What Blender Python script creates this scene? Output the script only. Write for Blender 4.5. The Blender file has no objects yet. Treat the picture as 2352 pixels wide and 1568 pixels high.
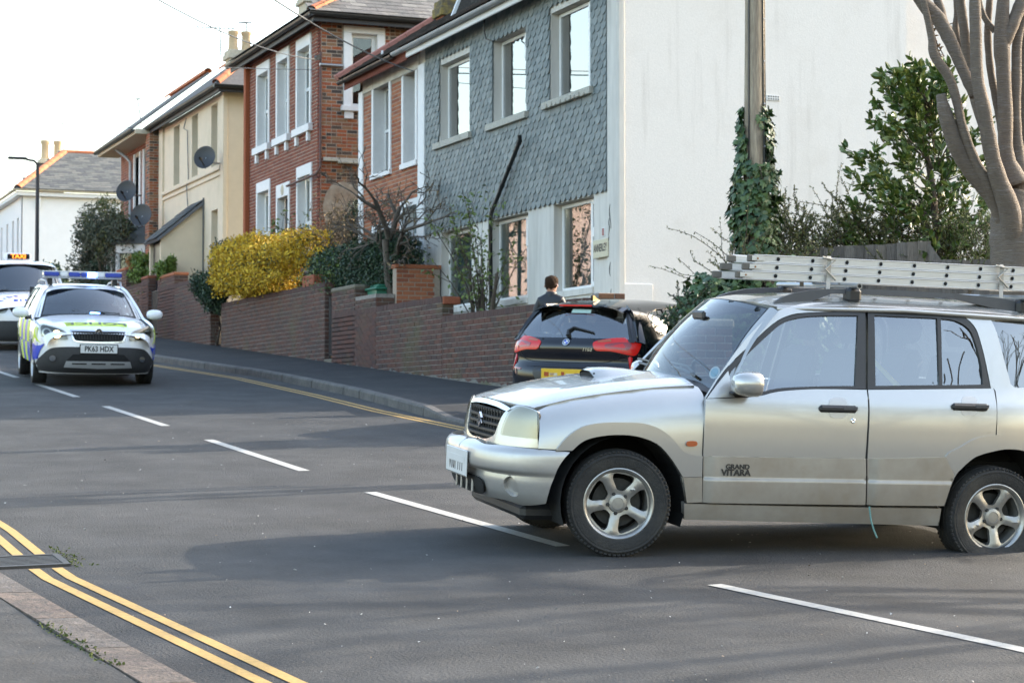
import bpy, math, random
import numpy as np
from mathutils import Vector, Matrix, Euler
from mathutils.bvhtree import BVHTree
from mathutils.geometry import delaunay_2d_cdt
S = bpy.context.scene
COL = S.collection
R = math.radians
rnd = random.Random(7)
# ------------------------------------------------------------------ camera
YAW, PITCH = R(22.01), math.atan(171 / 4690)
cam_d = bpy.data.cameras.new("camera")
cam = bpy.data.objects.new("camera", cam_d)
COL.objects.link(cam)
cam.location = (0, 0, 1.76)
cam.rotation_euler = (math.pi / 2 + PITCH, 0, -YAW)
cam_d.sensor_width = 36
cam_d.lens = 36 * 4690 / 2352
cam_d.clip_start = 0.1
cam_d.clip_end = 3000
cam_d.dof.use_dof = True
cam_d.dof.focus_distance = 12.6
cam_d.dof.aperture_fstop = 7.0
S.camera = cam
CAM = np.array([0, 0, 1.76])
# ------------------------------------------------------------------ sky and sun
SUN_EL, SUN_AZ = R(26), R(85)
world = bpy.data.worlds.new("World")
S.world = world
world.use_nodes = True
wn = world.node_tree
bg = wn.nodes["Background"]
sky = wn.nodes.new("ShaderNodeTexSky")
sky.sky_type = 'NISHITA'
sky.sun_disc = False
sky.sun_elevation = SUN_EL
sky.sun_rotation = SUN_AZ
sky.air_density = 1.3
sky.dust_density = 2.5
sky.ozone_density = 0.3
wn.links.new(sky.outputs[0], bg.inputs[0])
bg.inputs[1].default_value = 0.15
sun_d = bpy.data.lights.new("sun", 'SUN')
sun = bpy.data.objects.new("sun", sun_d)
COL.objects.link(sun)
sun_d.energy = 2.0
sun_d.angle = R(0.6)
sun_d.color = (1, 0.9, 0.76)
_d = Vector((math.sin(SUN_AZ) * math.cos(SUN_EL), math.cos(SUN_AZ) * math.cos(SUN_EL), math.sin(SUN_EL)))
sun.rotation_euler = _d.to_track_quat('Z', 'Y').to_euler()
sun.location = _d * 50
S.view_settings.view_transform = 'Standard'
S.view_settings.look = 'None'
S.view_settings.gamma = 1
S.view_settings.use_curve_mapping = False
S.view_settings.exposure = 2.15
S.render.engine = 'CYCLES'
S.cycles.max_bounces = 8
S.cycles.transparent_max_bounces = 16
S.cycles.use_denoising = True
S.cycles.caustics_reflective = False
S.cycles.caustics_refractive = False
G, CC = 0.0663, 0.02                                  # the road climbs along +Y and a little towards +X
def gz(x, y):
 yy = y if y < 85 else 85 + (y - 85) * 0.25
 dip = max(0.0, min(x, 14) - 5.3) * CC * max(0, min(1, (19 - y) / 6))          # the junction mouth lies flatter
 return G * yy + CC * max(-60, min(60, x)) - dip
# ------------------------------------------------------------------ materials
MATS = {}
def mat(name, col, rough=0.6, metal=0.0, var=0.0, vs=3.0, col2=None, bump=0.0, bs=40.0, rand=None, spec=0.5,
  coat=0.0, stretch=(1, 1, 1), stain=None, local=False, emit=None, streak=None, detail=4.0):
 """Procedural material: base colour mixed by noise with col2, optional per-piece colours, stain and bump."""
 m = bpy.data.materials.new(name)
 m.use_nodes = True
 n, l = m.node_tree.nodes, m.node_tree.links
 b = n["Principled BSDF"]
 b.inputs["Roughness"].default_value = rough
 b.inputs["Metallic"].default_value = metal
 b.inputs["Specular IOR Level"].default_value = spec
 b.inputs["Coat Weight"].default_value = coat
 b.inputs["Coat Roughness"].default_value = 0.04
 if local:
  tc = n.new("ShaderNodeTexCoord").outputs["Object"]
 else:
  tc = n.new("ShaderNodeNewGeometry").outputs["Position"]
 mp = n.new("ShaderNodeMapping")
 mp.inputs["Scale"].default_value = stretch
 l.new(tc, mp.inputs[0])
 vec = mp.outputs[0]
 def noise(scale, det=detail, rgh=0.6):
  t = n.new("ShaderNodeTexNoise")
  t.inputs["Scale"].default_value = scale
  t.inputs["Detail"].default_value = det
  t.inputs["Roughness"].default_value = rgh
  l.new(vec, t.inputs["Vector"])
  return t.outputs["Fac"]
 def mix(a, bb, fac, mode='MIX'):
  x = n.new("ShaderNodeMix")
  x.data_type = 'RGBA'
  x.blend_type = mode
  for sock, val in ((x.inputs[0], fac), (x.inputs[6], a), (x.inputs[7], bb)):
   if hasattr(val, "links"):
    l.new(val, sock)
   else:
    sock.default_value = val if isinstance(val, float) else (*val, 1)
  return x.outputs[2]
 def ramp(fac, lo, hi):
  x = n.new("ShaderNodeMapRange")
  x.inputs[1].default_value, x.inputs[2].default_value = lo, hi
  l.new(fac, x.inputs[0])
  return x.outputs[0]
 c = tuple(col)
 if rand:
  oi = n.new("ShaderNodeObjectInfo").outputs["Random"]
  gi = n.new("ShaderNodeNewGeometry").outputs["Random Per Island"]
  a = n.new("ShaderNodeMath")
  l.new(oi, a.inputs[0])
  l.new(gi, a.inputs[1])
  fr = n.new("ShaderNodeMath")
  fr.operation = 'FRACT'
  l.new(a.outputs[0], fr.inputs[0])
  cr = n.new("ShaderNodeValToRGB")
  cr.color_ramp.interpolation = 'CONSTANT'
  e = cr.color_ramp.elements
  for i, rc in enumerate(rand):
   if i < 2:
    e[i].position = i / len(rand)
    el = e[i]
   else:
    el = e.new(i / len(rand))
   el.color = (*rc, 1)
  l.new(fr.outputs[0], cr.inputs[0])
  c = cr.outputs[0]
 if col2 is not None:
  c = mix(c, col2, ramp(noise(vs), 0.38, 0.62))
 if var:
  f = ramp(noise(vs * 4.3), 0.3, 0.7)
  c = mix(c, (1 - var,) * 3, f, 'MULTIPLY')
 if stain:
  sc, ss, lo, hi, amt = stain
  f = ramp(noise(ss, 6, 0.65), lo, hi)
  mm = n.new("ShaderNodeMath")
  mm.operation = 'MULTIPLY'
  l.new(f, mm.inputs[0])
  mm.inputs[1].default_value = amt
  c = mix(c, sc, mm.outputs[0])
 if streak:                                            # long smears with their own stretch
  sc, sv, lo, hi, amt = streak
  m2 = n.new("ShaderNodeMapping")
  m2.inputs["Scale"].default_value = sv
  l.new(tc, m2.inputs[0])
  keep, vec = vec, m2.outputs[0]
  f = ramp(noise(1.0, 5, 0.6), lo, hi)
  vec = keep
  mm = n.new("ShaderNodeMath")
  mm.operation = 'MULTIPLY'
  l.new(f, mm.inputs[0])
  mm.inputs[1].default_value = amt
  c = mix(c, sc, mm.outputs[0])
 if hasattr(c, "links"):
  l.new(c, b.inputs["Base Color"])
 else:
  b.inputs["Base Color"].default_value = (*c, 1)
 if bump:
  bp = n.new("ShaderNodeBump")
  bp.inputs["Strength"].default_value = bump
  bp.inputs["Distance"].default_value = 0.02
  l.new(noise(bs, 5), bp.inputs["Height"])
  l.new(bp.outputs[0], b.inputs["Normal"])
 if emit:
  b.inputs["Emission Color"].default_value = (*emit[0], 1)
  b.inputs["Emission Strength"].default_value = emit[1]
 MATS[name] = m
 return m
def glass_mat(name, tint=(0.6, 0.66, 0.66), refl=1.0, rough=0.0, f0=0.06):
 """Thin window glass: a tinted see-through sheet with a fresnel reflection."""
 m = bpy.data.materials.new(name)
 m.use_nodes = True
 n, l = m.node_tree.nodes, m.node_tree.links
 n.remove(n["Principled BSDF"])
 tr = n.new("ShaderNodeBsdfTransparent")
 tr.inputs[0].default_value = (*tint, 1)
 gl = n.new("ShaderNodeBsdfGlossy")
 gl.inputs["Roughness"].default_value = rough
 gl.inputs[0].default_value = (refl, refl, refl, 1)
 fr = n.new("ShaderNodeLayerWeight")
 fr.inputs[0].default_value = 0.5
 pw_ = n.new("ShaderNodeMath")
 pw_.operation = 'POWER'
 pw_.inputs[1].default_value = 5.0
 l.new(fr.outputs["Facing"], pw_.inputs[0])
 k = n.new("ShaderNodeMath")
 k.operation = 'MULTIPLY_ADD'
 k.inputs[1].default_value = 0.95
 k.inputs[2].default_value = f0
 k.use_clamp = True
 l.new(pw_.outputs[0], k.inputs[0])
 mx = n.new("ShaderNodeMixShader")
 l.new(k.outputs[0], mx.inputs[0])
 l.new(tr.outputs[0], mx.inputs[1])
 l.new(gl.outputs[0], mx.inputs[2])
 l.new(mx.outputs[0], n["Material Output"].inputs[0])
 MATS[name] = m
 return m
# ------------------------------------------------------------------ things, parts, pieces
INV = {}
def tag(o, label=None, cat=None, group=None, kind=None):
 for k, v in (("label", label), ("category", cat), ("group", group), ("kind", kind)):
  if v:
   o[k] = v
 return o
def thing(name, label, cat, loc=(0, 0, 0), group=None, local=False, rot=None):
 """An Empty at the thing's base. Its children are given in world coordinates, or in its own frame if local."""
 o = bpy.data.objects.new(name, None)
 o.empty_display_size = 0.3
 COL.objects.link(o)
 if rot is not None:
  o.matrix_world = Matrix.Translation(loc) @ rot.to_4x4()
 else:
  o.location = loc
 if not local:
  INV[o.name] = Matrix.Translation(-Vector(loc))
 return tag(o, label, cat, group)
def link(o, parent=None):
 COL.objects.link(o)
 if parent is not None:
  o.parent = parent
  if parent.name in INV:
   o.matrix_parent_inverse = INV[parent.name]
 return o
class MB:
 def __init__(self):
  self.v, self.f, self.m = [], [], []
 def add(self, vs, fs, mi=0):
  k = len(self.v)
  self.v += [tuple(p) for p in vs]
  self.f += [tuple(i + k for i in f) for f in fs]
  self.m += [mi] * len(fs)
  return self
 def box(self, x0, y0, z0, x1, y1, z1, mi=0):
  x0, x1 = min(x0, x1), max(x0, x1)
  y0, y1 = min(y0, y1), max(y0, y1)
  z0, z1 = min(z0, z1), max(z0, z1)
  vs = [(x, y, z) for z in (z0, z1) for y in (y0, y1) for x in (x0, x1)]
  return self.add(vs, [(0, 2, 3, 1), (4, 5, 7, 6), (0, 1, 5, 4), (2, 6, 7, 3), (0, 4, 6, 2), (1, 3, 7, 5)], mi)
 def obox(self, M, sx, sy, sz, mi=0):
  b = MB().box(-sx / 2, -sy / 2, -sz / 2, sx / 2, sy / 2, sz / 2)
  return self.add([M @ Vector(p) for p in b.v], b.f, mi)
 def bbox(self, x0, y0, z0, x1, y1, z1, b=0.01, mi=0, M=None):
  """A box with chamfered edges."""
  x0, x1 = min(x0, x1), max(x0, x1)
  y0, y1 = min(y0, y1), max(y0, y1)
  z0, z1 = min(z0, z1), max(z0, z1)
  c = Vector(((x0 + x1) / 2, (y0 + y1) / 2, (z0 + z1) / 2))
  h = [(x1 - x0) / 2, (y1 - y0) / 2, (z1 - z0) / 2]
  b = min(b, *[q * 0.9 for q in h])
  vs, idx = [], {}
  for sx in (-1, 1):
   for sy in (-1, 1):
    for sz in (-1, 1):
     for ax in range(3):
      p = [sx * (h[0] - b), sy * (h[1] - b), sz * (h[2] - b)]
      p[ax] = (sx, sy, sz)[ax] * h[ax]
      idx[(sx, sy, sz, ax)] = len(vs)
      q = c + Vector(p)
      vs.append(tuple(M @ q) if M else tuple(q))
  fs = []
  cs = (-1, 1)
  for ax in range(3):
   o1, o2 = [a for a in range(3) if a != ax]
   for s in cs:
    q = []
    for a, bb in ((-1, -1), (1, -1), (1, 1), (-1, 1)):
     k = [0, 0, 0]
     k[ax], k[o1], k[o2] = s, a, bb
     q.append(idx[(*k, ax)])
    fs.append(tuple(q) if (s > 0) == (ax != 1) else tuple(q[::-1]))
   for a in cs:
    for bb in cs:
     def K(sg, axx):
      k = [0, 0, 0]
      k[o1], k[o2], k[ax] = a, bb, sg
      return idx[(*k, axx)]
     q = (K(-1, o1), K(1, o1), K(1, o2), K(-1, o2))
     fs.append(q if (a * bb > 0) == (ax != 1) else q[::-1])
  for sx in cs:
   for sy in cs:
    for sz in cs:
     q = tuple(idx[(sx, sy, sz, ax)] for ax in range(3))
     fs.append(q if sx * sy * sz > 0 else q[::-1])
  return self.add(vs, fs, mi)
 def tube(self, pts, r, n=8, mi=0, cap=True, sq=None):
  pts = [Vector(p) for p in pts]
  rs = r if isinstance(r, (list, tuple)) else [r] * len(pts)
  vs, fs = [], []
  t0 = (pts[1] - pts[0]).normalized()
  a = t0.orthogonal().normalized()
  for i, p in enumerate(pts):
   t = (pts[min(i + 1, len(pts) - 1)] - pts[max(i - 1, 0)])
   t = t.normalized() if t.length > 1e-9 else t0
   a = (a - t * a.dot(t))
   a = a.normalized() if a.length > 1e-6 else t.orthogonal().normalized()
   b = t.cross(a)
   for j in range(n):
    w = 2 * math.pi * j / n
    vs.append(p + (a * math.cos(w) + b * math.sin(w)) * rs[i])
  for i in range(len(pts) - 1):
   for j in range(n):
    k = (j + 1) % n
    fs.append((i * n + j, i * n + k, (i + 1) * n + k, (i + 1) * n + j))
  if cap:
   fs.append(tuple(range(n))[::-1])
   fs.append(tuple((len(pts) - 1) * n + j for j in range(n)))
  return self.add(vs, fs, mi)
 def prism(self, poly, o, u, v, d, mi=0, back=True):
  """Polygon poly (2D) in the frame o + a*u + b*v, extruded by the vector d."""
  o, u, v, d = Vector(o), Vector(u), Vector(v), Vector(d)
  n = len(poly)
  area = sum(poly[i][0] * poly[(i + 1) % n][1] - poly[(i + 1) % n][0] * poly[i][1] for i in range(n))
  if (area > 0) != (u.cross(v).dot(d) > 0):
   poly = poly[::-1]
  a = [o + u * p[0] + v * p[1] for p in poly]
  vs = a + [p + d for p in a]
  fs = [tuple(range(n, 2 * n))]
  if back:
   fs.append(tuple(range(n))[::-1])
  fs += [(i, (i + 1) % n, n + (i + 1) % n, n + i) for i in range(n)]
  return self.add(vs, fs, mi)
 def lathe(self, prof, n=16, M=None, mi=0, a0=0.0, a1=2 * math.pi):
  full = abs(a1 - a0 - 2 * math.pi) < 1e-6
  m = n if full else n + 1
  vs, fs = [], []
  for r, z in prof:
   for j in range(m):
    w = a0 + (a1 - a0) * j / n
    p = Vector((r * math.cos(w), r * math.sin(w), z))
    vs.append(M @ p if M else p)
  for i in range(len(prof) - 1):
   for j in range(n):
    k = (j + 1) % m
    fs.append((i * m + j, i * m + k, (i + 1) * m + k, (i + 1) * m + j))
  return self.add(vs, fs, mi)
 def grid(self, fn, us, vs_, mi=0, flip=False):
  vs = [fn(a, b) for a in us for b in vs_]
  m = len(vs_)
  fs = [(i * m + j, (i + 1) * m + j, (i + 1) * m + j + 1, i * m + j + 1)
     for i in range(len(us) - 1) for j in range(m - 1)]
  if flip:
   fs = [f[::-1] for f in fs]
  return self.add(vs, fs, mi)
 def mesh(self, name, mats, smooth=None):
  me = bpy.data.meshes.new(name)
  me.from_pydata(self.v, [], self.f)
  for m in (mats if isinstance(mats, (list, tuple)) else [mats]):
   me.materials.append(m)
  if any(self.m):
   me.polygons.foreach_set("material_index", self.m)
  if smooth is not None:
   me.polygons.foreach_set("use_smooth", [True] * len(me.polygons))
   if smooth < 179:
    me.set_sharp_from_angle(angle=R(smooth))
  me.update()
  return me
 def build(self, name, mats, parent=None, smooth=None):
  return link(bpy.data.objects.new(name, self.mesh(name, mats, smooth)), parent)
def np_mesh(name, V, F, m):
 """A mesh from numpy arrays of vertices and equal-sized faces."""
 me = bpy.data.meshes.new(name)
 k = F.shape[1]
 me.vertices.add(len(V))
 me.vertices.foreach_set("co", V.astype(np.float32).ravel())
 me.loops.add(F.size)
 me.loops.foreach_set("vertex_index", F.astype(np.int32).ravel())
 me.polygons.add(len(F))
 me.polygons.foreach_set("loop_start", np.arange(0, F.size, k, dtype=np.int32))
 me.materials.append(m)
 me.update(calc_edges=True)
 return me
def pieces(parent, name, unit, items, limit=300, rest=None, jit=0.0):
 """Place copies of the unit mesh, items = (3x3 rotation, location, scale). The ones that show largest from the
 camera become parts of their own, the rest one joined part."""
 if not items:
  return
 def w(it):
  p = np.array(it[1])
  return float(((p - CAM) ** 2).sum()) / (it[3] if len(it) > 3 else 1)
 items = sorted(items, key=w)
 for it in items[:limit]:
  o = bpy.data.objects.new(name, unit)
  M = it[0].to_4x4()
  M.translation = it[1]
  link(o, parent)
  o.matrix_basis = M @ Matrix.Diagonal((*it[2], 1))
 left = items[limit:]
 if left:
  uv = np.array([v.co for v in unit.vertices])
  uf = [tuple(p.vertices) for p in unit.polygons]
  vs, fs = [], []
  for k, it in enumerate(left):
   A = np.array(it[0]) @ np.diag(it[2])
   vs.append(uv @ A.T + np.array(it[1]))
   fs += [tuple(i + k * len(uv) for i in f) for f in uf]
  me = bpy.data.meshes.new(rest or name)
  me.from_pydata(np.concatenate(vs).tolist(), [], fs)
  me.materials.append(unit.materials[0])
  o = link(bpy.data.objects.new(rest or name, me), parent)
  o["kind"] = "stuff"
def unit_brick(name, m, b=0.06):
 """A unit piece 1 x 1 x 1 about its centre with a chamfered outer face (+Y out)."""
 k = 0.5 - b
 vs = [(-.5, -.5, -.5), (.5, -.5, -.5), (.5, -.5, .5), (-.5, -.5, .5),
    (-.5, .25, -.5), (.5, .25, -.5), (.5, .25, .5), (-.5, .25, .5),
    (-.5 + b * .33, .5, -k), (.5 - b * .33, .5, -k), (.5 - b * .33, .5, k), (-.5 + b * .33, .5, k)]
 fs = [(8, 11, 10, 9)]
 for a in (0, 4):
  fs += [(a, a + 4, a + 5, a + 1), (a + 1, a + 5, a + 6, a + 2), (a + 2, a + 6, a + 7, a + 3),
      (a + 3, a + 7, a + 4, a)]
 return MB().add(vs, fs).mesh(name, m)
def lay_bricks(parent, unit, o, u, n, ulen, h, L=0.225, C=0.075, J=0.013, bond=0.5, holes=(), proud=0.004, depth=0.03,
      top=None, base=None, limit=300, seed=1, name="brick", header=False):
 """Courses of bricks on the plane o + a*u + z, out along n; holes are (a0, a1, z0, z1) relative to o.
 top(a) and base(a) bound the wall. Returns the list placed."""
 o, u, n = Vector(o), Vector(u), Vector(n)
 rg = random.Random(seed)
 rot = Matrix((u, n, Vector((0, 0, 1)))).transposed()
 items = []
 for r in range(int(h / C + 0.5)):
  z = (r + 0.5) * C
  cuts = sorted([(a0, a1) for a0, a1, z0, z1 in holes if z0 < z < z1])
  free, s = [], 0.0
  for a0, a1 in cuts:
   if a0 > s:
    free.append((s, a0))
   s = max(s, a1)
  if s < ulen:
   free.append((s, ulen))
  off = -L * bond * (r % 2)
  k0 = off
  while k0 < ulen:
   step = L
   if header and rg.random() < 0.3:
    step = L / 2
   a, b = k0, k0 + step
   k0 = b
   for f0, f1 in free:
    c0, c1 = max(a, f0), min(b, f1)
    if c1 - c0 < 0.045:
     continue
    m = (c0 + c1) / 2
    if top and z + C / 2 > top(m) + 0.01:
     continue
    if base and z + C / 2 < base(m):
     continue
    d = proud + rg.uniform(-.002, .003)
    loc = o + u * m + n * (d - depth / 2) + Vector((0, 0, z + rg.uniform(-.002, .002)))
    items.append((rot, loc, (c1 - c0 - J, depth, C - J)))
 pieces(parent, name, unit, items, limit, rest=name + "s")
# ------------------------------------------------------------------ patches cut from curved surfaces
class Surf:
 """A curved base surface, kept only as a ray target for the panels that are cut from it."""
 def __init__(self, grids):
  V, F = [], []
  for g in grids:
   a, b = g.shape[:2]
   k = len(V)
   V += [tuple(p) for p in g.reshape(-1, 3)]
   for i in range(a - 1):
    for j in range(b - 1):
     q = (k + i * b + j, k + (i + 1) * b + j, k + (i + 1) * b + j + 1, k + i * b + j + 1)
     F += [(q[0], q[1], q[2]), (q[0], q[2], q[3])]
  self.V = np.array(V)
  self.F = np.array(F)
  n = np.cross(self.V[self.F[:, 1]] - self.V[self.F[:, 0]], self.V[self.F[:, 2]] - self.V[self.F[:, 0]])
  N = np.zeros_like(self.V)
  for k in range(3):
   np.add.at(N, self.F[:, k], n)
  # weld coincident seam normals
  key = {}
  for i, p in enumerate(np.round(self.V, 4)):
   key.setdefault(tuple(p), []).append(i)
  for ids in key.values():
   if len(ids) > 1:
    N[ids] = N[ids].sum(0)
  self.N = N / np.maximum(np.linalg.norm(N, axis=1, keepdims=True), 1e-12)
  self.bvh = BVHTree.FromPolygons([Vector(p) for p in V], F, all_triangles=True)
 def hit(self, o, d):
  loc, nrm, idx, dist = self.bvh.ray_cast(Vector(o), Vector(d))
  if loc is None:                                # just past an outline: nearest point on the surface to the ray
   best = None
   for t in np.linspace(0, 8, 81):
    q, nn, ii, dd = self.bvh.find_nearest(Vector(o) + Vector(d) * t)
    if best is None or dd < best[0]:
     best = (dd, q, ii)
   loc, idx = best[1], best[2]
  a, b, c = self.F[idx]
  A, B, Cc = self.V[a], self.V[b], self.V[c]
  p = np.array(loc)
  v0, v1, v2 = B - A, Cc - A, p - A
  d00, d01, d11, d20, d21 = v0 @ v0, v0 @ v1, v1 @ v1, v2 @ v0, v2 @ v1
  den = d00 * d11 - d01 * d01
  if abs(den) < 1e-16:
   nn = self.N[a]
  else:
   bv = (d11 * d20 - d01 * d21) / den
   cv = (d00 * d21 - d01 * d20) / den
   nn = (1 - bv - cv) * self.N[a] + bv * self.N[b] + cv * self.N[c]
  nn = nn / max(np.linalg.norm(nn), 1e-9)
  if nn @ np.array(d) > 0:
   nn = -nn
  return p, nn
_q = math.sqrt(.5)
# view: origin offset, axis a, axis b, ray direction (a polygon point (p, q) is seen at o + a*p + b*q)
VIEW = {'left': ((0, 3, 0), (1, 0, 0), (0, 0, 1), (0, -1, 0)), 'right': ((0, -3, 0), (1, 0, 0), (0, 0, 1), (0, 1, 0)),
  'front': ((6, 0, 0), (0, 1, 0), (0, 0, 1), (-1, 0, 0)), 'rear': ((-9, 0, 0), (0, 1, 0), (0, 0, 1), (1, 0, 0)),
  'top': ((0, 0, 4), (1, 0, 0), (0, 1, 0), (0, 0, -1)),
  'diag': ((4, 4, 0), (-_q, _q, 0), (0, 0, 1), (-_q, -_q, 0)),
  'rdiag': ((-8, -8, 0), (_q, -_q, 0), (0, 0, 1), (_q, _q, 0)),
  'glassfront': ((4 * .6, 0, 4 * .8), (0, 1, 0), (-.8, 0, .6), (-.6, 0, -.8))}
def smooth_poly(poly, k=3):
 """Round a closed outline with a Catmull-Rom spline; a point given as a 3-tuple stays a sharp corner."""
 n = len(poly)
 out = []
 for i in range(n):
  p0, p1, p2, p3 = (np.array(poly[(i + q) % n][:2], float) for q in (-1, 0, 1, 2))
  if len(poly[i]) > 2:
   p0 = p1
  if len(poly[(i + 1) % n]) > 2:
   p3 = p2
  for s in range(k):
   t = s / k
   out.append(tuple(0.5 * (2 * p1 + (p2 - p0) * t + (2 * p0 - 5 * p1 + 4 * p2 - p3) * t * t
         + (3 * p1 - p0 - 3 * p2 + p3) * t ** 3)))
 return out
def dense(poly, sp):
 out = []
 for i in range(len(poly)):
  a, b = np.array(poly[i][:2], float), np.array(poly[(i + 1) % len(poly)][:2], float)
  k = max(1, int(np.linalg.norm(b - a) / sp))
  out += [tuple(a + (b - a) * t / k) for t in range(k)]
 return out
def inside(pts, poly):
 x, y = pts[:, 0], pts[:, 1]
 r = np.zeros(len(pts), bool)
 n = len(poly)
 for i in range(n):
  x0, y0 = poly[i][:2]
  x1, y1 = poly[(i + 1) % n][:2]
  if y0 == y1:
   continue
  c = (y0 > y) != (y1 > y)
  r ^= c & (x < (x1 - x0) * (y - y0) / (y1 - y0) + x0)
 return r
def tri_poly(poly, holes=(), sp=0.05):
 """Triangulate an outline with holes; interior points on a grid. Returns 2D points and triangles."""
 rings = [dense(poly, sp)] + [dense(h, sp) for h in holes]
 pts, edges = [], []
 for r in rings:
  k = len(pts)
  pts += r
  edges += [(k + i, k + (i + 1) % len(r)) for i in range(len(r))]
 P = np.array(pts)
 lo, hi = P.min(0), P.max(0)
 gx, gy = np.meshgrid(np.arange(lo[0] + sp * .5, hi[0], sp), np.arange(lo[1] + sp * .5, hi[1], sp))
 g = np.c_[gx.ravel(), gy.ravel()]
 ok = inside(g, rings[0])
 for h in rings[1:]:
  ok &= ~inside(g, h)
 g = g[ok]
 if len(g):
  dmin = np.min(((g[:, None, :] - P[None, :, :]) ** 2).sum(2), 1)
  g = g[dmin > (sp * .35) ** 2]
 allp = [Vector(p) for p in pts] + [Vector(p) for p in g]
 v, e, f, *_ = delaunay_2d_cdt(allp, edges, [], 0, 1e-6)
 v = np.array([tuple(q) for q in v])
 tri = np.array([t for t in f if len(t) == 3])
 c = v[tri].mean(1)
 ok = inside(c, rings[0])
 for h in rings[1:]:
  ok &= ~inside(c, h)
 tri = tri[ok]
 a = v[tri]
 ar = (a[:, 1, 0] - a[:, 0, 0]) * (a[:, 2, 1] - a[:, 0, 1]) - (a[:, 2, 0] - a[:, 0, 0]) * (a[:, 1, 1] - a[:, 0, 1])
 tri[ar < 0] = tri[ar < 0][:, ::-1]
 return v, tri
def patch(name, surf, view, poly, m, parent, off=0.0, thick=0.02, holes=(), sp=0.05, mirror=False, smooth=True,
    k=3, relief=None, both=False):
 """A panel cut from a curved surface: the outline, seen along an axis, is laid on the surface and given
 thickness; mirror flips it to the other side of the car. Returns the object (or two)."""
 if smooth:
  poly = smooth_poly(poly, k)
  holes = [smooth_poly(h, k) for h in holes]
 v2, tri = tri_poly(poly, holes, sp)
 o, ua, ub, d = (np.array(q, float) for q in VIEW[view])
 P, N = [], []
 for p in v2:
  a, n = surf.hit(o + ua * p[0] + ub * p[1], d)
  P.append(a)
  N.append(n)
 P, N = np.array(P), np.array(N)
 offs = np.full(len(P), off) if relief is None else np.array([off + relief(*p) for p in v2])
 top = P + N * offs[:, None]
 if relief is not None:                                # shading normals follow the relief
  e = .004
  ga = np.array([(relief(p[0] + e, p[1]) - relief(p[0] - e, p[1])) / (2 * e) for p in v2])
  gb_ = np.array([(relief(p[0], p[1] + e) - relief(p[0], p[1] - e)) / (2 * e) for p in v2])
  N = N - np.clip(ga, -2, 2)[:, None] * ua - np.clip(gb_, -2, 2)[:, None] * ub
  N /= np.linalg.norm(N, axis=1, keepdims=True)
 res = []
 for sgn in ((1, -1) if both else ((-1,) if mirror else (1,))):
  t3, n3, F = top.copy(), N.copy(), tri.copy()
  e1 = t3[F[:, 1]] - t3[F[:, 0]]
  e2 = t3[F[:, 2]] - t3[F[:, 0]]
  fl = (np.cross(e1, e2) * n3[F[:, 0]]).sum(1) < 0
  F[fl] = F[fl][:, ::-1]
  if sgn < 0:
   t3[:, 1] *= -1
   n3[:, 1] *= -1
   F = F[:, ::-1]
  cnt = {}
  for f in F:
   for i in range(3):
    cnt[(f[i], f[(i + 1) % 3])] = 1
  bd = [e for e in cnt if (e[1], e[0]) not in cnt]
  ids = sorted({i for e in bd for i in e})
  mp = {i: len(t3) + j for j, i in enumerate(ids)}
  mp2 = {i: len(t3) + len(ids) + j for j, i in enumerate(ids)}
  V = np.concatenate([t3, t3[ids], t3[ids] - n3[ids] * thick])
  faces = [tuple(f) for f in F] + [(mp[a], mp2[a], mp2[b], mp[b]) for a, b in bd]
  me = bpy.data.meshes.new(name)
  me.from_pydata(V.tolist(), [], faces)
  for mm in (m if isinstance(m, (list, tuple)) else [m]):
   me.materials.append(mm)
  me.polygons.foreach_set("use_smooth", [True] * len(F) + [False] * len(bd))
  if True:
   cn = np.zeros((len(V), 3))
   cn[:len(t3)] = n3
   me.normals_split_custom_set_from_vertices(cn.tolist())
  me.update()
  res.append(link(bpy.data.objects.new(name, me), parent))
 return res[0] if len(res) == 1 else res
FONT = bpy.data.fonts[0] if bpy.data.fonts else None
def text_mesh(txt, size, depth, sx=1.0, align='CENTER', bevel=0.0, bold=0.0, shear=0.0):
 """Letters as a solid mesh in the XY plane (built-in font), centred."""
 cu = bpy.data.curves.new("letters", 'FONT')
 cu.body = txt
 cu.size = size
 cu.extrude = depth
 cu.align_x = align
 cu.align_y = 'CENTER'
 cu.offset = bold
 cu.shear = shear
 cu.resolution_u = 3
 o = bpy.data.objects.new("letters", cu)
 COL.objects.link(o)
 dg = bpy.context.evaluated_depsgraph_get()
 me = bpy.data.meshes.new_from_object(o.evaluated_get(dg))
 bpy.data.objects.remove(o)
 bpy.data.curves.remove(cu)
 for v in me.vertices:
  v.co.x *= sx
 return me
def letters(name, txt, size, m, parent, o, u, v, depth=0.002, sx=1.0, align='CENTER', bold=0.0, shear=0.0):
 """Lettering at o, running along u, upright along v."""
 me = text_mesh(txt, size, depth, sx, align, bold=bold, shear=shear)
 me.name = name
 me.materials.clear()
 me.materials.append(m)
 u, v = Vector(u).normalized(), Vector(v).normalized()
 w = u.cross(v)
 M = Matrix((u, v, w)).transposed().to_4x4()
 M.translation = Vector(o)
 me.transform(M)
 return link(bpy.data.objects.new(name, me), parent)
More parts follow.
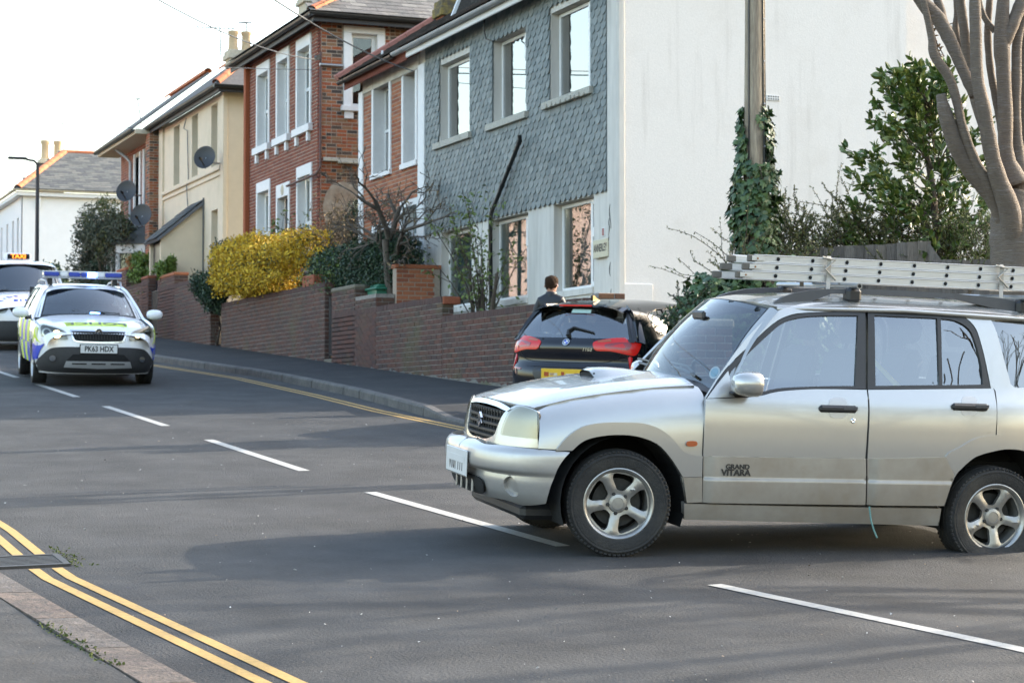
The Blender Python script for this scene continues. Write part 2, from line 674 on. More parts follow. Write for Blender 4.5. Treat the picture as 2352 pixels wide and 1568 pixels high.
def leaf_faces(P, size, rg, up=0.0, flat=0.0, aspect=0.5, fold=0.12, dirs=None, jit=0.35):
 """Leaf blades at points P: each two triangles folded along the midrib (numpy)."""
 n = len(P)
 d = rg.normal(size=(n, 3)) if dirs is None else dirs + rg.normal(size=(n, 3)) * jit
 d[:, 2] += up
 d /= np.linalg.norm(d, axis=1, keepdims=True)
 a = rg.normal(size=(n, 3))
 a[:, 2] += flat
 s = np.cross(d, a)
 s /= np.maximum(np.linalg.norm(s, axis=1, keepdims=True), 1e-6)
 nn = np.cross(s, d)
 L = size * rg.uniform(.6, 1.25, size=(n, 1))
 W = L * aspect
 b = P
 t = P + d * L
 l_ = P + d * L * .5 + s * W * .5 + nn * L * fold
 r_ = P + d * L * .5 - s * W * .5 + nn * L * fold
 V = np.stack([b, l_, t, r_], 1).reshape(-1, 3)
 k = np.arange(n)[:, None] * 4
 F = np.concatenate([k + np.array([[0, 2, 1]]), k + np.array([[0, 3, 2]])], 0)
 return V, F
def leaves(name, P, size, m, parent=None, seed=1, **kw):
 rg = np.random.default_rng(seed)
 V, F = leaf_faces(np.asarray(P, float), size, rg, **kw)
 o = link(bpy.data.objects.new(name, np_mesh(name, V, F, m)), parent)
 o["kind"] = "stuff"
 return o
def blob_points(n, c, r, seed, shell=0.55, lumps=9, lump=0.38, flat_bottom=None):
 """Points through a lumpy crown: overlapping clumps round an ellipsoid, denser towards the outside."""
 rg = np.random.default_rng(seed)
 c, r = np.array(c, float), np.array(r, float)
 q = rg.normal(size=(lumps, 3))
 q /= np.linalg.norm(q, axis=1, keepdims=True)
 q *= rg.uniform(.35, .85, size=(lumps, 1))
 rad = rg.uniform(lump * .7, lump * 1.3, size=lumps)
 k = rg.integers(0, lumps, n)
 d = rg.normal(size=(n, 3))
 d /= np.linalg.norm(d, axis=1, keepdims=True)
 t = rg.uniform(0, 1, (n, 1)) ** (1 - shell)
 P = q[k] + d * t * rad[k][:, None]
 P = c + P * r
 if flat_bottom is not None:
  P[:, 2] = np.maximum(P[:, 2], flat_bottom + rg.uniform(0, .1, n))
 return P
def twig_tree(mb, base, d, L, r, depth, rg, spread=0.5, up=0.2, ratio=0.72, n=5, ends=None, kids=(2, 3), minr=0.003,
     wob=0.12, sides=6):
 """Recursive branching of tapered tubes; collects twig ends."""
 d = Vector(d).normalized()
 pts, p = [Vector(base)], Vector(base)
 for i in range(n):
  d = (d + Vector((rg.gauss(0, wob), rg.gauss(0, wob), rg.gauss(0, wob) + up * .1))).normalized()
  p = p + d * (L / n)
  pts.append(p)
 r1 = max(minr, r * ratio)
 mb.tube(pts, [r + (r1 - r) * i / n for i in range(n + 1)], n=sides if r > .02 else 4, cap=False)
 if ends is not None and depth <= 1:
  ends += pts[1:]
 if depth <= 0:
  return
 for k in range(rg.randint(*kids)):
  i = rg.randint(max(1, n - 3), n) if k else n
  a = d.orthogonal().normalized()
  a.rotate(Matrix.Rotation(rg.uniform(0, 2 * math.pi), 3, d))
  nd = (d + a * rg.uniform(.5, 1.3) * spread + Vector((0, 0, up))).normalized()
  twig_tree(mb, pts[i], nd, L * rg.uniform(.6, .9), r1 * rg.uniform(.65, .9), depth - 1, rg, spread, up, ratio,
      max(3, n - 1), ends, kids, minr, wob, sides)
# ------------------------------------------------------------------ ground, road, pavements
mat("asphalt", (0.052, 0.053, 0.055), 0.85, col2=(0.064, 0.064, 0.064), vs=0.35, var=0.5, bump=0.9, bs=60, streak=((0.030, 0.031, 0.033), (1.6, .07, 1), 0.48, 0.70, 0.55),
 stain=((0.15, 0.145, 0.135), 55, 0.60, 0.72, 0.7), spec=0.35)
mat("pavement_tarmac", (0.034, 0.035, 0.038), 0.9, col2=(0.046, 0.046, 0.047), vs=0.8, var=0.35, bump=0.5, bs=55,
 stain=((0.12, 0.11, 0.1), 1.6, 0.62, 0.75, 0.35), spec=0.3)
mat("old_tarmac", (0.06, 0.058, 0.056), 0.9, col2=(0.08, 0.077, 0.073), vs=0.9, var=0.4, bump=0.6, bs=50,
 stain=((0.05, 0.05, 0.05), 3.2, 0.6, 0.66, 0.6), spec=0.3)
mat("kerb_stone", (0.13, 0.12, 0.11), 0.85, col2=(0.09, 0.085, 0.08), vs=4, var=0.3, bump=0.5, bs=30)
mat("kerb_granite", (0.19, 0.145, 0.115), 0.8, col2=(0.10, 0.08, 0.065), vs=9, var=0.5, bump=0.8, bs=45,
 rand=[(0.20, 0.145, 0.11), (0.17, 0.13, 0.105), (0.165, 0.14, 0.12)])
mat("earth", (0.10, 0.09, 0.06), 0.95, col2=(0.05, 0.07, 0.03), vs=1.2, var=0.3, bump=0.4, bs=10)
mat("white_paint", (0.42, 0.41, 0.38), 0.7, var=0.35, vs=9, stain=((0.16, 0.16, 0.16), 26, 0.56, 0.70, 0.8), bump=0.2, bs=70)
mat("yellow_paint", (0.46, 0.29, 0.08), 0.7, var=0.3, vs=8, stain=((0.13, 0.13, 0.12), 24, 0.58, 0.72, 0.7), bump=0.2, bs=70)
mat("cast_iron", (0.06, 0.055, 0.05), 0.6, metal=0.4, var=0.3, vs=20, bump=0.3, bs=60)
mat("moss", (0.10, 0.13, 0.03), 0.95, var=0.4, vs=20, bump=0.6, bs=60)
def interp(tab, y):
 return float(np.interp(y, [a for a, b in tab], [b for a, b in tab]))
KL = [(-20, 4.2), (4, 2.55), (8.4, 2.06), (12, 1.72), (15, 1.60), (25, 1.5), (60, 1.4), (130, 1.0)]      # left kerb X(Y)
KR = [(22.6, 8.45), (24, 8.5), (25.6, 8.66), (28.4, 8.90), (33.5, 9.02), (39.6, 8.62), (50, 8.3), (130, 8.2)]
CL = [(-20, 7.6), (4, 6.4), (8.1, 5.93), (10.4, 5.46), (12.3, 5.28), (15.7, 5.12), (130, 5.0)]
XW = 10.9                                                                                 # the garden walls' face
def wall_base(y):
 return 2.16 + (y - 26.93) * 0.0595 + 0.0007 * max(0, y - 30) ** 2 * 0.35
ys = [-25, -15, -8, -4] + [i * 1.0 for i in range(0, 60)] + [65, 72, 80, 85, 95, 110, 140, 200]
xs = [-200, -120, -60, -30, -15, -8, -3] + [float(i) for i in range(0, 22)] + [26, 34, 48, 70, 120, 200]
gb = MB().grid(lambda x, y: (x, y, gz(x, y) - 0.05 - (0.5 if y > 55 else 0)), xs, ys, flip=False)
g = gb.build("ground", MATS["earth"])
tag(g, kind="structure")
# the road and the mouth of the side street as one sheet, edge following the kerbs
rb = MB()
cols = 14
yr = [-25, -15, -8, -4] + [i * 0.5 for i in range(0, 100)] + [55, 60, 70, 80, 85, 100, 130]
def road_right(y):
 return interp(KR, y) if y > 23.5 else 30.0
for i, y in enumerate(yr):
 l_, r_ = interp(KL, y), interp(KR, y) if y > 22.5 else 8.45
 for j in range(cols + 1):
  x = l_ + (r_ - l_) * j / cols
  rb.v.append((x, y, gz(x, y)))
for i in range(len(yr) - 1):
 for j in range(cols):
  a = i * (cols + 1) + j
  rb.f.append((a, a + 1, a + cols + 2, a + cols + 1))
  rb.m.append(0)
road = rb.build("road", MATS["asphalt"], smooth=180)
tag(road, kind="structure")
sb = MB().grid(lambda x, y: (x, y, gz(x, y)), [8.45, 10, 12, 14, 17, 20, 25, 32, 45, 70], [-25, -8, 0, 4, 8, 10, 12, 14, 16.6])
side = sb.build("side_road", MATS["asphalt"], smooth=180)
tag(side, kind="structure")
# painted lines: each stroke is a piece of the road
def strip(name, path, w, m, lift=0.004):
 b = MB()
 n = len(path)
 for i, (x, y) in enumerate(path):
  x0, y0 = path[max(0, i - 1)]
  x1, y1 = path[min(n - 1, i + 1)]
  d = Vector((x1 - x0, y1 - y0, 0)).normalized()
  s = Vector((d.y, -d.x, 0))
  for q in (-w / 2, w / 2):
   px, py = x + s.x * q, y + s.y * q
   b.v.append((px, py, gz(px, py) + lift))
 for i in range(n - 1):
  b.f.append((2 * i, 2 * i + 1, 2 * i + 3, 2 * i + 2))
  b.m.append(0)
 me = b.mesh(name, m)
 o = bpy.data.objects.new(name, me)
 if me.polygons[0].normal.z < 0:
  me.flip_normals()
 link(o, road)
 return o
for a, b_ in [(4.6, 8.0), (10.42, 6.9), (15.72, 12.2), (21.2, 17.6), (26.9, 23.25), (32.5, 29.0), (38.2, 34.6), (44, 40.3)]:
 a, b_ = max(a, b_), min(a, b_)
 if (a, b_) == (8.0, 4.6):
  continue
 strip("centre_dash", [(interp(CL, b_ + (a - b_) * t / 8), b_ + (a - b_) * t / 8) for t in range(9)], 0.105, MATS["white_paint"])
YL = [(4, 0.56), (8.5, 0.36), (12, 0.29), (14.2, 0.38), (60, 0.45)]
for dx in (-0.0, 0.135):
 for y0, y1 in ((5.2, 12.30), (12.92, 48)):
  pts = []
  k = int((y1 - y0) / 0.4)
  for t in range(k + 1):
   y = y0 + (y1 - y0) * t / k
   pts.append((interp(KL, y) + interp(YL, y) - 0.09 + dx, y))
  strip("yellow_line", pts, 0.066, MATS["yellow_paint"])
for dx in (0.0, 0.13):
 pts = [(interp([(21.3, 8.22), (25, 8.24), (28.4, 8.42), (33.5, 8.55), (39, 8.2), (50, 7.9), (60, 7.9)], y) - 0.07 + dx, y) for y in np.arange(21.0, 52, 0.5)]
 strip("yellow_line", pts, 0.06, MATS["yellow_paint"])
# ---- right pavement, its kerb stones, and the corner into the side street
pb = MB()
py = list(np.arange(24.0, 57, 1.0)) + [70, 130]
for i, y in enumerate(py):
 k = interp(KR, y) + 0.13
 zk, zw = gz(k, y) + 0.125, max(wall_base(y) if y < 57 else 0, gz(XW, y) + 0.15)
 for j in range(7):
  t = j / 6
  pb.v.append((k + (XW + 0.35 - k) * t, y, zk + (zw - zk) * min(1, t * 1.15) ** 1.2))
for i in range(len(py) - 1):
 for j in range(6):
  a = i * 7 + j
  pb.f.append((a, a + 1, a + 8, a + 7))
  pb.m.append(0)
pv = pb.build("pavement", MATS["pavement_tarmac"], smooth=180)
tag(pv, kind="structure")
# corner apron: from the pavement end round into the side street, in front of the return wall
cb = MB()
edge = [(8.63, 24.0, .125), (8.58, 23.3, .06), (8.58, 22.6, .03), (8.58, 21.0, .025), (8.58, 19.6, .025), (8.58, 18.8, .06), (8.7, 17.6, .12), (9.3, 16.8, .12)]
cx = [0, .12, .3, .55, .8, 1.0]
for ex, ey, dz in edge:
 for t in cx:
  x = ex + (XW + .35 - ex) * t
  cb.v.append((x, ey, gz(x, ey) + dz + (.19 - dz) * min(1, t * 1.15) ** 1.2))
 for x in (13, 17, 26, 40):
  cb.v.append((x, ey, gz(x, ey) + .19))
nc = len(cx) + 4
for i in range(len(edge) - 1):
 for j in range(nc - 1):
  a = i * nc + j
  cb.f.append((a, a + nc, a + nc + 1, a + 1))
  cb.m.append(0)
cp = cb.build("pavement_corner", MATS["pavement_tarmac"], smooth=180)
tag(cp, kind="structure")
if cp.data.polygons[3].normal.z < 0:
 cp.data.flip_normals()
def kerb_stones(parent, path, hs, w, m, side_sign, length=0.92):
 """Kerb stones laid along a path of (x, y), their road face on the path."""
 P = [Vector((x, y, 0)) for x, y in path]
 seg = [0]
 for i in range(1, len(P)):
  seg.append(seg[-1] + (P[i] - P[i - 1]).length)
 def at(s):
  i = max(k for k in range(len(seg)) if seg[k] <= s + 1e-9)
  i = min(i, len(P) - 2)
  t = (s - seg[i]) / (seg[i + 1] - seg[i])
  return P[i].lerp(P[i + 1], t), hs[i] + (hs[i + 1] - hs[i]) * t
 s = 0
 me = None
 while s < seg[-1] - 0.2:
  e = min(s + length, seg[-1])
  (a, ha), (b, hb) = at(s + 0.006), at(e - 0.006)
  d = (b - a).normalized()
  nrm = Vector((d.y, -d.x, 0)) * side_sign
  mb = MB()
  vs = []
  for p, h in ((a, ha), (b, hb)):
   z = gz(p.x, p.y)
   j = rnd.uniform(-.006, .006)
   for q, zz in ((0, -0.1), (0.012, h - 0.025), (0.03, h), (w, h + .004), (w, -0.1)):
    v = p + nrm * (q + (j if q < .02 else 0))
    vs.append((v.x, v.y, z + zz))
  fs = [(i, i + 1, i + 6, i + 5) for i in range(4)] + [(0, 1, 2, 3, 4), (5, 6, 7, 8, 9)]
  mb.add(vs, fs)
  o = mb.build("kerb_stone", m, parent)
  s = e
kr = thing("kerb", None, None, (8.9, 28, gz(8.9, 28)))
tag(kr, kind="structure")
kerb_stones(kr, [(interp(KR, y), y) for y in np.arange(24, 52.1, 2)], [0.125] * 15, 0.13, MATS["kerb_stone"], 1)
kerb_stones(kr, [(8.5, 24.0), (8.45, 23.3), (8.45, 22.6), (8.45, 21.0), (8.45, 19.6), (8.45, 18.8), (8.6, 17.55), (9.25, 16.68), (11.2, 16.47), (20, 16.47)],
   [0.125, 0.06, 0.03, 0.025, 0.025, 0.06, 0.12, 0.12, 0.12, 0.12], 0.125, MATS["kerb_stone"], -1)
# ---- left pavement in the near corner, granite kerb and gully
lp = MB()
ly = [-20, -10, -4] + list(np.arange(0, 40, 1.0)) + [60, 130]
for y in ly:
 k = interp(KL, y) - 0.26
 for j in range(6):
  x = k - 3.4 * j / 5
  lp.v.append((x, y, gz(k, y) + 0.028 + 0.01 * j + 0.006 * math.sin(y * 3 + j)))
for i in range(len(ly) - 1):
 for j in range(5):
  a = i * 6 + j
  lp.f.append((a, a + 6, a + 7, a + 1))
  lp.m.append(0)
o = lp.build("pavement_near", MATS["old_tarmac"], smooth=180)
tag(o, kind="structure")
if o.data.polygons[0].normal.z < 0:
 o.data.flip_normals()
kl = thing("kerb_near", None, None, (1.9, 10, gz(1.9, 10)))
tag(kl, kind="structure")
kp = [(interp(KL, y), y) for y in list(np.arange(5, 40, 1.0))]
kerb_stones(kl, kp, [0.026] * len(kp), 0.25, MATS["kerb_granite"], -1, 0.9)
# gully grate across the double yellow line
gt = thing("drain_grate", "dark cast iron gully grate set in the double yellow line by the near kerb", "drain", (1.95, 12.6, gz(1.95, 12.6)))
gf = MB()
X0, X1, Y0, Y1 = 1.70, 2.15, 12.36, 12.84
def gp(x, y, h):
 return (x, y, gz(x, y) + h)
def slab(b, x0, y0, x1, y1, h0, h1):
 vs = [gp(x, y, h) for h in (h0, h1) for x, y in ((x0, y0), (x1, y0), (x1, y1), (x0, y1))]
 b.add(vs, [(3, 2, 1, 0), (4, 5, 6, 7), (0, 1, 5, 4), (1, 2, 6, 5), (2, 3, 7, 6), (3, 0, 4, 7)])
slab(gf, X0, Y0, X1, Y0 + .04, .001, .016)
slab(gf, X0, Y1 - .04, X1, Y1, .001, .016)
slab(gf, X0, Y0 + .04, X0 + .04, Y1 - .04, .001, .016)
slab(gf, X1 - .04, Y0 + .04, X1, Y1 - .04, .001, .016)
gf.build("frame", MATS["cast_iron"], gt)
for i in range(7):
 b = MB()
 yb = Y0 + .055 + i * .055
 slab(b, X0 + .04, yb, X1 - .04, yb + .03, .003, .013)
 b.build("bar", MATS["cast_iron"], gt)
mat("void", (0.004, 0.004, 0.004), 0.9)
b = MB()
slab(b, X0 + .03, Y0 + .03, X1 - .03, Y1 - .03, .001, .004)
b.build("pit", MATS["void"], gt)
# moss and grit in the gutter
rg = np.random.default_rng(5)
pts = []
for i in range(500):
 y = rg.uniform(9, 10.2) if i % 3 else rg.uniform(12.3, 13.2)
 x = interp(KL, y) - rg.uniform(.2, .28) if i % 3 else 2.15 + abs(rg.normal(0, .06))
 pts.append((x, y, gz(x, y) + 0.03 if i % 3 else gz(x, y) + .002))
o = leaves("gutter_moss", pts, 0.022, MATS["moss"], seed=3, flat=1)
# loose grit on the road
gp_, gs = [], []
mb = MB()
mat("grit", (0.45, 0.43, 0.40), 0.8, rand=[(0.5, 0.48, 0.45), (0.3, 0.22, 0.15), (0.12, 0.11, 0.1), (0.6, 0.6, 0.58)])
for i in range(900):
 y = 7.5 + 20 * rnd.random() ** 1.7
 x = rnd.uniform(0.2, 8.2)
 s = rnd.uniform(.003, .009) * (1.6 if rnd.random() < .12 else 1)
 z = gz(x, y) + (0.05 if x < interp(KL, y) - .26 else 0.002)
 q = [(x + rnd.uniform(-s, s), y + rnd.uniform(-s, s), z + rnd.uniform(0, s)) for _ in range(4)]
 mb.add(q, [(0, 1, 2), (0, 1, 3), (1, 2, 3), (0, 2, 3)])
o = mb.build("grit", MATS["grit"])
tag(o, kind="stuff")
# ------------------------------------------------------------------ house building tools
X_, Y_, Z_ = Vector((1, 0, 0)), Vector((0, 1, 0)), Vector((0, 0, 1))
XF = 12.1
mat("red_brick", (0.24, 0.062, 0.032), 0.9, rand=[(0.24, .06, .032), (.21, .052, .03), (.28, .078, .04), (.19, .05, .03), (.25, .068, .036)],
 var=0.3, vs=8, bump=0.4, bs=45)
mat("side_brick", (0.3, 0.1, 0.05), 0.9, rand=[(.36, .10, .04), (.30, .085, .04), (.33, .13, .06), (.24, .10, .055), (.10, .07, .055), (.36, .12, .05), (.28, .15, .08), (.065, .05, .045)],
 var=0.3, vs=8, bump=0.4, bs=45)
mat("dark_brick", (0.10, 0.075, 0.06), 0.9, rand=[(.10, .075, .06), (.055, .047, .043), (.16, .08, .05), (.20, .10, .055)], var=0.3, vs=8, bump=0.4, bs=45)
mat("orange_brick", (0.36, 0.12, 0.055), 0.9, rand=[(.38, .125, .055), (.32, .10, .05), (.42, .15, .07), (.29, .095, .05)], var=0.25, vs=7, bump=0.4, bs=45)
mat("mortar", (0.40, 0.32, 0.25), 0.95, var=0.3, vs=6, bump=0.4, bs=60)
mat("wall_mortar", (0.33, 0.30, 0.27), 0.95, var=0.5, vs=4, bump=0.5, bs=60)
mat("white_render", (0.72, 0.71, 0.69), 0.9, var=0.10, vs=2, stretch=(1, 1, 0.16), stain=((0.42, 0.41, 0.39), 1.7, 0.56, 0.80, 0.6), bump=0.0)
mat("rough_render", (0.77, 0.735, 0.695), 0.92, var=0.10, vs=14, bump=0.16, bs=45, stain=((0.60, 0.56, 0.51), 0.9, 0.50, 0.75, 0.5), streak=((0.42, 0.39, 0.35), (5, 5, .35), 0.56, 0.78, 0.5))
mat("facade_plaster", (0.66, 0.63, 0.58), 0.92, var=0.14, vs=2.2, stretch=(1, 1, 0.2), bump=0.3, bs=60, stain=((0.33, 0.31, 0.28), 1.5, 0.55, 0.8, 0.6), streak=((0.40, 0.37, 0.33), (6, 6, .4), 0.52, 0.75, 0.6))
mat("beige_render", (0.68, 0.575, 0.43), 0.9, var=0.07, vs=1.2, stain=((0.40, 0.35, 0.20), 0.8, 0.56, 0.8, 0.5))
mat("white_trim", (0.74, 0.74, 0.74), 0.6, var=0.08, vs=2.5)
mat("white_frame", (0.78, 0.78, 0.77), 0.4, var=0.05, vs=3)
mat("old_sill", (0.50, 0.48, 0.42), 0.9, var=0.3, vs=6, stain=((0.22, 0.20, 0.15), 6, 0.55, 0.7, 0.8), bump=0.5, bs=40)
mat("hung_slate", (0.16, 0.19, 0.19), 0.55, rand=[(.135, .165, .168), (.165, .197, .20), (.20, .232, .232), (.115, .145, .15), (.15, .18, .182), (.175, .20, .195)], var=0.25, vs=5, bump=0.25, bs=50)
mat("roof_slate", (0.20, 0.19, 0.185), 0.95, spec=0, rand=[(.19, .18, .175), (.22, .21, .20), (.25, .24, .225), (.17, .165, .16)], var=0.3, vs=4, stain=((0.30, 0.28, 0.24), 2.5, 0.58, 0.75, 0.5), bump=0.3, bs=40)
mat("roof_tile", (0.075, 0.065, 0.058), 0.95, spec=0, rand=[(.075, .065, .058), (.06, .055, .05), (.09, .07, .06)], var=0.4, vs=6, stain=((0.16, 0.15, 0.13), 5, 0.55, 0.7, 0.5), bump=0.6, bs=40)
mat("far_slate", (0.14, 0.145, 0.145), 0.9, spec=0, rand=[(.13, .135, .135), (.16, .165, .16), (.18, .18, .17), (.12, .125, .13)], var=0.3, vs=2, bump=0.2, bs=20)
mat("ridge_tile", (0.52, 0.17, 0.07), 0.85, var=0.25, vs=4, rand=[(.52, .17, .07), (.48, .15, .065), (.56, .20, .09)], bump=0.3, bs=30)
mat("pink_verge", (0.40, 0.17, 0.13), 0.85, var=0.2, vs=4, bump=0.3, bs=30)
mat("black_plastic", (0.018, 0.02, 0.021), 0.4, var=0.2, vs=4)
mat("dark_fascia", (0.035, 0.034, 0.038), 0.55, var=0.2, vs=4)
mat("grey_plastic", (0.36, 0.38, 0.40), 0.45, var=0.12, vs=4)
mat("clay_pot", (0.58, 0.43, 0.26), 0.85, var=0.2, vs=6, bump=0.2)
mat("cream_stone", (0.55, 0.48, 0.36), 0.9, var=0.2, vs=5, bump=0.4)
mat("lichen_cap", (0.30, 0.22, 0.06), 0.95, col2=(0.12, 0.10, 0.07), vs=9, var=0.3, bump=0.6)
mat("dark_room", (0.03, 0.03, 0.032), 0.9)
mat("curtain", (0.52, 0.52, 0.50), 0.9, var=0.25, vs=5, stretch=(6, 6, 0.15))
mat("pink_curtain", (0.60, 0.42, 0.40), 0.9, var=0.25, vs=5, stretch=(6, 6, 0.15))
mat("dark_door", (0.02, 0.02, 0.025), 0.35)
mat("white_door", (0.72, 0.74, 0.78), 0.45, var=0.06, vs=2)
mat("lead", (0.13, 0.14, 0.16), 0.5, var=0.2, vs=6)
mat("dish_grey", (0.035, 0.036, 0.038), 0.5)
mat("galvanised", (0.35, 0.36, 0.37), 0.35, metal=0.8)
mat("thin_steel", (0.10, 0.11, 0.12), 0.5, metal=0.3)
glass_mat("window_glass", (0.62, 0.68, 0.68), 1.0, f0=0.07)
glass_mat("shiny_glass", (0.40, 0.45, 0.47), 1.0, f0=0.34)
U_RED, U_SIDE, U_DARK, U_ORANGE = (unit_brick("brick", MATS[k]) for k in ("red_brick", "side_brick", "dark_brick", "orange_brick"))
def wall_panel(parent, name, m, o, u, n, poly, holes=(), thick=0.22, sp=3.0):
 """A wall: outline and openings in (u, z), thickness behind the face, so every opening has its reveal."""
 o, u, n = Vector(o), Vector(u), Vector(n)
 v2, tri = tri_poly(poly, holes, sp)
 P = [o + u * a + Z_ * b for a, b in v2]
 F = [tuple(t) for t in tri]
 if (u.cross(Z_)).dot(n) < 0:
  F = [f[::-1] for f in F]
 ed = {(f[i], f[(i + 1) % 3]) for f in F for i in range(3)}
 bd = [e for e in ed if (e[1], e[0]) not in ed]
 k = len(P)
 mb = MB()
 mb.add(P + [p - n * thick for p in P], F + [f[::-1] for f in [tuple(i + k for i in f) for f in F]] + [(a, a + k, b + k, b) for a, b in bd])
 return mb.build(name, m, parent)
def rect(a0, a1, b0, b1):
 return [(a0, b0), (a1, b0), (a1, b1), (a0, b1)]
def fbox(mb, o, u, n, a0, a1, z0, z1, d0, d1, mi=0):
 """Box in a facade frame: a along u, z up, d out along n."""
 M = Matrix((u, n, Z_)).transposed().to_4x4()
 M.translation = Vector(o)
 b = MB().bbox(a0, d0, z0, a1, d1, z1, b=0.006)
 fl = Matrix((u, n, Z_)).determinant() < 0
 return mb.add([M @ Vector(p) for p in b.v], [f[::-1] for f in b.f] if fl else b.f, mi)
def window(parent, o, u, n, a0, a1, z0, z1, depth=0.13, bars=(), vbars=(), fw=0.055, m="white_frame", gm="shiny_glass",
     sill=None, back="dark_room", openers=(), curtain=None, name="window"):
 """Frame set back in its opening, panes and sill as sub-parts. bars: heights of cross bars; vbars: positions."""
 mb = MB()
 d0, d1 = -depth - 0.05, -depth
 fbox(mb, o, u, n, a0, a0 + fw, z0, z1, d0, d1)
 fbox(mb, o, u, n, a1 - fw, a1, z0, z1, d0, d1)
 fbox(mb, o, u, n, a0 + fw, a1 - fw, z0, z0 + fw, d0, d1)
 fbox(mb, o, u, n, a0 + fw, a1 - fw, z1 - fw, z1, d0, d1)
 xs = [a0 + fw] + [v for v in vbars] + [a1 - fw]
 for v in vbars:
  fbox(mb, o, u, n, v - fw * .55, v + fw * .55, z0 + fw, z1 - fw, d0, d1 + 0.004)
 cells = []
 for i in range(len(xs) - 1):
  c0, c1 = xs[i] + (fw * .55 if i else 0), xs[i + 1] - (fw * .55 if i < len(xs) - 2 else 0)
  zs = [z0 + fw] + [b for k, b in bars if k == i or k == 'all'] + [z1 - fw]
  for j in range(1, len(zs) - 1):
   fbox(mb, o, u, n, c0, c1, zs[j] - fw * .55, zs[j] + fw * .55, d0, d1 + 0.003)
  for j in range(len(zs) - 1):
   cells.append((c0, c1, zs[j] + (fw * .55 if j else 0), zs[j + 1] - (fw * .55 if j < len(zs) - 2 else 0), i, j))
 w = mb.build(name, MATS[m], parent)
 for c0, c1, e0, e1, i, j in cells:
  if (i, j) in openers:
   f = MB()
   g = 0.035
   fbox(f, o, u, n, c0 - g, c0 + g, e0 - g, e1 + g, d1 - .01, d1 + .03)
   fbox(f, o, u, n, c1 - g, c1 + g, e0 - g, e1 + g, d1 - .01, d1 + .03)
   fbox(f, o, u, n, c0 + g, c1 - g, e0 - g, e0 + g, d1 - .01, d1 + .03)
   fbox(f, o, u, n, c0 + g, c1 - g, e1 - g, e1 + g, d1 - .01, d1 + .03)
   f.build("sash", MATS[m], w)
  p = MB()
  fbox(p, o, u, n, c0 - .005, c1 + .005, e0 - .005, e1 + .005, d0 + .02, d0 + .026)
  p.build("pane", MATS[gm], w)
 if sill:
  s0, s1, h, out = sill[:4]
  b = MB()
  fbox(b, o, u, n, a0 - s0, a1 + s1, z0 - h, z0 - 0.002, -depth - .04, out)
  b.build("sill", MATS[sill[4] if len(sill) > 4 else "white_trim"], w)
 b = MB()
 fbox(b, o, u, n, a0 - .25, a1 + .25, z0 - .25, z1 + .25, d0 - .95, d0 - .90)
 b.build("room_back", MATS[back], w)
 if curtain:
  cm, c0, c1 = curtain
  b = MB()
  k = int((c1 - c0) / 0.03) + 1
  prof = [(c0 + (c1 - c0) * i / k, d0 - 0.12 + 0.018 * math.sin(i * 1.9)) for i in range(k + 1)]
  O, U, Nn = Vector(o), Vector(u), Vector(n)
  vs = [O + U * a + Nn * d + Z_ * z for a, d in prof for z in (z0 - .05, z1 + .05)]
  b.add(vs, [(2 * i, 2 * i + 2, 2 * i + 3, 2 * i + 1) for i in range(k)])
  b.build("curtain", MATS[cm], w, smooth=180)
 return w
def surround(parent, o, u, n, a0, a1, z0, z1, jamb, head, sill_h=0.17, brackets=True, out=0.03, reveal=0.16, sillw=0.10):
 """White painted surround proud of the brickwork with its deep reveal, sill and two little brackets."""
 mb = MB()
 fbox(mb, o, u, n, a0, a0 + jamb, z0, z1 - head, -reveal, out)
 fbox(mb, o, u, n, a1 - jamb, a1, z0, z1 - head, -reveal, out)
 fbox(mb, o, u, n, a0, a1, z1 - head, z1, -reveal, out)
 s = mb.build("surround", MATS["white_trim"], parent)
 if sill_h:
  b = MB()
  fbox(b, o, u, n, a0 - sillw, a1 + sillw, z0 - sill_h, z0 - .002, -reveal, 0.10)
  b.build("sill", MATS["white_trim"], s)
  if brackets:
   for c in (a0 + 0.12, a1 - 0.12):
    b = MB()
    fbox(b, o, u, n, c - .06, c + .06, z0 - sill_h - .2, z0 - sill_h - .002, -.01, 0.07)
    b.build("bracket", MATS["white_trim"], s)
 return s
def gutter(parent, name, a, b, r, m, up=0.0, clips=0, clip_m=None):
 a, b = Vector(a), Vector(b)
 d = (b - a).normalized()
 s = Z_.cross(d).normalized()
 mb = MB()
 k = 9
 vs = []
 for p in (a, b):
  for rr in (r, r - 0.006):
   for j in range(k):
    w = math.pi + math.pi * j / (k - 1)
    vs.append(p + s * math.cos(w) * rr + Z_ * math.sin(w) * rr)
 fs = []
 for j in range(k - 1):
  fs.append((j, j + 1, 2 * k + j + 1, 2 * k + j))
  fs.append((k + j, 2 * k + k + j, 2 * k + k + j + 1, k + j + 1))
 fs += [(0, 2 * k, 3 * k, k), (k - 1, 2 * k - 1, 4 * k - 1, 3 * k - 1)]
 for e in (0, 2 * k):
  fs += [tuple(e + j for j in range(k))]
 mb.add(vs, fs)
 g = mb.build(name, m, parent, smooth=40)
 for i in range(clips):
  p = a.lerp(b, (i + .5) / clips)
  q = MB()
  vs = []
  for dd in (-.02, .02):
   for rr in (r + .008, r - .001):
    for j in range(k):
     w = math.pi + math.pi * j / (k - 1)
     vs.append(p + d * dd + s * math.cos(w) * rr + Z_ * math.sin(w) * rr)
  q.add(vs, [(j, j + 1, 2 * k + j + 1, 2 * k + j) for j in range(k - 1)])
  q.build("gutter_clip", clip_m or m, g)
 return g
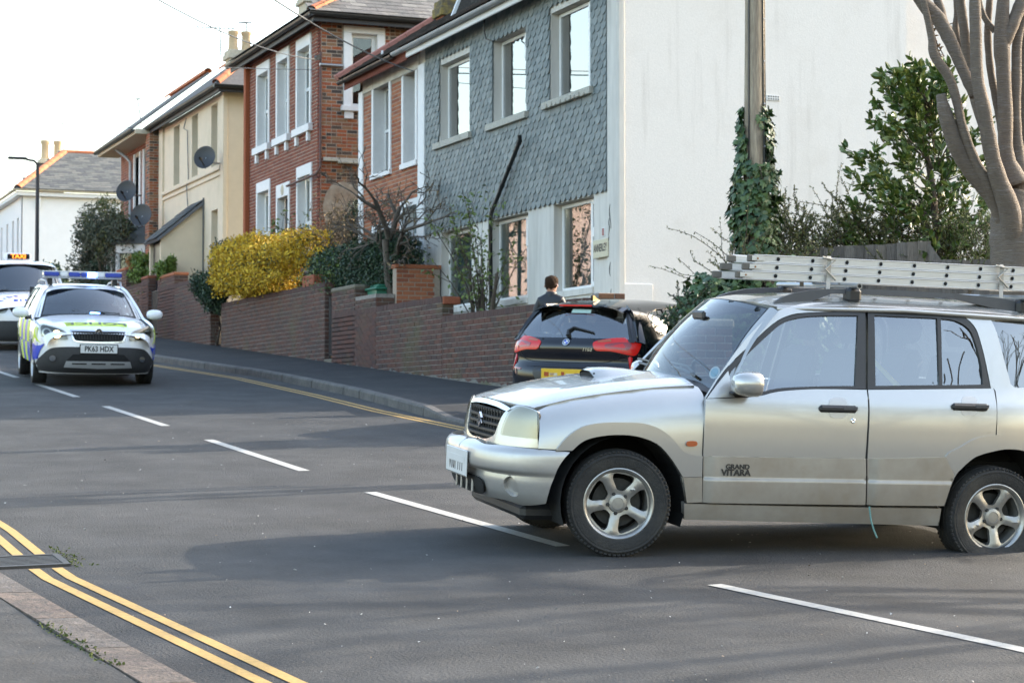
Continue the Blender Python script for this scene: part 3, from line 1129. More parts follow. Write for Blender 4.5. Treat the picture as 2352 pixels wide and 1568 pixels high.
def slates(parent, name, m, o, u, s, n, fits, rows, gauge, w, L, limit=300, thick=0.008, rest="slates"):
 """Courses of slates on a roof plane: u along the eave, s up the slope; fits(a, t) keeps those on the plane."""
 o, u, s, n = Vector(o), Vector(u), Vector(s), Vector(n)
 unit = MB().box(-.5, 0, -.5, .5, 1, .5).mesh(name, m)
 items = []
 tilt = Matrix.Rotation(-0.035, 3, 'X')
 Rm = Matrix((u, s, n)).transposed() @ tilt
 for r in range(rows):
  off = w / 2 if r % 2 else 0
  for k in range(-2, 200):
   a = (k + .5) * w + off
   t = r * gauge
   if not fits(a, t + gauge * .5):
    continue
   p = o + u * a + s * t + n * (0.012 + rnd.uniform(-.002, .002))
   items.append((Rm, p, (w - 0.004, L, thick)))
 pieces(parent, name, unit, items, limit, rest=rest)
def roof_plane(parent, name, m, pts, thick=0.06):
 mb = MB()
 pts = [Vector(p) for p in pts]
 n = (pts[1] - pts[0]).cross(pts[2] - pts[0]).normalized()
 if n.z < 0:
  pts = pts[::-1]
  n = -n
 k = len(pts)
 mb.add(pts + [p - n * thick for p in pts], [tuple(range(k)), tuple(range(k, 2 * k))[::-1]] + [(i, k + i, k + (i + 1) % k, (i + 1) % k) for i in range(k)])
 return mb.build(name, m, parent)
def ridge(parent, a, b, r=0.11, m=None, L=0.42, name="ridge_tile"):
 a, b = Vector(a), Vector(b)
 n = max(1, int((b - a).length / L))
 d = (b - a) / n
 s = Z_.cross(d).normalized()
 t = d.normalized().cross(s)
 for i in range(n):
  mb = MB()
  vs = []
  for e, rr in ((0.0, r), (1.04, r * .94)):
   for j in range(7):
    w = -0.35 + (math.pi + 0.7) * j / 6
    vs.append(a + d * (i + e) + s * math.cos(w) * rr + t * (math.sin(w) * rr * .8 - .02))
  mb.add(vs, [(j, j + 1, 8 + j, 7 + j) for j in range(6)])
  mb.build(name, m or MATS["ridge_tile"], parent, smooth=60)
def chimney(parent, c, sx, sy, z0, z1, m, pots=2, pot_h=0.7, pot_r=0.15, cap="cream_stone", axis='y', cap_h=0.16, unit=None):
 mb = MB()
 x, y = c
 mb.bbox(x - sx / 2, y - sy / 2, z0, x + sx / 2, y + sy / 2, z1)
 ch = mb.build("chimney", MATS[m], parent)
 b = MB()
 b.bbox(x - sx / 2 - .06, y - sy / 2 - .06, z1 - cap_h, x + sx / 2 + .06, y + sy / 2 + .06, z1 - cap_h * .4)
 b.bbox(x - sx / 2 - .03, y - sy / 2 - .03, z1 - cap_h * .4, x + sx / 2 + .03, y + sy / 2 + .03, z1 + .01)
 b.build("chimney_cap", MATS[cap], ch)
 if unit:
  for o, u, n, ul in ((Vector((x - sx / 2, y - sy / 2, z0)), X_, -Y_, sx), (Vector((x - sx / 2, y - sy / 2, z0)), Y_, -X_, sy)):
   lay_bricks(ch, unit, o, u, n, ul, z1 - z0 - cap_h, proud=.006, limit=60)
 for i in range(pots):
  f = (i + .5) / pots - .5
  px, py = (x, y + f * sy * 1.1) if axis == 'y' else (x + f * sx * 1.1, y)
  p = MB().lathe([(pot_r * .95, 0), (pot_r, .03), (pot_r * .85, .12), (pot_r * .78, pot_h * .8), (pot_r * .95, pot_h * .86), (pot_r * .98, pot_h), (pot_r * .7, pot_h), (pot_r * .65, pot_h * .5)], 14, Matrix.Translation((px, py, z1)))
  p.build("chimney_pot", MATS["clay_pot"], ch, smooth=40)
 return ch
# ------------------------------------------------------------------ slate-hung house
h = thing("house", "pale rendered house with grey fish-scale slates hung over its upper storey", "house", (XF, 30, gz(XF, 30)))
FO, FU, FN = Vector((XF, 0, 0)), Y_, -X_                         # facade frame: a = Y, out = -X
win_up = [(31.76, 33.25, 6.49, 7.85), (29.3, 30.72, 6.49, 7.84), (26.84, 28.36, 6.51, 7.86)]
win_lo = [(31.70, 33.2, 3.60, 4.93), (29.26, 30.83, 3.60, 4.93), (26.78, 28.25, 3.61, 4.94)]
holes = [rect(*w) for w in win_up + win_lo]
wall_panel(h, "facade_wall", MATS["facade_plaster"], FO, FU, FN, rect(25.96, 34.33, 1.4, 8.28), holes, 0.26)
# slates: a fish-scale unit, rounded tail down, hung in courses with staggered joints
sw, sg = 0.192, 0.111
k = 8
prof = [(-.5, 1.0), (-.5, .34)] + [(-.5 * math.cos(math.pi * i / k), .34 - .34 * math.sin(math.pi * i / k)) for i in range(1, k)] + [(.5, .34), (.5, 1.0)]
unit = MB()
vs = [(a, 0.5, b) for a, b in prof] + [(a, -.5, b) for a, b in prof]
npf = len(prof)
unit.add(vs, [tuple(range(npf)), ] + [(i, npf + i, npf + (i + 1) % npf, (i + 1) % npf) for i in range(npf)])
unit = unit.mesh("slate", MATS["hung_slate"])
items = []
rg = random.Random(3)
rows = int((8.26 - 4.93) / sg)
for r in range(rows):
 zb = 4.94 + r * sg
 for c in range(-1, 60):
  a = 26.29 + (c + (0.5 if r % 2 else 0)) * sw
  a0, a1 = a - sw / 2 + .004, a + sw / 2 - .004
  a0, a1 = max(a0, 26.29), min(a1, 33.97)
  if a1 - a0 < 0.05:
   continue
  bad = False
  for w0, w1, z0, z1 in win_up:
   if a1 > w0 - .0 and a0 < w1 + .0 and zb + sg * .9 > z0 - 0.1 and zb + sg * .2 < z1:
    if a0 < w0 and w0 - a0 > .05:
     a1 = min(a1, w0)
    elif a1 > w1 and a1 - w1 > .05:
     a0 = max(a0, w1)
    else:
     bad = True
  if bad:
   continue
  hgt = 0.235 if zb + .235 < 8.27 else 8.27 - zb
  for w0, w1, z0, z1 in win_up:                          # courses under a sill are cut short
   if a1 > w0 - .05 and a0 < w1 + .05 and zb < z0 - .09 < zb + hgt:
    hgt = max(0.03, z0 - .1 - zb)
  tilt = Matrix.Rotation(0.085 + rg.uniform(-.006, .006), 3, 'X') @ Matrix.Rotation(rg.uniform(-.03, .03), 3, 'Y')
  base = Matrix((Y_, -X_, Z_)).transposed()
  items.append((base @ tilt, Vector((XF - 0.030 + rg.uniform(-.002, .002), (a0 + a1) / 2, zb + rg.uniform(-.004, .004))), (a1 - a0, 0.013, hgt)))
pieces(h, "slate", unit, items, 300, rest="slates")
lay = [("up", w) for w in win_up] + [("lo", w) for w in win_lo]
for i, (kd, (a0, a1, z0, z1)) in enumerate(lay):
 vb = a0 + 0.30 + (0.05 if kd == "up" else 0.03)
 zb = z0 + (z1 - z0) * (0.62 if kd == "lo" else 0.66)
 si = (0.10, 0.20, 0.11, 0.09, "old_sill") if kd == "up" else (0.0, 0.0, 0.10, 0.03, "facade_plaster")
 window(h, FO, FU, FN, a0 + .01, a1 - .01, z0 + .01, z1 - .01, 0.13, bars=[(0, zb)], vbars=[vb], sill=si, openers=((0, 1), (0, 0)) if i in (2, 5) else ((0, 1),),
     curtain=("curtain", a1 - .55 - .2 * (i % 2), a1 + .1) if kd == "up" else ("pink_curtain", a0 + .1, a1 - .32) if i == 5 else ("curtain", a0 + .1, a1 + .1),
     back="dark_room", gm="shiny_glass" if kd == "up" else "window_glass")
# crumbling front edge on the right upper sill
for i in range(9):
 y = 26.9 + i * .17 + rnd.uniform(-.04, .04)
 MB().bbox(11.985, y, 6.41, 12.015, y + rnd.uniform(.03, .09), 6.41 + rnd.uniform(.03, .09), b=.008).build("loose_mortar", MATS["old_sill"], h)
# lintel plate shadow gap above lower windows, white party pilaster, corner strip
b = MB()
b.bbox(XF - 0.05, 33.98, 1.8, XF + .2, 34.32, 8.02)
b.build("pilaster", MATS["white_trim"], h)
b = MB()
b.bbox(XF - 0.035, 25.90, 1.4, XF + .1, 26.27, 8.3, b=.03)
b.build("corner_strip", MATS["facade_plaster"], h)
# patches of blown render on the corner strip
mat("crack", (0.09, 0.085, 0.08), 0.9)
for zc, l_ in ((4.75, .35), (4.55, .25), (3.93, .2), (3.55, .3), (4.3, .12), (3.25, .22)):
 y = 26.16 + rnd.uniform(-.05, .03)
 pts = [(XF - .037, y, zc)]
 for i in range(4):
  y += rnd.uniform(-.04, .03)
  pts.append((XF - .037, y, zc - l_ * (i + 1) / 4))
 MB().tube(pts, [.004, .008, .010, .007, .003], n=5).build("crack", MATS["crack"], h)
# gable wall towards the driveway, plinth band and air brick
gw = wall_panel(h, "gable_wall", MATS["rough_render"], (0, 25.94, 0), X_, -Y_, [(XF, 1.4), (16.85, 1.4), (16.85, 8.2), (16.1, 10.8), (XF, 8.26)], thick=.26)
b = MB()
b.bbox(XF + .02, 25.905, 1.5, 12.62, 25.945, 3.62, b=.012)
b.build("plinth_patch", MATS["rough_render"], h)
b = MB()
b.bbox(14.47, 25.925, 6.33, 14.68, 25.95, 6.41, b=.004)
ab = b.build("air_brick", MATS["white_render"], h)
for i in range(5):
 for j in range(2):
  q = MB().lathe([(0.0, 0), (.011, 0)], 8, Matrix.Translation((14.497 + i * .039, 25.922, 6.352 + j * .037)) @ Matrix.Rotation(math.pi / 2, 4, 'X'))
  q.build("air_hole", MATS["void"], ab)
wall_panel(h, "rear_wing_wall", MATS["rough_render"], (0, 26.9, 0), X_, -Y_, rect(16.86, 24, 1.4, 9.5), thick=.25)
# eaves: soffit board, white fascia, grey gutter, tiled roof
b = MB()
b.bbox(11.80, 25.6, 8.13, 11.83, 34.25, 8.30)
b.build("fascia", MATS["white_trim"], h)
b = MB()
b.bbox(11.83, 25.6, 8.27, XF, 34.25, 8.295)
b.build("soffit", MATS["white_trim"], h)
gutter(h, "gutter", (11.735, 25.6, 8.29), (11.735, 34.75, 8.29), 0.062, MATS["grey_plastic"], clips=9, clip_m=MATS["grey_plastic"])
pitch = R(33)
rs = Vector((math.cos(pitch), 0, math.sin(pitch)))
rn = Vector((-math.sin(pitch), 0, math.cos(pitch)))
roof_plane(h, "roof", MATS["roof_tile"], [Vector((11.70, 25.5, 8.30)), Vector((11.70, 34.3, 8.30)), Vector((11.70, 34.3, 8.30)) + rs * 5.2, Vector((11.70, 25.5, 8.30)) + rs * 5.2])
slates(h, "roof_tile", MATS["roof_tile"], Vector((11.68, 25.5, 8.32)), Y_, rs, rn, lambda a, t: 0 < a < 8.8, 16, .29, .26, .36, limit=300, thick=.018, rest="roof_tiles")
# downpipe crossing the slates at a slant, then straight down
b = MB().tube([(11.96, 29.28, 6.12), (11.98, 29.3, 6.05), (11.99, 30.55, 5.03), (12.0, 30.62, 4.9), (12.02, 30.62, 2.2)], 0.034, 10)
dp = b.build("downpipe", MATS["black_plastic"], h, smooth=60)
for t in (.03, .38, .62):
 p = Vector((11.98, 29.3, 6.05)).lerp(Vector((11.99, 30.55, 5.03)), t)
 MB().tube([p - Vector((0, .02, -.016)), p + Vector((0, .02, -.016))], .042, 10).build("pipe_collar", MATS["black_plastic"], dp, smooth=40)
# cable hooked over the middle upper window
MB().tube([(11.93, 30.7, 8.26), (11.93, 30.72, 8.0), (11.94, 30.66, 7.86), (11.97, 30.45, 7.79)], .012, 6).build("cable", MATS["black_plastic"], h, smooth=60)
# name board and number tile on the front wall
sg_ = thing("name_board", "cream house name board reading ANNERLEY beside the right lower window", "sign", (XF - .04, 26.45, 4.14))
mat("board_cream", (0.60, 0.55, 0.40), 0.6, var=0.1, vs=6, stain=((0.35, 0.16, 0.05), 9, 0.57, 0.66, 0.8))
mat("sign_black", (0.015, 0.015, 0.017), 0.5)
b = MB()
b.bbox(XF - .056, 26.19, 4.01, XF - .037, 26.70, 4.275, b=.008)
b.build("board", MATS["board_cream"], sg_)
letters("lettering", "ANNERLEY", 0.152, MATS["sign_black"], sg_, (XF - .057, 26.445, 4.148), -Y_, Z_, 0.001, sx=.60, bold=.0035)
nb = thing("number_tile", "small red and white house number tile above the cream name board", "sign", (XF - .03, 26.44, 4.38))
mat("tile_red", (0.30, 0.10, 0.09), 0.5)
b = MB()
b.bbox(XF - .012, 26.395, 4.315, XF + .0, 26.485, 4.445, b=.004)
b.build("tile", MATS["white_trim"], nb)
b = MB()
b.bbox(XF - .015, 26.407, 4.327, XF - .011, 26.473, 4.433, b=.002)
b.build("tile_face", MATS["tile_red"], nb)
# ------------------------------------------------------------------ low red and white house joined to it
h2 = thing("house", "low red brick house with white corner strips and tall white doors, behind the bare tree", "house", (XF, 36, gz(XF, 36)))
w2 = [(36.01, 36.94, 6.35, 8.0), (34.52, 35.18, 6.35, 7.97), (36.0, 36.92, 2.6, 5.25), (34.42, 35.25, 2.6, 5.55)]
wall_panel(h2, "facade_wall", MATS["mortar"], FO, FU, FN, rect(34.335, 37.84, 2.0, 8.28), [rect(*w) for w in w2], 0.24)
lay_bricks(h2, U_ORANGE, Vector((XF, 34.34, 2.6)), Y_, -X_, 3.26, 5.3, holes=[(a - 34.34 - .10, b - 34.34 + .10, c - 2.6, 99 if d > 7 else d - 2.6 + .1) for a, b, c, d in w2], limit=300, seed=4)
b = MB()
b.bbox(XF - .03, 37.60, 2.2, XF + .1, 37.86, 8.05)
b.build("corner_strip", MATS["white_trim"], h2)
b = MB()
b.bbox(XF - .035, 34.335, 7.98, XF + .1, 37.58, 8.24)
b.build("head_band", MATS["facade_plaster"], h2)
for i, (a0, a1, z0, z1) in enumerate(w2):
 s = MB()
 fbox(s, FO, FU, FN, a0 - .10, a0 + .006, z0, z1, -.23, .03)
 fbox(s, FO, FU, FN, a1 - .006, a1 + .10, z0, z1, -.2, .03)
 if i > 1:
  fbox(s, FO, FU, FN, a0 - .10, a1 + .10, z1 - .006, z1 + .12, -.23, .03)
 s.build("surround", MATS["white_trim"], h2)
 if i < 2:
  window(h2, FO, FU, FN, a0, a1, z0, z1, 0.2, bars=[('all', (z0 + z1) / 2)], sill=(.12, .12, .1, .06))
 elif i == 2:
  window(h2, FO, FU, FN, a0, a1, 3.6, z1, 0.2, bars=[('all', 4.5)], sill=(.12, .12, .1, .06), curtain=("curtain", a0, a1))
 else:
  d = MB()
  fbox(d, FO, FU, FN, a0, a1, z0, z1 - .55, -.2, -.15)
  for q in (0, 1):
   for e in (0, 1):
    fbox(d, FO, FU, FN, a0 + .1 + q * .37, a0 + .4 + q * .37, z0 + .2 + e * 1.1, z0 + 1.05 + e * 1.15, -.16, -.135)
  dr = d.build("door", MATS["white_door"], h2)
  g = MB()
  fbox(g, FO, FU, FN, a0 + .08, a1 - .08, z1 - .47, z1 - .08, -.19, -.17)
  g.build("fanlight", MATS["window_glass"], dr)
  g = MB()
  fbox(g, FO, FU, FN, a0, a1, z1 - .55, z1, -.4, -.21)
  g.build("transom", MATS["white_door"], dr)
wall_panel(h2, "end_wall", MATS["dark_brick"], (0, 37.83, 0), X_, Y_, [(XF, 2), (18, 2), (18, 11), (XF, 8.2)], thick=.2)
gutter(h2, "gutter", (11.735, 34.78, 8.265), (11.735, 38.05, 8.265), 0.060, MATS["black_plastic"], clips=4)
b = MB()
b.bbox(11.82, 34.27, 8.10, 11.845, 38.0, 8.27)
b.bbox(11.85, 34.27, 8.25, XF, 38.0, 8.27)
b.build("fascia", MATS["red_brick"], h2)
roof_plane(h2, "roof", MATS["roof_tile"], [Vector((11.70, 34.31, 8.28)), Vector((11.70, 38.05, 8.28)), Vector((11.70, 38.05, 8.28)) + rs * 5.2, Vector((11.70, 34.31, 8.28)) + rs * 5.2])
slates(h2, "roof_tile", MATS["roof_tile"], Vector((11.68, 34.31, 8.30)), Y_, rs, rn, lambda a, t: 0 < a < 3.7, 16, .29, .26, .36, limit=200, thick=.018, rest="roof_tiles")
for i in range(12):                                               # pink verge tiles up the far end of the roof
 a = Vector((11.66, 38.05, 8.32)) + rs * (i * .42)
 mb = MB()
 M = Matrix((rs, Vector((0, 1, 0)), rn)).transposed().to_4x4()
 M.translation = a
 q = MB().bbox(0, -.16, -.06, .43, .03, .075, b=.02)
 mb.add([M @ Vector(p) for p in q.v], q.f)
 mb.build("verge_tile", MATS["pink_verge"], h2)
chimney(h2, (13.45, 36.42), .44, .40, 8.6, 9.66, "orange_brick", pots=0, cap="lichen_cap", cap_h=.30, unit=U_ORANGE)
# slope of a dormer with its white edge, cut by the top of the picture
dm = MB()
dm.prism([(0, 0), (1.4, 0), (1.4, 1.3), (.52, 1.3)], (12.35, 33.25, 8.72), X_, Z_, (0, -1.6, 0))
dmr = dm.build("dormer", MATS["roof_tile"], h)
b = MB().tube([(12.33, 33.28, 8.70), (12.87, 33.28, 10.05)], .055, 4)
b.build("dormer_edge", MATS["white_trim"], dmr)
b = MB()
b.bbox(12.02, 36.28, 8.45, 12.06, 36.31, 8.62)
b.build("roof_clip", MATS["white_trim"], h2)
# ------------------------------------------------------------------ red brick house
h3 = thing("house", "tall red brick house with white window surrounds and a hipped slate roof", "house", (XF, 43.5, gz(XF, 43.5)))
YB = 40.48
w3 = [(44.48, 45.6, 7.9, 9.8), (42.87, 43.9, 7.9, 9.83), (41.18, 42.3, 7.9, 9.82), (44.39, 45.56, 5.0, 7.09), (42.79, 43.85, 4.4, 6.86), (41.1, 42.23, 4.9, 7.08)]
wall_panel(h3, "facade_wall", MATS["mortar"], FO, FU, FN, rect(YB + .02, 46.82, 2.6, 10.0), [rect(*w) for w in w3], 0.26)
lay_bricks(h3, U_RED, Vector((XF, YB + .0, 4.0)), Y_, -X_, 6.34, 6.07, holes=[(a - YB, b - YB, c - 4.0, d - 4.0) for a, b, c, d in w3], limit=300, seed=5, header=True)
# side wall: red at the front corner, sooty stock bricks behind
wall_panel(h3, "side_wall", MATS["mortar"], (0, YB, 0), X_, -Y_, rect(XF, 19, 2.6, 10.0), [rect(12.6, 13.48, 8.2, 9.87)], 0.26)
SO = Vector((XF - .001, YB, 5.0))
rg_ = random.Random(2)
lay_bricks(h3, U_SIDE, SO, X_, -Y_, 1.5, 5.07, holes=[(.48, 1.40, 3.1, 4.9), (0, .15, 0, .4)], limit=220, seed=6, header=True)
lay_bricks(h3, U_DARK, SO + X_ * 1.5, X_, -Y_, 2.3, 5.07, limit=80, seed=7, header=True)
mat("patch_render", (0.42, 0.37, 0.31), 0.95, col2=(0.30, 0.22, 0.16), vs=2.5, var=0.3, bump=0.5, bs=12)
wall_panel(h3, "render_patch", MATS["patch_render"], (0, YB - .012, 0), X_, -Y_, smooth_poly([(12.16, 5.05), (12.22, 5.6), (12.14, 6.1), (12.3, 6.5), (12.6, 6.62), (13.0, 6.55), (13.6, 6.6), (13.7, 5.0), (12.8, 4.8)], 3), thick=.02)
b = MB()
b.bbox(12.14, YB - .09, 7.02, 13.7, YB, 7.10)
b.bbox(12.45, YB - .16, 6.98, 13.05, YB - .02, 7.03)
b.build("string_course", MATS["old_sill"], h3)
for i, (a0, a1, z0, z1) in enumerate(w3):
 up = i < 3
 surround(h3, FO, FU, FN, a0, a1, z0, z1, 0.10, 0.24 if i != 4 else .3, sill_h=.16 if i != 4 else 0, brackets=up)
 if i != 4:
  window(h3, FO, FU, FN, a0 + .10, a1 - .10, z0, z1 - .24, 0.155, bars=[('all', (z0 + z1 - .24) / 2)], fw=.07, gm="window_glass", curtain=("curtain", a0 + .1, a1 - .1))
 else:
  d = MB()
  fbox(d, FO, FU, FN, a0 + .10, a1 - .10, z0, z1 - .3, -.2, -.155)
  for e in range(2):
   fbox(d, FO, FU, FN, a0 + .2, a1 - .2, z0 + .15 + e * 1.05, z0 + .95 + e * 1.05, -.16, -.14)
  d.build("door", MATS["dark_door"], h3)
  q = MB().lathe([(0, .012), (.10, .010), (.12, 0)], 16, Matrix.Translation((XF - .032, (a0 + a1) / 2, z1 - .15)) @ Matrix.Rotation(-math.pi / 2, 4, 'Y'))
  q.build("number_disc", MATS["cream_stone"], h3)
# side window
SU, SN = X_, -Y_
so = Vector((0, YB, 0))
surround(h3, so, SU, SN, 12.58, 13.48, 8.2, 9.88, 0.17, .15, sill_h=.11, brackets=False, out=.035, sillw=.06)
b = MB()
fbox(b, so, SU, SN, 12.60, 12.79, 7.93, 8.09, -.01, .05)
b.build("bracket", MATS["white_trim"], h3)
window(h3, so, SU, SN, 12.75, 13.31, 8.2, 9.73, 0.12, bars=[('all', 8.98)], fw=.075, gm="window_glass")
# brick quoin strip at the far corner, cable tray, pipes
b = MB()
b.bbox(XF - .11, 46.25, 3.2, XF, 46.42, 9.95)
b.build("quoin_pier", MATS["side_brick"], h3)
mat("brown_pipe", (0.09, 0.045, 0.04), 0.6)
MB().tube([(12.08, YB - .045, 9.28), (12.08, YB - .045, 6.9), (12.0, YB - .03, 6.75), (11.97, 41.2, 6.73), (11.97, 42.6, 6.72)], .028, 8).build("pipe", MATS["brown_pipe"], h3, smooth=60)
MB().tube([(12.05, YB - .06, 9.02), (12.55, YB - .06, 9.02)], .032, 8).build("bracket_rail", MATS["galvanised"], h3, smooth=60)
MB().tube([(11.98, YB - .05, 9.15), (12.0, YB - .12, 9.15)], .06, 8).build("cable_clamp", MATS["black_plastic"], h3, smooth=60)
# eaves and hipped roof
ze = 10.02
b = MB()
b.bbox(11.84, 40.2, 9.86, 11.87, 47.1, 10.03)
b.bbox(11.875, 40.2, 10.0, XF, 47.1, 10.02)
b.bbox(11.84, 40.17, 9.86, 19, 40.199, 10.03)
b.bbox(11.88, 40.2, 10.005, 19, YB, 10.025)
b.build("fascia", MATS["dark_fascia"], h3)
gutter(h3, "gutter", (11.775, 40.05, ze), (11.775, 47.1, ze), .065, MATS["black_plastic"], clips=6)
gutter(h3, "gutter", (11.72, 40.10, ze), (19, 40.10, ze), .065, MATS["black_plastic"], clips=6)
E0 = Vector((11.72, 40.05, 10.04))
E1 = Vector((11.72, 47.1, 10.04))
pp = R(30)
d_ = 3.5
zr = 10.04 + d_ * math.tan(pp)
roof_plane(h3, "roof", MATS["roof_slate"], [E0, E1, (11.72 + d_, 47.1 - d_, zr), (11.72 + d_, 40.05 + d_, zr)])
roof_plane(h3, "roof", MATS["roof_slate"], [E0, (20, 40.05, 10.04), (20, 40.05 + d_, zr), (11.72 + d_, 40.05 + d_, zr)])
roof_plane(h3, "roof", MATS["roof_slate"], [E1, (20, 47.1, 10.04), (20, 47.1 - d_, zr), (11.72 + d_, 47.1 - d_, zr)])
s2 = Vector((0, math.cos(pp), math.sin(pp)))
n2 = Vector((0, -math.sin(pp), math.cos(pp)))
slates(h3, "slate", MATS["roof_slate"], E0 + Vector((0, -.04, .01)), X_, s2, n2, lambda a, t: t * math.cos(pp) < a < 6, 18, .225, .34, .45, limit=300)
s1 = Vector((math.cos(pp), 0, math.sin(pp)))
n1 = Vector((-math.sin(pp), 0, math.cos(pp)))
slates(h3, "slate", MATS["roof_slate"], E0 + Vector((-.04, 0, .01)), Y_, s1, n1, lambda a, t: t * math.cos(pp) < a < 7.05 - t * math.cos(pp), 18, .225, .34, .45, limit=0)
ridge(h3, E0 + Vector((.05, .05, .06)), Vector((11.72 + d_, 40.05 + d_, zr + .06)))
ridge(h3, (11.72 + d_, 40.05 + d_, zr + .08), (20, 40.05 + d_, zr + .08))
chimney(h3, (13.05, 44.0), .70, .62, 9.9, 11.13, "cream_stone", pots=0, cap_h=.14)
# ------------------------------------------------------------------ cream rendered house with a lean-to porch
h4 = thing("house", "cream rendered house with a lean-to porch and a satellite dish on its front", "house", (XF, 52, gz(XF, 52)))
w4 = [(53.58, 54.28, 7.94, 9.53), (51.48, 52.15, 7.94, 9.53), (49.39, 50.04, 7.96, 9.51), (49.32, 49.98, 5.2, 6.87)]
wall_panel(h4, "facade_wall", MATS["beige_render"], FO, FU, FN, rect(48.62, 55.92, 3, 9.73), [rect(*w) for w in w4], .28)
wall_panel(h4, "side_wall", MATS["beige_render"], (0, 48.6, 0), X_, -Y_, rect(XF, 18, 3, 9.73), (), .25)
for i, (a0, a1, z0, z1) in enumerate(w4):
 window(h4, FO, FU, FN, a0, a1, z0, z1, .19, bars=[('all', (z0 + z1) / 2)], gm="window_glass", curtain=("curtain", a0, a1), sill=(0, 0, .06, .02, "beige_render"))
b = MB()
b.bbox(XF - .07, 48.9, 7.80, XF, 55.5, 7.90)
b.bbox(XF - .045, 48.9, 7.66, XF, 55.5, 7.74)
b.build("string_course", MATS["beige_render"], h4)
for y0, y1 in ((48.57, 48.88), (55.45, 55.9)):
 b = MB()
 b.bbox(XF - .06, y0, 3.2, XF + .05, y1, 9.72)
 b.build("corner_pilaster", MATS["beige_render"], h4)
b = MB()
b.bbox(11.84, 48.25, 9.60, 11.87, 56.2, 9.76)
b.bbox(11.875, 48.25, 9.73, XF, 56.2, 9.75)
b.bbox(11.84, 48.22, 9.60, 18, 48.249, 9.76)
b.build("fascia", MATS["dark_fascia"], h4)
gutter(h4, "gutter", (11.77, 48.12, 9.75), (11.77, 56.3, 9.75), .065, MATS["black_plastic"], clips=7)
gutter(h4, "gutter", (11.70, 48.16, 9.75), (18, 48.16, 9.75), .065, MATS["black_plastic"], clips=4)
d_, pp = 2.3, R(38)
zr = 9.77 + d_ * math.tan(pp)
E0, E1 = Vector((11.70, 48.1, 9.77)), Vector((11.70, 56.6, 9.77))
roof_plane(h4, "roof", MATS["roof_slate"], [E0, E1, (11.7 + d_, 56.6, zr), (11.7 + d_, 48.1 + d_, zr)])
roof_plane(h4, "roof", MATS["roof_slate"], [E0, (18, 48.1, 9.77), (18, 48.1 + d_, zr), (11.7 + d_, 48.1 + d_, zr)])
ridge(h4, E0 + Vector((.05, .05, .05)), (11.7 + d_, 48.1 + d_, zr + .05))
ridge(h4, (11.7 + d_, 48.1 + d_, zr + .06), (11.7 + d_, 56.6, zr + .06))
chimney(h4, (12.95, 50.55), .62, .5, 9.9, 11.02, "cream_stone", pots=2, pot_h=.52, pot_r=.14, axis='x', cap_h=.22)
# porch
pz0 = 4.2
b = MB()
b.prism([(XF, pz0), (11.02, pz0), (11.02, 6.28), (XF, 7.20)], (0, 50.84, 0), X_, Z_, (0, .12, 0))
b.build("porch_cheek", MATS["beige_render"], h4)
b = MB()
b.prism([(XF, pz0), (11.02, pz0), (11.02, 6.28), (XF, 7.20)], (0, 52.1, 0), X_, Z_, (0, .12, 0))
b.build("porch_cheek", MATS["beige_render"], h4)
b = MB()
b.bbox(11.10, 50.97, pz0, 11.16, 52.09, 6.2)
b.build("porch_door", MATS["dark_door"], h4)
sl = Vector((1.18, 0, .98)).normalized()
nl = Vector((-.98, 0, 1.18)).normalized()
roof_plane(h4, "porch_roof", MATS["lead"], [Vector((10.88, 50.74, 6.20)), Vector((10.88, 52.3, 6.20)), Vector((10.88, 52.3, 6.20)) + sl * 1.6, Vector((10.88, 50.74, 6.20)) + sl * 1.6], .07)
slates(h4, "porch_slate", MATS["far_slate"], Vector((10.86, 50.74, 6.215)), Y_, sl, nl, lambda a, t: 0 < a < 1.55, 7, .22, .3, .4, limit=60)
MB().tube([(12.07, 50.72, 7.28), (12.07, 50.72, 4.3)], .02, 6).build("cable", MATS["thin_steel"], h4)
MB().tube([(12.05, 52.6, 9.55), (12.02, 52.75, 9.3), (12.05, 52.45, 9.2), (12.07, 52.4, 7.9), (12.02, 52.4, 7.75), (12.07, 52.3, 6.8)], .014, 6).build("cable", MATS["thin_steel"], h4)
# ------------------------------------------------------------------ narrow brick house with a bay
h5 = thing("house", "narrow dark red brick house with a white bay window, beyond the cream house", "house", (XF, 58, gz(XF, 58)))
wall_panel(h5, "facade_wall", MATS["mortar"], (XF, 0, 0), Y_, -X_, rect(55.95, 61.5, 3, 9.9), [rect(57.3, 58.0, 7.3, 9.3), rect(58.6, 59.3, 7.3, 9.3)], .25)
lay_bricks(h5, U_RED, Vector((XF, 55.95, 4.4)), Y_, -X_, 5.5, 5.4, holes=[(1.3, 2.1, 2.8, 5.0), (2.6, 3.4, 2.8, 5.0)], limit=0, seed=8)
# deep quoin pier at the near corner, its return faces the camera
b = MB()
b.bbox(11.80, 56.0, 3.4, XF, 56.5, 9.6)
b.build("corner_pier", MATS["mortar"], h5)
lay_bricks(h5, U_SIDE, Vector((11.80, 56.0, 3.6)), X_, -Y_, .30, 6.0, limit=90, seed=9)
lay_bricks(h5, U_SIDE, Vector((11.80, 56.0, 3.6)), Y_, -X_, .5, 6.0, limit=60, seed=10)
for a0 in (57.3, 58.6):
 s = MB()
 fbox(s, FO, FU, FN, a0 - .12, a0, 7.2, 9.4, -.1, .05)
 fbox(s, FO, FU, FN, a0 + .7, a0 + .82, 7.2, 9.4, -.1, .05)
 s.build("surround", MATS["white_trim"], h5)
 window(h5, FO, FU, FN, a0, a0 + .7, 7.3, 9.3, .08, bars=[('all', 8.3)])
MB().tube([(11.55, 59.9, 9.65), (11.9, 59.7, 9.35), (12.0, 59.6, 9.2), (12.0, 59.6, 4.5)], .045, 8).build("downpipe", MATS["grey_plastic"], h5, smooth=60)
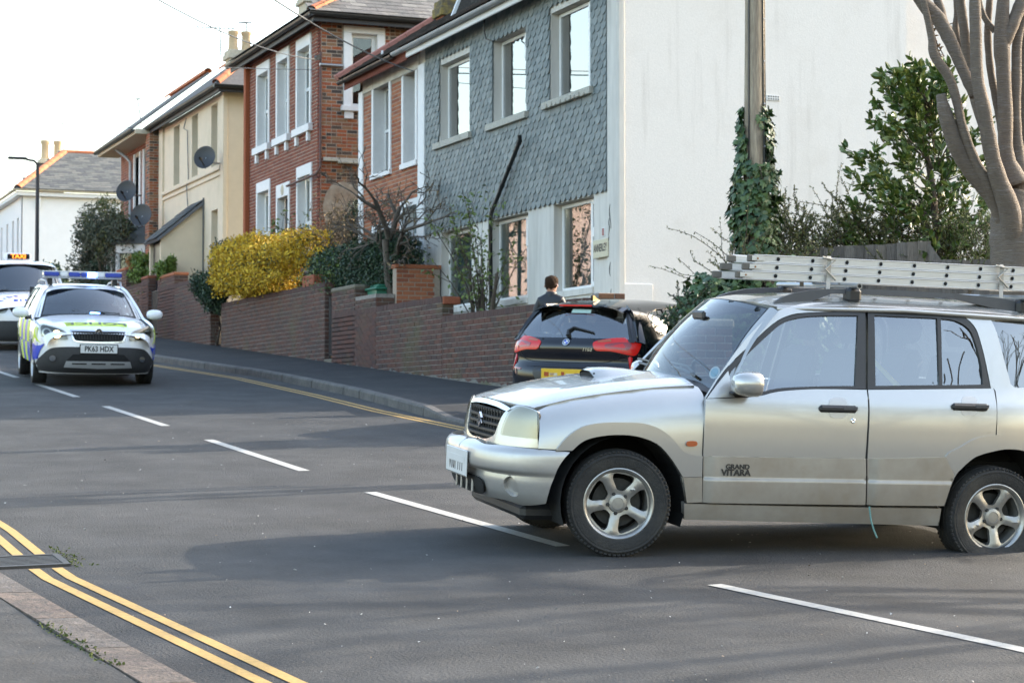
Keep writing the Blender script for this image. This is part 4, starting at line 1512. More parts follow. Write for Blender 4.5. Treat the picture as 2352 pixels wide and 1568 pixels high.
b = MB()
for a, c in (((11.25, 57.6), (11.25, 59.4)), ((11.25, 57.6), (12.1, 57.0)), ((11.25, 59.4), (12.1, 60.0))):
 d = Vector((c[0] - a[0], c[1] - a[1], 0))
 n = Vector((d.y, -d.x, 0)).normalized() * .12
 b.prism([(0, 4.2), (d.length, 4.2), (d.length, 5.05), (0, 5.05)], (a[0], a[1], 0), d.normalized(), Z_, n)
 b.prism([(0, 6.35), (d.length, 6.35), (d.length, 6.6), (0, 6.6)], (a[0], a[1], 0), d.normalized(), Z_, n)
 for t in (0.03, .5, .97):
  b.tube([(a[0] + d.x * t, a[1] + d.y * t, 5.0), (a[0] + d.x * t, a[1] + d.y * t, 6.4)], .05, 4)
bay = b.build("bay_window", MATS["white_trim"], h5)
g = MB()
for a, c in (((11.27, 57.6), (11.27, 59.4)), ((11.27, 57.6), (12.1, 57.02))):
 d = Vector((c[0] - a[0], c[1] - a[1], 0))
 g.prism([(0, 5.0), (d.length, 5.0), (d.length, 6.4), (0, 6.4)], (a[0] + .02, a[1], 0), d.normalized(), Z_, Vector((.01, 0, 0)))
g.build("pane", MATS["window_glass"], bay)
mb = MB()
top = [(12.1, 57.2, 7.2), (12.1, 59.9, 7.2)]
eav = [(12.1, 56.8, 6.6), (11.05, 57.45, 6.6), (11.05, 59.6, 6.6), (12.1, 60.2, 6.6)]
mb.add(top + eav, [(0, 2, 3), (0, 3, 4, 1), (1, 4, 5), (2, 5, 4, 3)])
mb.build("bay_roof", MATS["far_slate"], h5)
b = MB()
b.bbox(11.45, 56.2, 9.58, 12.1, 61.8, 9.72)
b.build("fascia", MATS["cream_stone"], h5)
gutter(h5, "gutter", (11.40, 56.3, 9.72), (11.40, 61.9, 9.72), .07, MATS["black_plastic"])
roof_plane(h5, "roof", MATS["roof_slate"], [(11.35, 56.62, 9.75), (11.35, 61.9, 9.75), (13.6, 61.9, 11.5), (13.6, 56.62, 11.5)])
ridge(h5, (13.6, 56.62, 11.55), (13.6, 61.9, 11.55))
# ------------------------------------------------------------------ white house at the top of the street
h6 = thing("house", "white rendered house with grey hipped roof at the top of the street", "house", (XF, 84, gz(XF, 84)))
YW = 81.06
w6 = [(82.0, 82.45, 6.0, 9.6), (83.3, 83.75, 6.0, 9.6), (84.9, 85.35, 6.0, 9.6), (86.5, 86.9, 6.0, 9.6), (88.3, 88.7, 6.0, 9.6)]
mat("bright_render", (0.78, 0.77, 0.76), 0.9, var=0.05, vs=1)
wall_panel(h6, "facade_wall", MATS["bright_render"], FO, FU, FN, rect(YW + .02, 96, 3, 10.5), [rect(*w) for w in w6], .25)
wall_panel(h6, "side_wall", MATS["bright_render"], (0, YW, 0), X_, -Y_, rect(XF, 24, 3, 10.5), (), .25)
for a0, a1, z0, z1 in w6:
 window(h6, FO, FU, FN, a0, a1, z0, z1, .12, bars=[('all', 7.9)], gm="window_glass", curtain=("curtain", a0, a1))
b = MB()
b.bbox(11.85, 80.8, 10.36, 24, 81.05, 10.52)
b.bbox(11.85, 81.06, 10.36, 12.09, 96, 10.52)
b.build("fascia", MATS["white_trim"], h6)
gutter(h6, "gutter", (11.75, 80.72, 10.6), (24, 80.72, 10.6), .07, MATS["cream_stone"])
gutter(h6, "gutter", (11.78, 80.7, 10.6), (11.78, 96, 10.6), .07, MATS["cream_stone"])
MB().tube([(12.75, 80.95, 10.5), (12.75, 80.98, 9.9)], .05, 8).build("downpipe", MATS["white_trim"], h6)
E0 = Vector((11.8, 80.7, 10.6))
dx, dy, zr = 2.55, 4.2, 12.62
roof_plane(h6, "roof", MATS["far_slate"], [E0, (24, 80.7, 10.6), (24, 80.7 + dy, zr), (11.8 + dx, 80.7 + dy, zr)])
roof_plane(h6, "roof", MATS["far_slate"], [E0, (11.8, 96, 10.6), (11.8 + dx, 96, zr), (11.8 + dx, 80.7 + dy, zr)])
L_ = math.hypot(dy, zr - 10.6)
slates(h6, "slate", MATS["far_slate"], E0 + Vector((0, -.03, .02)), X_, Vector((0, dy / L_, (zr - 10.6) / L_)), Vector((0, -(zr - 10.6) / L_, dy / L_)),
    lambda a, t: t / L_ * dx < a < 9, 21, .22, .38, .42, limit=300, thick=.014)
ridge(h6, E0 + Vector((.05, .05, .05)), (11.8 + dx, 80.7 + dy, zr + .05), r=.16)
ridge(h6, (11.8 + dx, 80.7 + dy, zr + .06), (24, 80.7 + dy, zr + .06), r=.12)
chimney(h6, (14.75, 90.6), 1.0, .7, 11.5, 13.0, "dark_brick", pots=2, pot_h=.85, pot_r=.2, axis='x', cap_h=.2)
# ------------------------------------------------------------------ garden walls of brick along the pavement
mat("wall_brick", (0.10, 0.05, 0.04), 0.85, rand=[(.112, .052, .039), (.09, .046, .037), (.12, .058, .043), (.13, .052, .035), (.075, .045, .038)],
 var=0.3, vs=3, stain=((0.085, 0.08, 0.035), 0.75, 0.52, 0.70, 0.75), bump=0.35, bs=45)
mat("wall_cap", (0.09, 0.05, 0.042), 0.85, rand=[(.095, .05, .042), (.078, .045, .04), (.105, .056, .046)], var=0.3, vs=5, bump=0.3, bs=45)
mat("limewash", (0.22, 0.21, 0.19), 0.95, var=0.5, vs=5, stain=((0.10, 0.10, 0.05), 2.0, 0.5, 0.62, 0.8), bump=0.5, bs=30)
mat("gate_black", (0.02, 0.019, 0.02), 0.5, var=0.3, vs=5)
mat("coping", (0.21, 0.185, 0.14), 0.95, var=0.35, vs=5, bump=0.5, bs=25)
U_WALL, U_CAP = unit_brick("brick", MATS["wall_brick"]), unit_brick("coping_brick", MATS["wall_cap"])
BC, BL = 0.080, 0.232
def garden_wall(label, y0, y1, top, seed, thick=0.2, capped=True, ends=(False, False), loc=None):
 w = thing("garden_wall", label, "wall", (XW, (y0 + y1) / 2, wall_base((y0 + y1) / 2)), group="brick garden walls along the pavement")
 zb = wall_base(y0) - 0.25
 mb = MB()
 mb.box(XW + .004, y0 + .004, zb, XW + thick - .004, y1 - .004, top - 0.012)
 mb.build("mortar_core", MATS["wall_mortar"], w)
 cap = 0.115 if capped else 0
 h_ = top - cap - zb
 n = int(h_ / BC)
 z0 = top - cap - n * BC
 lay_bricks(w, U_WALL, Vector((XW, y0, z0)), Y_, -X_, y1 - y0, n * BC, L=BL, C=BC, J=0.012, holes=(), proud=.006, depth=.03,
      base=lambda a: wall_base(y0 + a) - z0 - 0.02, limit=300, seed=seed)
 if capped:
  k = int((y1 - y0) / 0.078)
  items = []
  for i in range(k):
   rot = Matrix((Y_, -X_, Z_)).transposed()
   items.append((rot, Vector((XW + thick / 2 - .003 + rnd.uniform(-.002, .002), y0 + (i + .5) * (y1 - y0) / k, top - cap / 2 + rnd.uniform(-.003, .003))), ((y1 - y0) / k - .007, thick + .012, cap - .006)))
  pieces(w, "coping_brick", U_CAP, items, 300)
 for e, yy, nn in ((ends[0], y0, -Y_), (ends[1], y1, Y_)):
  if e:
   lay_bricks(w, U_WALL, Vector((XW, yy, z0)), X_, nn, thick, n * BC + cap, L=BL, C=BC, J=.012, proud=.006, depth=.03, limit=60, seed=seed + 20)
 # patchy limewash where the wall meets the pavement
 rgk = random.Random(seed)
 top_pts, yv = [], y0
 while yv < y1:
  top_pts.append((yv, wall_base(yv) + rgk.choice((.01, .015, .03, .05, .07)) * rgk.uniform(.5, 1.2)))
  yv += rgk.uniform(.05, .16)
 top_pts.append((y1, wall_base(y1) + .03))
 poly = [(y0, wall_base(y0) - .1)] + [(y1, wall_base(y1) - .1)] + top_pts[::-1]
 b = MB().prism(poly, (XW - .009, 0, 0), Y_, Z_, (-.006, 0, 0))
 b.build("limewash_patch", MATS["limewash"], w)
 return w
def pier(w, y0, y1, z1, xw=None, thick=.34, cap="coping", seed=3, unit=None, x0=None):
 x0 = XW if x0 is None else x0
 zb = wall_base(y0) - .2
 m = MB()
 m.box(x0 + .004, y0 + .004, zb, x0 + thick, y1 - .004, z1 - .02)
 p = m.build("pier", MATS["wall_mortar"], w)
 n = int((z1 - zb - .08) / BC)
 for o, u, nn, ul in ((Vector((x0, y0, z1 - .08 - n * BC)), Y_, -X_, y1 - y0), (Vector((x0, y0, z1 - .08 - n * BC)), X_, -Y_, thick)):
  lay_bricks(p, unit or U_WALL, o, u, nn, ul, n * BC, L=BL, C=BC, J=.012, proud=.007, depth=.03, limit=80, seed=seed)
 if cap:
  MB().bbox(x0 - .02, y0 - .015, z1 - .08, x0 + thick + .02, y1 + .015, z1, b=.02).build("pier_cap", MATS[cap], p)
 return p
wa = garden_wall("dark brick garden wall in front of the slate-hung house, lowest and nearest of the row", 24.55, 29.86, 3.32, 11)
wb = garden_wall("dark brick garden wall with a stepped pier and orange end block, left of the rose bush", 29.88, 35.72, 3.635, 12, ends=(True, False))
MB().bbox(XW + .01, 29.84, 3.50, XW + .30, 30.12, 3.62, b=.012).build("end_block", MATS["orange_brick"], wb)
pier(wb, 34.36, 35.73, 4.08, seed=31)
pier(wb, 33.18, 34.34, 3.87, seed=32, cap=None)
wc = garden_wall("mossy brown brick garden wall below the yellow bush and the dark hedge", 36.2, 44.05, 4.24, 13, ends=(True, False))
MB().bbox(XW - .01, 36.9, 4.20, XW + .25, 37.65, 4.42, b=.015).build("end_block", MATS["orange_brick"], wc)
wd = garden_wall("dark brick garden wall below the cream house, with a capped pier", 45.06, 50.62, 4.95, 14, ends=(True, False))
pier(wd, 48.75, 50.6, 5.24, seed=33, cap="orange_brick")
we = garden_wall("dark brick garden wall partly hidden behind the police car", 51.75, 58.5, 5.22, 15, ends=(True, False))
pier(we, 51.76, 52.6, 5.35, seed=34, cap="orange_brick")
pier(we, 54.6, 55.9, 5.75, seed=35, cap="orange_brick")
# side return of the first wall beside the driveway
wr = thing("garden_wall", "low dark brick pier at the driveway edge in front of the ivy mound", "wall", (10.2, 19.7, gz(10.2, 19.7)))
b = MB()
b.bbox(9.98, 19.45, 1.4, 10.42, 19.85, 2.78)
b.build("mortar_core", MATS["wall_mortar"], wr)
for o, u, nn, ul in ((Vector((9.98, 19.45, 1.5)), X_, -Y_, .44), (Vector((9.98, 19.45, 1.5)), Y_, -X_, .40)):
 lay_bricks(wr, U_WALL, o, u, nn, ul, 1.2, L=BL, C=BC, J=.012, proud=.007, limit=120, seed=41)
MB().bbox(9.96, 19.43, 2.70, 10.44, 19.87, 2.80, b=.02).build("pier_cap", MATS["coping"], wr)
wq = thing("garden_wall", "brick return of the garden wall behind the person, below the right lower window", "wall", (11.3, 24.6, 2.2))
b = MB()
b.bbox(XW + .21, 24.45, 1.6, 11.5, 24.65, 3.38)
b.build("mortar_core", MATS["wall_mortar"], wq)
lay_bricks(wq, U_DARK, Vector((XW + .21, 24.45, 1.7)), X_, -Y_, .39, 1.68, L=BL, C=BC, J=.012, proud=.007, limit=150, seed=42)
# gates
for (y0, y1, z1, lb) in ((35.76, 36.17, 3.98, "narrow black metal gate between two brick walls, right of the dark hedge"),
        (50.68, 51.70, 4.95, "black metal gate seen edge-on beside the police car")):
 gt = thing("garden_gate", lb, "gate", (XW + .1, (y0 + y1) / 2, wall_base(y0)))
 zb = wall_base(y0) + .12
 f = MB()
 f.bbox(XW + .07, y0 + .01, zb, XW + .11, y0 + .05, z1)
 f.bbox(XW + .07, y1 - .05, zb, XW + .11, y1 - .01, z1)
 f.bbox(XW + .072, y0 + .05, z1 - .06, XW + .108, y1 - .05, z1 - .02)
 f.bbox(XW + .072, y0 + .05, zb + .05, XW + .108, y1 - .05, zb + .09)
 f.build("gate_frame", MATS["gate_black"], gt)
 n = int((y1 - y0) / .05)
 for i in range(1, n):
  MB().bbox(XW + .08, y0 + i * (y1 - y0) / n - .012, zb + .09, XW + .10, y0 + i * (y1 - y0) / n + .012, z1 - .06, b=.004).build("bar", MATS["gate_black"], gt)
 b = MB()
 b.bbox(XW - .01, y0 - .02, zb - .45, XW + .2, y1 + .02, zb - .01)
 b.build("step", MATS["coping"], gt)
# orange brick side wall in front of the low red house, green bin behind the pier
wo = thing("garden_wall", "orange brick cross wall running back to the low red brick house", "wall", (11.5, 33.4, 2.9))
b = MB()
b.bbox(XW + .35, 33.12, 2.2, 12.05, 33.32, 4.30)
b.build("mortar_core", MATS["mortar"], wo)
lay_bricks(wo, U_ORANGE, Vector((XW + .35, 33.12, 2.7)), X_, -Y_, .70, 1.62, J=.012, proud=.006, limit=200, seed=44)
MB().bbox(XW + .33, 33.10, 4.29, 12.07, 33.34, 4.36, b=.01).build("coping", MATS["orange_brick"], wo)
mat("bin_green", (0.03, 0.16, 0.10), 0.45)
bn = thing("wheelie_bin", "green plastic bin lid showing over the brick wall beside the orange cross wall", "bin", (11.5, 34.0, 2.8))
b = MB()
b.prism([(-.26, 0), (.26, 0), (.3, .95), (-.3, .95)], (11.4, 33.75, 3.0), X_, Z_, (0, .5, 0))
b.build("body", MATS["bin_green"], bn)
b = MB()
b.bbox(11.06, 33.68, 3.955, 11.74, 34.32, 4.0, b=.02)
b.bbox(11.12, 33.75, 4.0, 11.68, 34.2, 4.05, b=.03)
b.build("lid", MATS["bin_green"], bn)
# ------------------------------------------------------------------ trees, bushes, fence, pole and wires
mat("leaf_dark", (0.025, 0.055, 0.028), 0.5, rand=[(.022, .05, .026), (.03, .065, .03), (.018, .04, .022), (.04, .075, .03)], spec=.5)
mat("leaf_yellow", (0.62, 0.40, 0.02), 0.7, rand=[(.62, .40, .02), (.66, .45, .03), (.50, .30, .015), (.40, .26, .02), (.68, .47, .04)])
mat("leaf_olive", (0.11, 0.13, 0.045), 0.7, rand=[(.11, .13, .045), (.15, .16, .055), (.08, .105, .035), (.18, .17, .06), (.06, .08, .03)])
mat("leaf_laurel", (0.07, 0.12, 0.02), 0.4, rand=[(.065, .115, .022), (.10, .16, .028), (.045, .09, .02), (.14, .18, .035), (.17, .20, .045), (.08, .13, .03)], spec=.6)
mat("leaf_ivy", (0.035, 0.075, 0.022), 0.5, rand=[(.035, .075, .022), (.05, .095, .028), (.022, .055, .02), (.08, .125, .035)], spec=.5)
mat("leaf_lime", (0.13, 0.20, 0.03), 0.6, rand=[(.13, .20, .03), (.10, .16, .025), (.16, .24, .04), (.07, .12, .025)])
mat("leaf_grey", (0.085, 0.10, 0.065), 0.75, rand=[(.085, .10, .065), (.065, .08, .05), (.11, .125, .08), (.07, .075, .05)])
mat("leaf_dry", (0.20, 0.14, 0.07), 0.8, rand=[(.20, .14, .07), (.14, .09, .05), (.26, .19, .10), (.10, .07, .045)])
mat("leaf_spring", (0.12, 0.17, 0.04), 0.6, rand=[(.12, .17, .04), (.09, .13, .035), (.15, .20, .05)])
mat("leaf_bronze", (0.30, 0.11, 0.04), 0.6, rand=[(.30, .11, .04), (.24, .14, .04), (.36, .16, .05)])
mat("bark_cherry", (0.21, 0.165, 0.125), 0.8, col2=(0.12, 0.09, 0.068), vs=2.2, var=0.30, stretch=(2.5, 2.5, 24), bump=0.9, bs=5, stain=((0.28, 0.24, 0.21), 2.2, 0.5, 0.66, 0.6))
mat("bark_dark", (0.075, 0.055, 0.043), 0.9, col2=(0.12, 0.095, 0.07), vs=8, var=0.4, bump=0.6, bs=30)
mat("bark_grey", (0.16, 0.13, 0.105), 0.9, col2=(0.09, 0.075, 0.06), vs=8, var=0.4, bump=0.6, bs=30)
mat("pole_wood", (0.50, 0.41, 0.30), 0.85, col2=(0.34, 0.27, 0.20), vs=5, var=0.45, stretch=(6, 6, 0.35), bump=0.5, bs=14, stain=((0.09, 0.07, 0.055), 3.0, 0.62, 0.70, 0.8))
mat("fence_wood", (0.20, 0.175, 0.155), 0.9, rand=[(.20, .175, .155), (.24, .21, .185), (.16, .14, .125), (.22, .185, .155)], var=0.45, vs=4, stretch=(5, 5, 0.5), bump=0.5, bs=25)
def bush(name, label, base, stems, foliage, group=None, cat="bush"):
 """stems: list of (dx, dy, height, r); foliage: list of (points, size, material, kwargs)."""
 t = thing(name, label, cat, base, group)
 B = Vector(base)
 for i, (dx, dy, hh, r) in enumerate(stems):
  mb = MB()
  twig_tree(mb, B, (dx, dy, hh), math.sqrt(dx * dx + dy * dy + hh * hh) * .38, r, 2, random.Random(len(label) + i), .6, .15, .7, 4)
  mb.build("stem", MATS["bark_dark"], t, smooth=80)
 for i, (P, size, m, kw) in enumerate(foliage):
  leaves("crown", P, size, MATS[m], t, seed=i + len(label), **kw)
 return t
# yellow-flowering bush over the wall
def mass(n, boxes, seed, depth=.22, bump=.17):
 """Points in the outer skin of a few joined rounded boxes (c, r): the clipped mass of a hedge or big bush."""
 rg = np.random.default_rng(seed)
 out, tot = [], sum(r[0] * r[1] + r[1] * r[2] for c, r in boxes)
 for c, r in boxes:
  k = int(n * (r[0] * r[1] + r[1] * r[2]) / tot)
  d = rg.normal(size=(k, 3))
  d = np.sign(d) * np.abs(d) ** .8
  d /= (np.abs(d) ** 3.2).sum(1, keepdims=True) ** (1 / 3.2)
  w = 1 + bump * (np.sin(d[:, :1] * 5 + c[1] * 3) * np.sin(d[:, 1:2] * 9 + 1) + .6 * np.sin(d[:, 2:] * 11 + d[:, 1:2] * 13))
  out.append(np.array(c) + d * np.array(r) * w * (1 - depth * rg.uniform(0, 1, (k, 1)) ** 1.6) + rg.normal(0, .025, (k, 3)))
 return np.concatenate(out)
YB_ = [((11.05, 41.6, 4.88), (.62, 1.75, .60)), ((10.85, 40.2, 4.78), (.5, 1.5, .50)), ((11.15, 43.0, 5.0), (.55, 1.5, .52)), ((11.3, 38.9, 5.05), (.45, .8, .36))]
bush("flowering_bush", "big bush covered in bright yellow flowers, bulging over the garden wall", (11.3, 41.8, wall_base(41.8) + .3),
  [(0, 0.8, 1.3, .03), (-.1, -.7, 1.2, .03), (-.3, .1, 1.2, .03), (-.2, 1.3, 1, .025)],
  [(mass(30000, YB_, 3), .07, "leaf_yellow", {}), (mass(9000, [(c, np.array(r) * .9) for c, r in YB_], 4, .5), .075, "leaf_olive", {})])
bush("bush", "dark green bush tucked under the left end of the yellow bush", (10.95, 44.6, wall_base(44.6)),
  [(0, .1, 1.0, .03), (-.1, -.2, .8, .02)],
  [(blob_points(9000, (10.82, 44.55, 4.55), (.45, .75, .62), 21, .6, 12, .45), .07, "leaf_dark", {})])
bush("bush", "scrubby grey-green shrub behind the yellow bush, at the corner of the cream house", (11.6, 46.6, wall_base(46.6)),
  [(0, 0, 2.2, .03), (0, -.5, 1.9, .02), (0.1, .5, 1.8, .02)],
  [(blob_points(5200, (11.6, 46.3, 5.35), (.4, 1.2, .55), 23, .4, 14, .4), .075, "leaf_grey", {}), (blob_points(900, (11.4, 46.2, 5.3), (.4, 1.1, .6), 24, .4, 10, .4), .08, "leaf_olive", {})])
# dark clipped hedge
HB_ = [((11.45, 36.9, 4.33), (.42, 1.35, .60)), ((11.5, 35.2, 4.28), (.42, 1.5, .62)), ((11.55, 34.25, 4.45), (.38, .85, .52))]
hp = mass(36000, HB_, 31, .28, .09)
bush("hedge", "dense dark green hedge along the wall between the yellow bush and the bare tree", (11.5, 36.2, wall_base(36.2) + .3),
  [(0, y, 1.4, .03) for y in (-1.4, -.7, 0, .7, 1.3)],
  [(hp, .062, "leaf_dark", {}), (blob_points(1400, (11.2, 36.8, 4.3), (.5, 1.7, .7), 36, .8, 22, .4), .06, "leaf_laurel", {})], cat="hedge")
# lanky shoots rising from behind the yellow bush
def shoots(name, label, base, n, h, spread, seed, m="leaf_spring", lsize=.06, ln=16, bark="bark_dark", lean=(0, 0), r=.008, bend=.3, cat="shrub", dens=1.0):
 t = thing(name, label, cat, base)
 rg = random.Random(seed)
 P = []
 for i in range(n):
  mb = MB()
  a = rg.uniform(0, 2 * math.pi)
  s = rg.uniform(.1, 1) * spread
  hh = h * rg.uniform(.6, 1.05)
  pts = []
  for k in range(7):
   q = k / 6
   pts.append(Vector(base) + Vector((math.cos(a) * s * q ** 1.5 + lean[0] * q + rg.gauss(0, .02), math.sin(a) * s * q ** 1.5 + lean[1] * q + rg.gauss(0, .02), hh * (q - bend * .35 * q * q * s))))
  rr = r * rg.uniform(.7, 1.5)
  mb.tube(pts, [rr * (1 - .75 * k / 6) for k in range(7)], n=5, cap=False)
  for k in range(rg.randint(1, 4)):
   q = rg.randint(2, 5)
   d = Vector((rg.gauss(0, 1), rg.gauss(0, 1), rg.uniform(.2, 1))).normalized() * hh * rg.uniform(.1, .28)
   side = [pts[q], pts[q] + d * .5 + Vector((0, 0, .02)), pts[q] + d + Vector((0, 0, .05))]
   mb.tube(side, [rr * .5, rr * .4, rr * .2], n=4, cap=False)
   P += [tuple(side[1].lerp(side[2], rg.random())) for _ in range(int(ln / 3 * dens))]
  P += [tuple(pts[rg.randint(2, 5)].lerp(pts[6], rg.random() * .9)) for _ in range(int(ln * dens))]
  mb.build("stem", MATS[bark], t, smooth=80)
 if P:
  leaves("foliage", np.array(P) + np.random.default_rng(seed).normal(0, .015, (len(P), 3)), lsize, MATS[m], t, seed=seed)
 return t
shoots("rose_shoots", "thin leafy shoots standing up behind the yellow bush, before the red brick house", (11.7, 41.6, 4.6), 9, 1.9, .9, 51, lsize=.11, ln=9)
# climbing rose in front of the slate-hung house
t = shoots("rose_bush", "leggy climbing rose with bare thorny stems against the slate-hung house", (11.55, 29.75, wall_base(29.75) + .3), 26, 2.75, 1.15, 52, lsize=.085, ln=16, r=.010, bark="bark_dark")
for i in range(5):
 mb = MB()
 b0 = Vector((11.5 + .1 * (i % 2), 29.55 + .09 * i, wall_base(29.6) + .2))
 mb.tube([b0, b0 + Vector((0, .06 * (i - 2), .5)), b0 + Vector((.02, .13 * (i - 2), 1.0)), b0 + Vector((.03, .22 * (i - 2), 1.45))], [.045, .04, .032, .018], n=7)
 mb.build("old_stem", MATS["bark_dark"], t, smooth=80)
# ---- bare tree by the low red house
def bare_tree(name, label, base, trunks, seed, depth=4, L=1.0, spread=.75, up=.12, buds=None, bark="bark_grey", minr=.004, kids=(2, 3), ratio=.72):
 t = thing(name, label, "tree", base)
 rg = random.Random(seed)
 ends = []
 for (d, l, r) in trunks:
  mb = MB()
  twig_tree(mb, base, d, l, r, 0, rg, n=6, wob=.10)
  tip = Vector(base) + Vector(d).normalized() * l
  mb.build("trunk", MATS[bark], t, smooth=80)
  tp = Vector(mb.v[-1])
  for k in range(4):
   cb = MB()
   dd = (Vector(d).normalized() * .6 + Vector((rg.gauss(0, .5), rg.gauss(0, .8), rg.uniform(.1, .7)))).normalized()
   at = Vector(base).lerp(tp, rg.uniform(.7, 1.0)) if k else tp
   twig_tree(cb, at, dd, L * rg.uniform(.8, 1.1), r * .62, depth, rg, spread, up, ratio, 4, ends, kids, minr, .14)
   cb.build("branch", MATS[bark], t, smooth=80)
 if buds:
  m, size, frac = buds
  P = [tuple(e) for e in ends if rg.random() < frac]
  leaves("foliage", P, size, MATS[m], t, seed=seed)
 return t
bare_tree("bare_tree", "gnarled bare tree with twisted branches in front of the low red house", (11.55, 33.75, wall_base(33.7) + .3),
    [((0, -.02, 1), 2.0, .085), ((-.1, .45, 1), 1.7, .07), ((0.0, .75, .8), 1.5, .055)], 61, depth=4, L=.72, spread=.85, up=.05, buds=("leaf_dry", .06, .5), minr=.0055)
bush("bush", "dark conical shrub among the bare branches, beside the red brick side wall", (12.3, 38.6, wall_base(38.6) + .3), [(0, 0, 1.8, .03), (.1, .2, 1.5, .02)],
  [(blob_points(4500, (12.25, 38.6, 5.35), (.35, .5, .55), 63, .5, 10, .5), .07, "leaf_dark", {}), (blob_points(1500, (12.0, 38.7, 5.3), (.6, .9, .7), 64, .4, 14, .4), .06, "leaf_dry", {})])
bare_tree("bare_shrub", "tangled brown shrub with dry twigs against the red brick side wall", (12.0, 38.0, wall_base(38) + .4),
    [((0, .3, 1), 1.3, .03), ((.1, -.3, 1), 1.2, .03), ((-.2, .0, 1), 1.2, .03), ((.25, .4, 1), 1.3, .03)], 66, depth=3, L=.7, spread=1.0, up=-.02, buds=("leaf_dry", .07, .8), minr=.005)
# ---- far bushes
bush("olive_tree", "bushy grey-green small tree beyond the police car, before the white house", (11.3, 58.6, wall_base(55)),
  [(0, .3, 3.2, .07), (-.3, -.5, 3, .06), (.2, .9, 2.6, .05), (-.1, -1.0, 2.4, .05)],
  [(blob_points(17000, (11.3, 59.6, 6.55), (1.0, 3.0, 1.75), 71, .45, 34, .30), .13, "leaf_grey", {'aspect': .32}), (blob_points(6000, (11.1, 59.4, 5.2), (.8, 2.8, 1.0), 72, .4, 22, .33), .13, "leaf_dark", {'aspect': .35}),
   (blob_points(3500, (11.2, 59.4, 7.2), (.8, 2.4, 1.2), 73, .4, 22, .33), .13, "leaf_olive", {'aspect': .32})], cat="tree")
bush("bush", "bright yellow-green shrub over the wall beside the brick pier, below the cream house", (11.2, 53.0, wall_base(53)),
  [(0, 0, 1.5, .03), (0, .6, 1.3, .02), (0, -.5, 1.3, .02)],
  [(blob_points(6500, (11.2, 53.2, 5.55), (.42, 1.5, .52), 74, .5, 18, .40), .10, "leaf_lime", {}), (blob_points(1500, (11.2, 53.2, 5.2), (.4, 1.4, .6), 75, .3, 18, .4), .10, "leaf_olive", {}),
   (blob_points(2200, (11.1, 50.6, 5.4), (.35, .7, .35), 76, .5, 8, .45), .09, "leaf_lime", {})])
bush("bush", "low green hedge plants far up the street behind the taxi", (10.6, 68, gz(10.6, 68)),
  [(0, 0, 1.5, .04), (0, 1.5, 1.4, .03), (0, -1.5, 1.4, .03)],
  [(blob_points(9000, (10.9, 69, 5.6), (.9, 4.5, 1.15), 77, .5, 30, .30), .16, "leaf_olive", {}), (blob_points(4000, (10.6, 65.5, 5.7), (.6, 2.4, .9), 78, .5, 18, .33), .15, "leaf_dark", {})])
bush("bush", "pale lime-green shrub at the foot of the white house, above the taxi", (11.3, 79, gz(11.3, 79)),
  [(0, 0, 1.2, .03), (0, .8, 1.1, .03)],
  [(blob_points(5000, (11.1, 80, 6.1), (.6, 3.6, .8), 79, .5, 22, .33), .17, "leaf_lime", {})])
bush("bush", "small dark red shrub below the bay window of the narrow brick house", (11.35, 56.3, wall_base(55)), [(0, 0, 1.7, .02)],
  [(blob_points(1500, (11.4, 56.2, 5.75), (.3, .55, .42), 80, .4, 8, .45), .09, "leaf_bronze", {})])
# ---- timber fence panels
def fence(label, A, B, zt0, zt1, zb, n, cut=None, seed=1):
 A, B = Vector((*A, 0)), Vector((*B, 0))
 t = thing("timber_fence", label, "fence", ((A.x + B.x) / 2, (A.y + B.y) / 2, zb), group="weathered feather-edge fence panels")
 u = (B - A)
 L = u.length
 u.normalize()
 nrm = Vector((u.y, -u.x, 0))
 if nrm.y > 0:
  nrm = -nrm
 rg = random.Random(seed)
 for i in range(n):
  a0, a1 = L * i / n - .014, L * (i + 1) / n + .014
  z0 = zt0 + (zt1 - zt0) * (i + .5) / n + rg.uniform(-.008, .008)
  za, zc = z0, z0 + (zt1 - zt0) / n
  if cut and i == n - 1:
   zc = z0 - cut
  mb = MB()
  d0, d1 = .004, .019 + rg.uniform(0, .004)
  tk = .009
  ps = [(a0, d1), (a1, d0), (a1, d0 - tk), (a0, d1 - tk)]
  vs = []
  for k, (a, d) in enumerate(ps):
   vs.append(Vector((A.x, A.y, 0)) + u * a + nrm * d + Z_ * zb)
  for k, (a, d) in enumerate(ps):
   zz = za if k in (0, 3) else zc
   vs.append(Vector((A.x, A.y, 0)) + u * a + nrm * d + Z_ * zz)
  mb.add(vs, [(0, 1, 5, 4), (1, 2, 6, 5), (2, 3, 7, 6), (3, 0, 4, 7), (4, 5, 6, 7), (3, 2, 1, 0)])
  mb.build("board", MATS["fence_wood"], t)
 for zz in (.35, .8):
  mb = MB()
  c0, c1 = Vector((A.x, A.y, zb + (zt0 - zb) * zz)), Vector((B.x, B.y, zb + (zt1 - zb) * zz))
  mb.prism([(0, 0), (L, (c1.z - c0.z)), (L, (c1.z - c0.z) + .08), (0, .08)], c0 - nrm * .012, u, Z_, -nrm * .035)
  mb.build("rail", MATS["fence_wood"], t)
 return t
f1 = fence("weathered grey fence panel with a raked top, behind the ladders", (12.30, 21.40), (13.74, 20.46), 3.75, 3.83, 1.7, 14, cut=.22, seed=5)
f2 = fence("lower weathered grey fence panel beside the big tree trunk", (13.76, 20.44), (15.6, 19.0), 3.60, 3.60, 1.6, 19, seed=6)
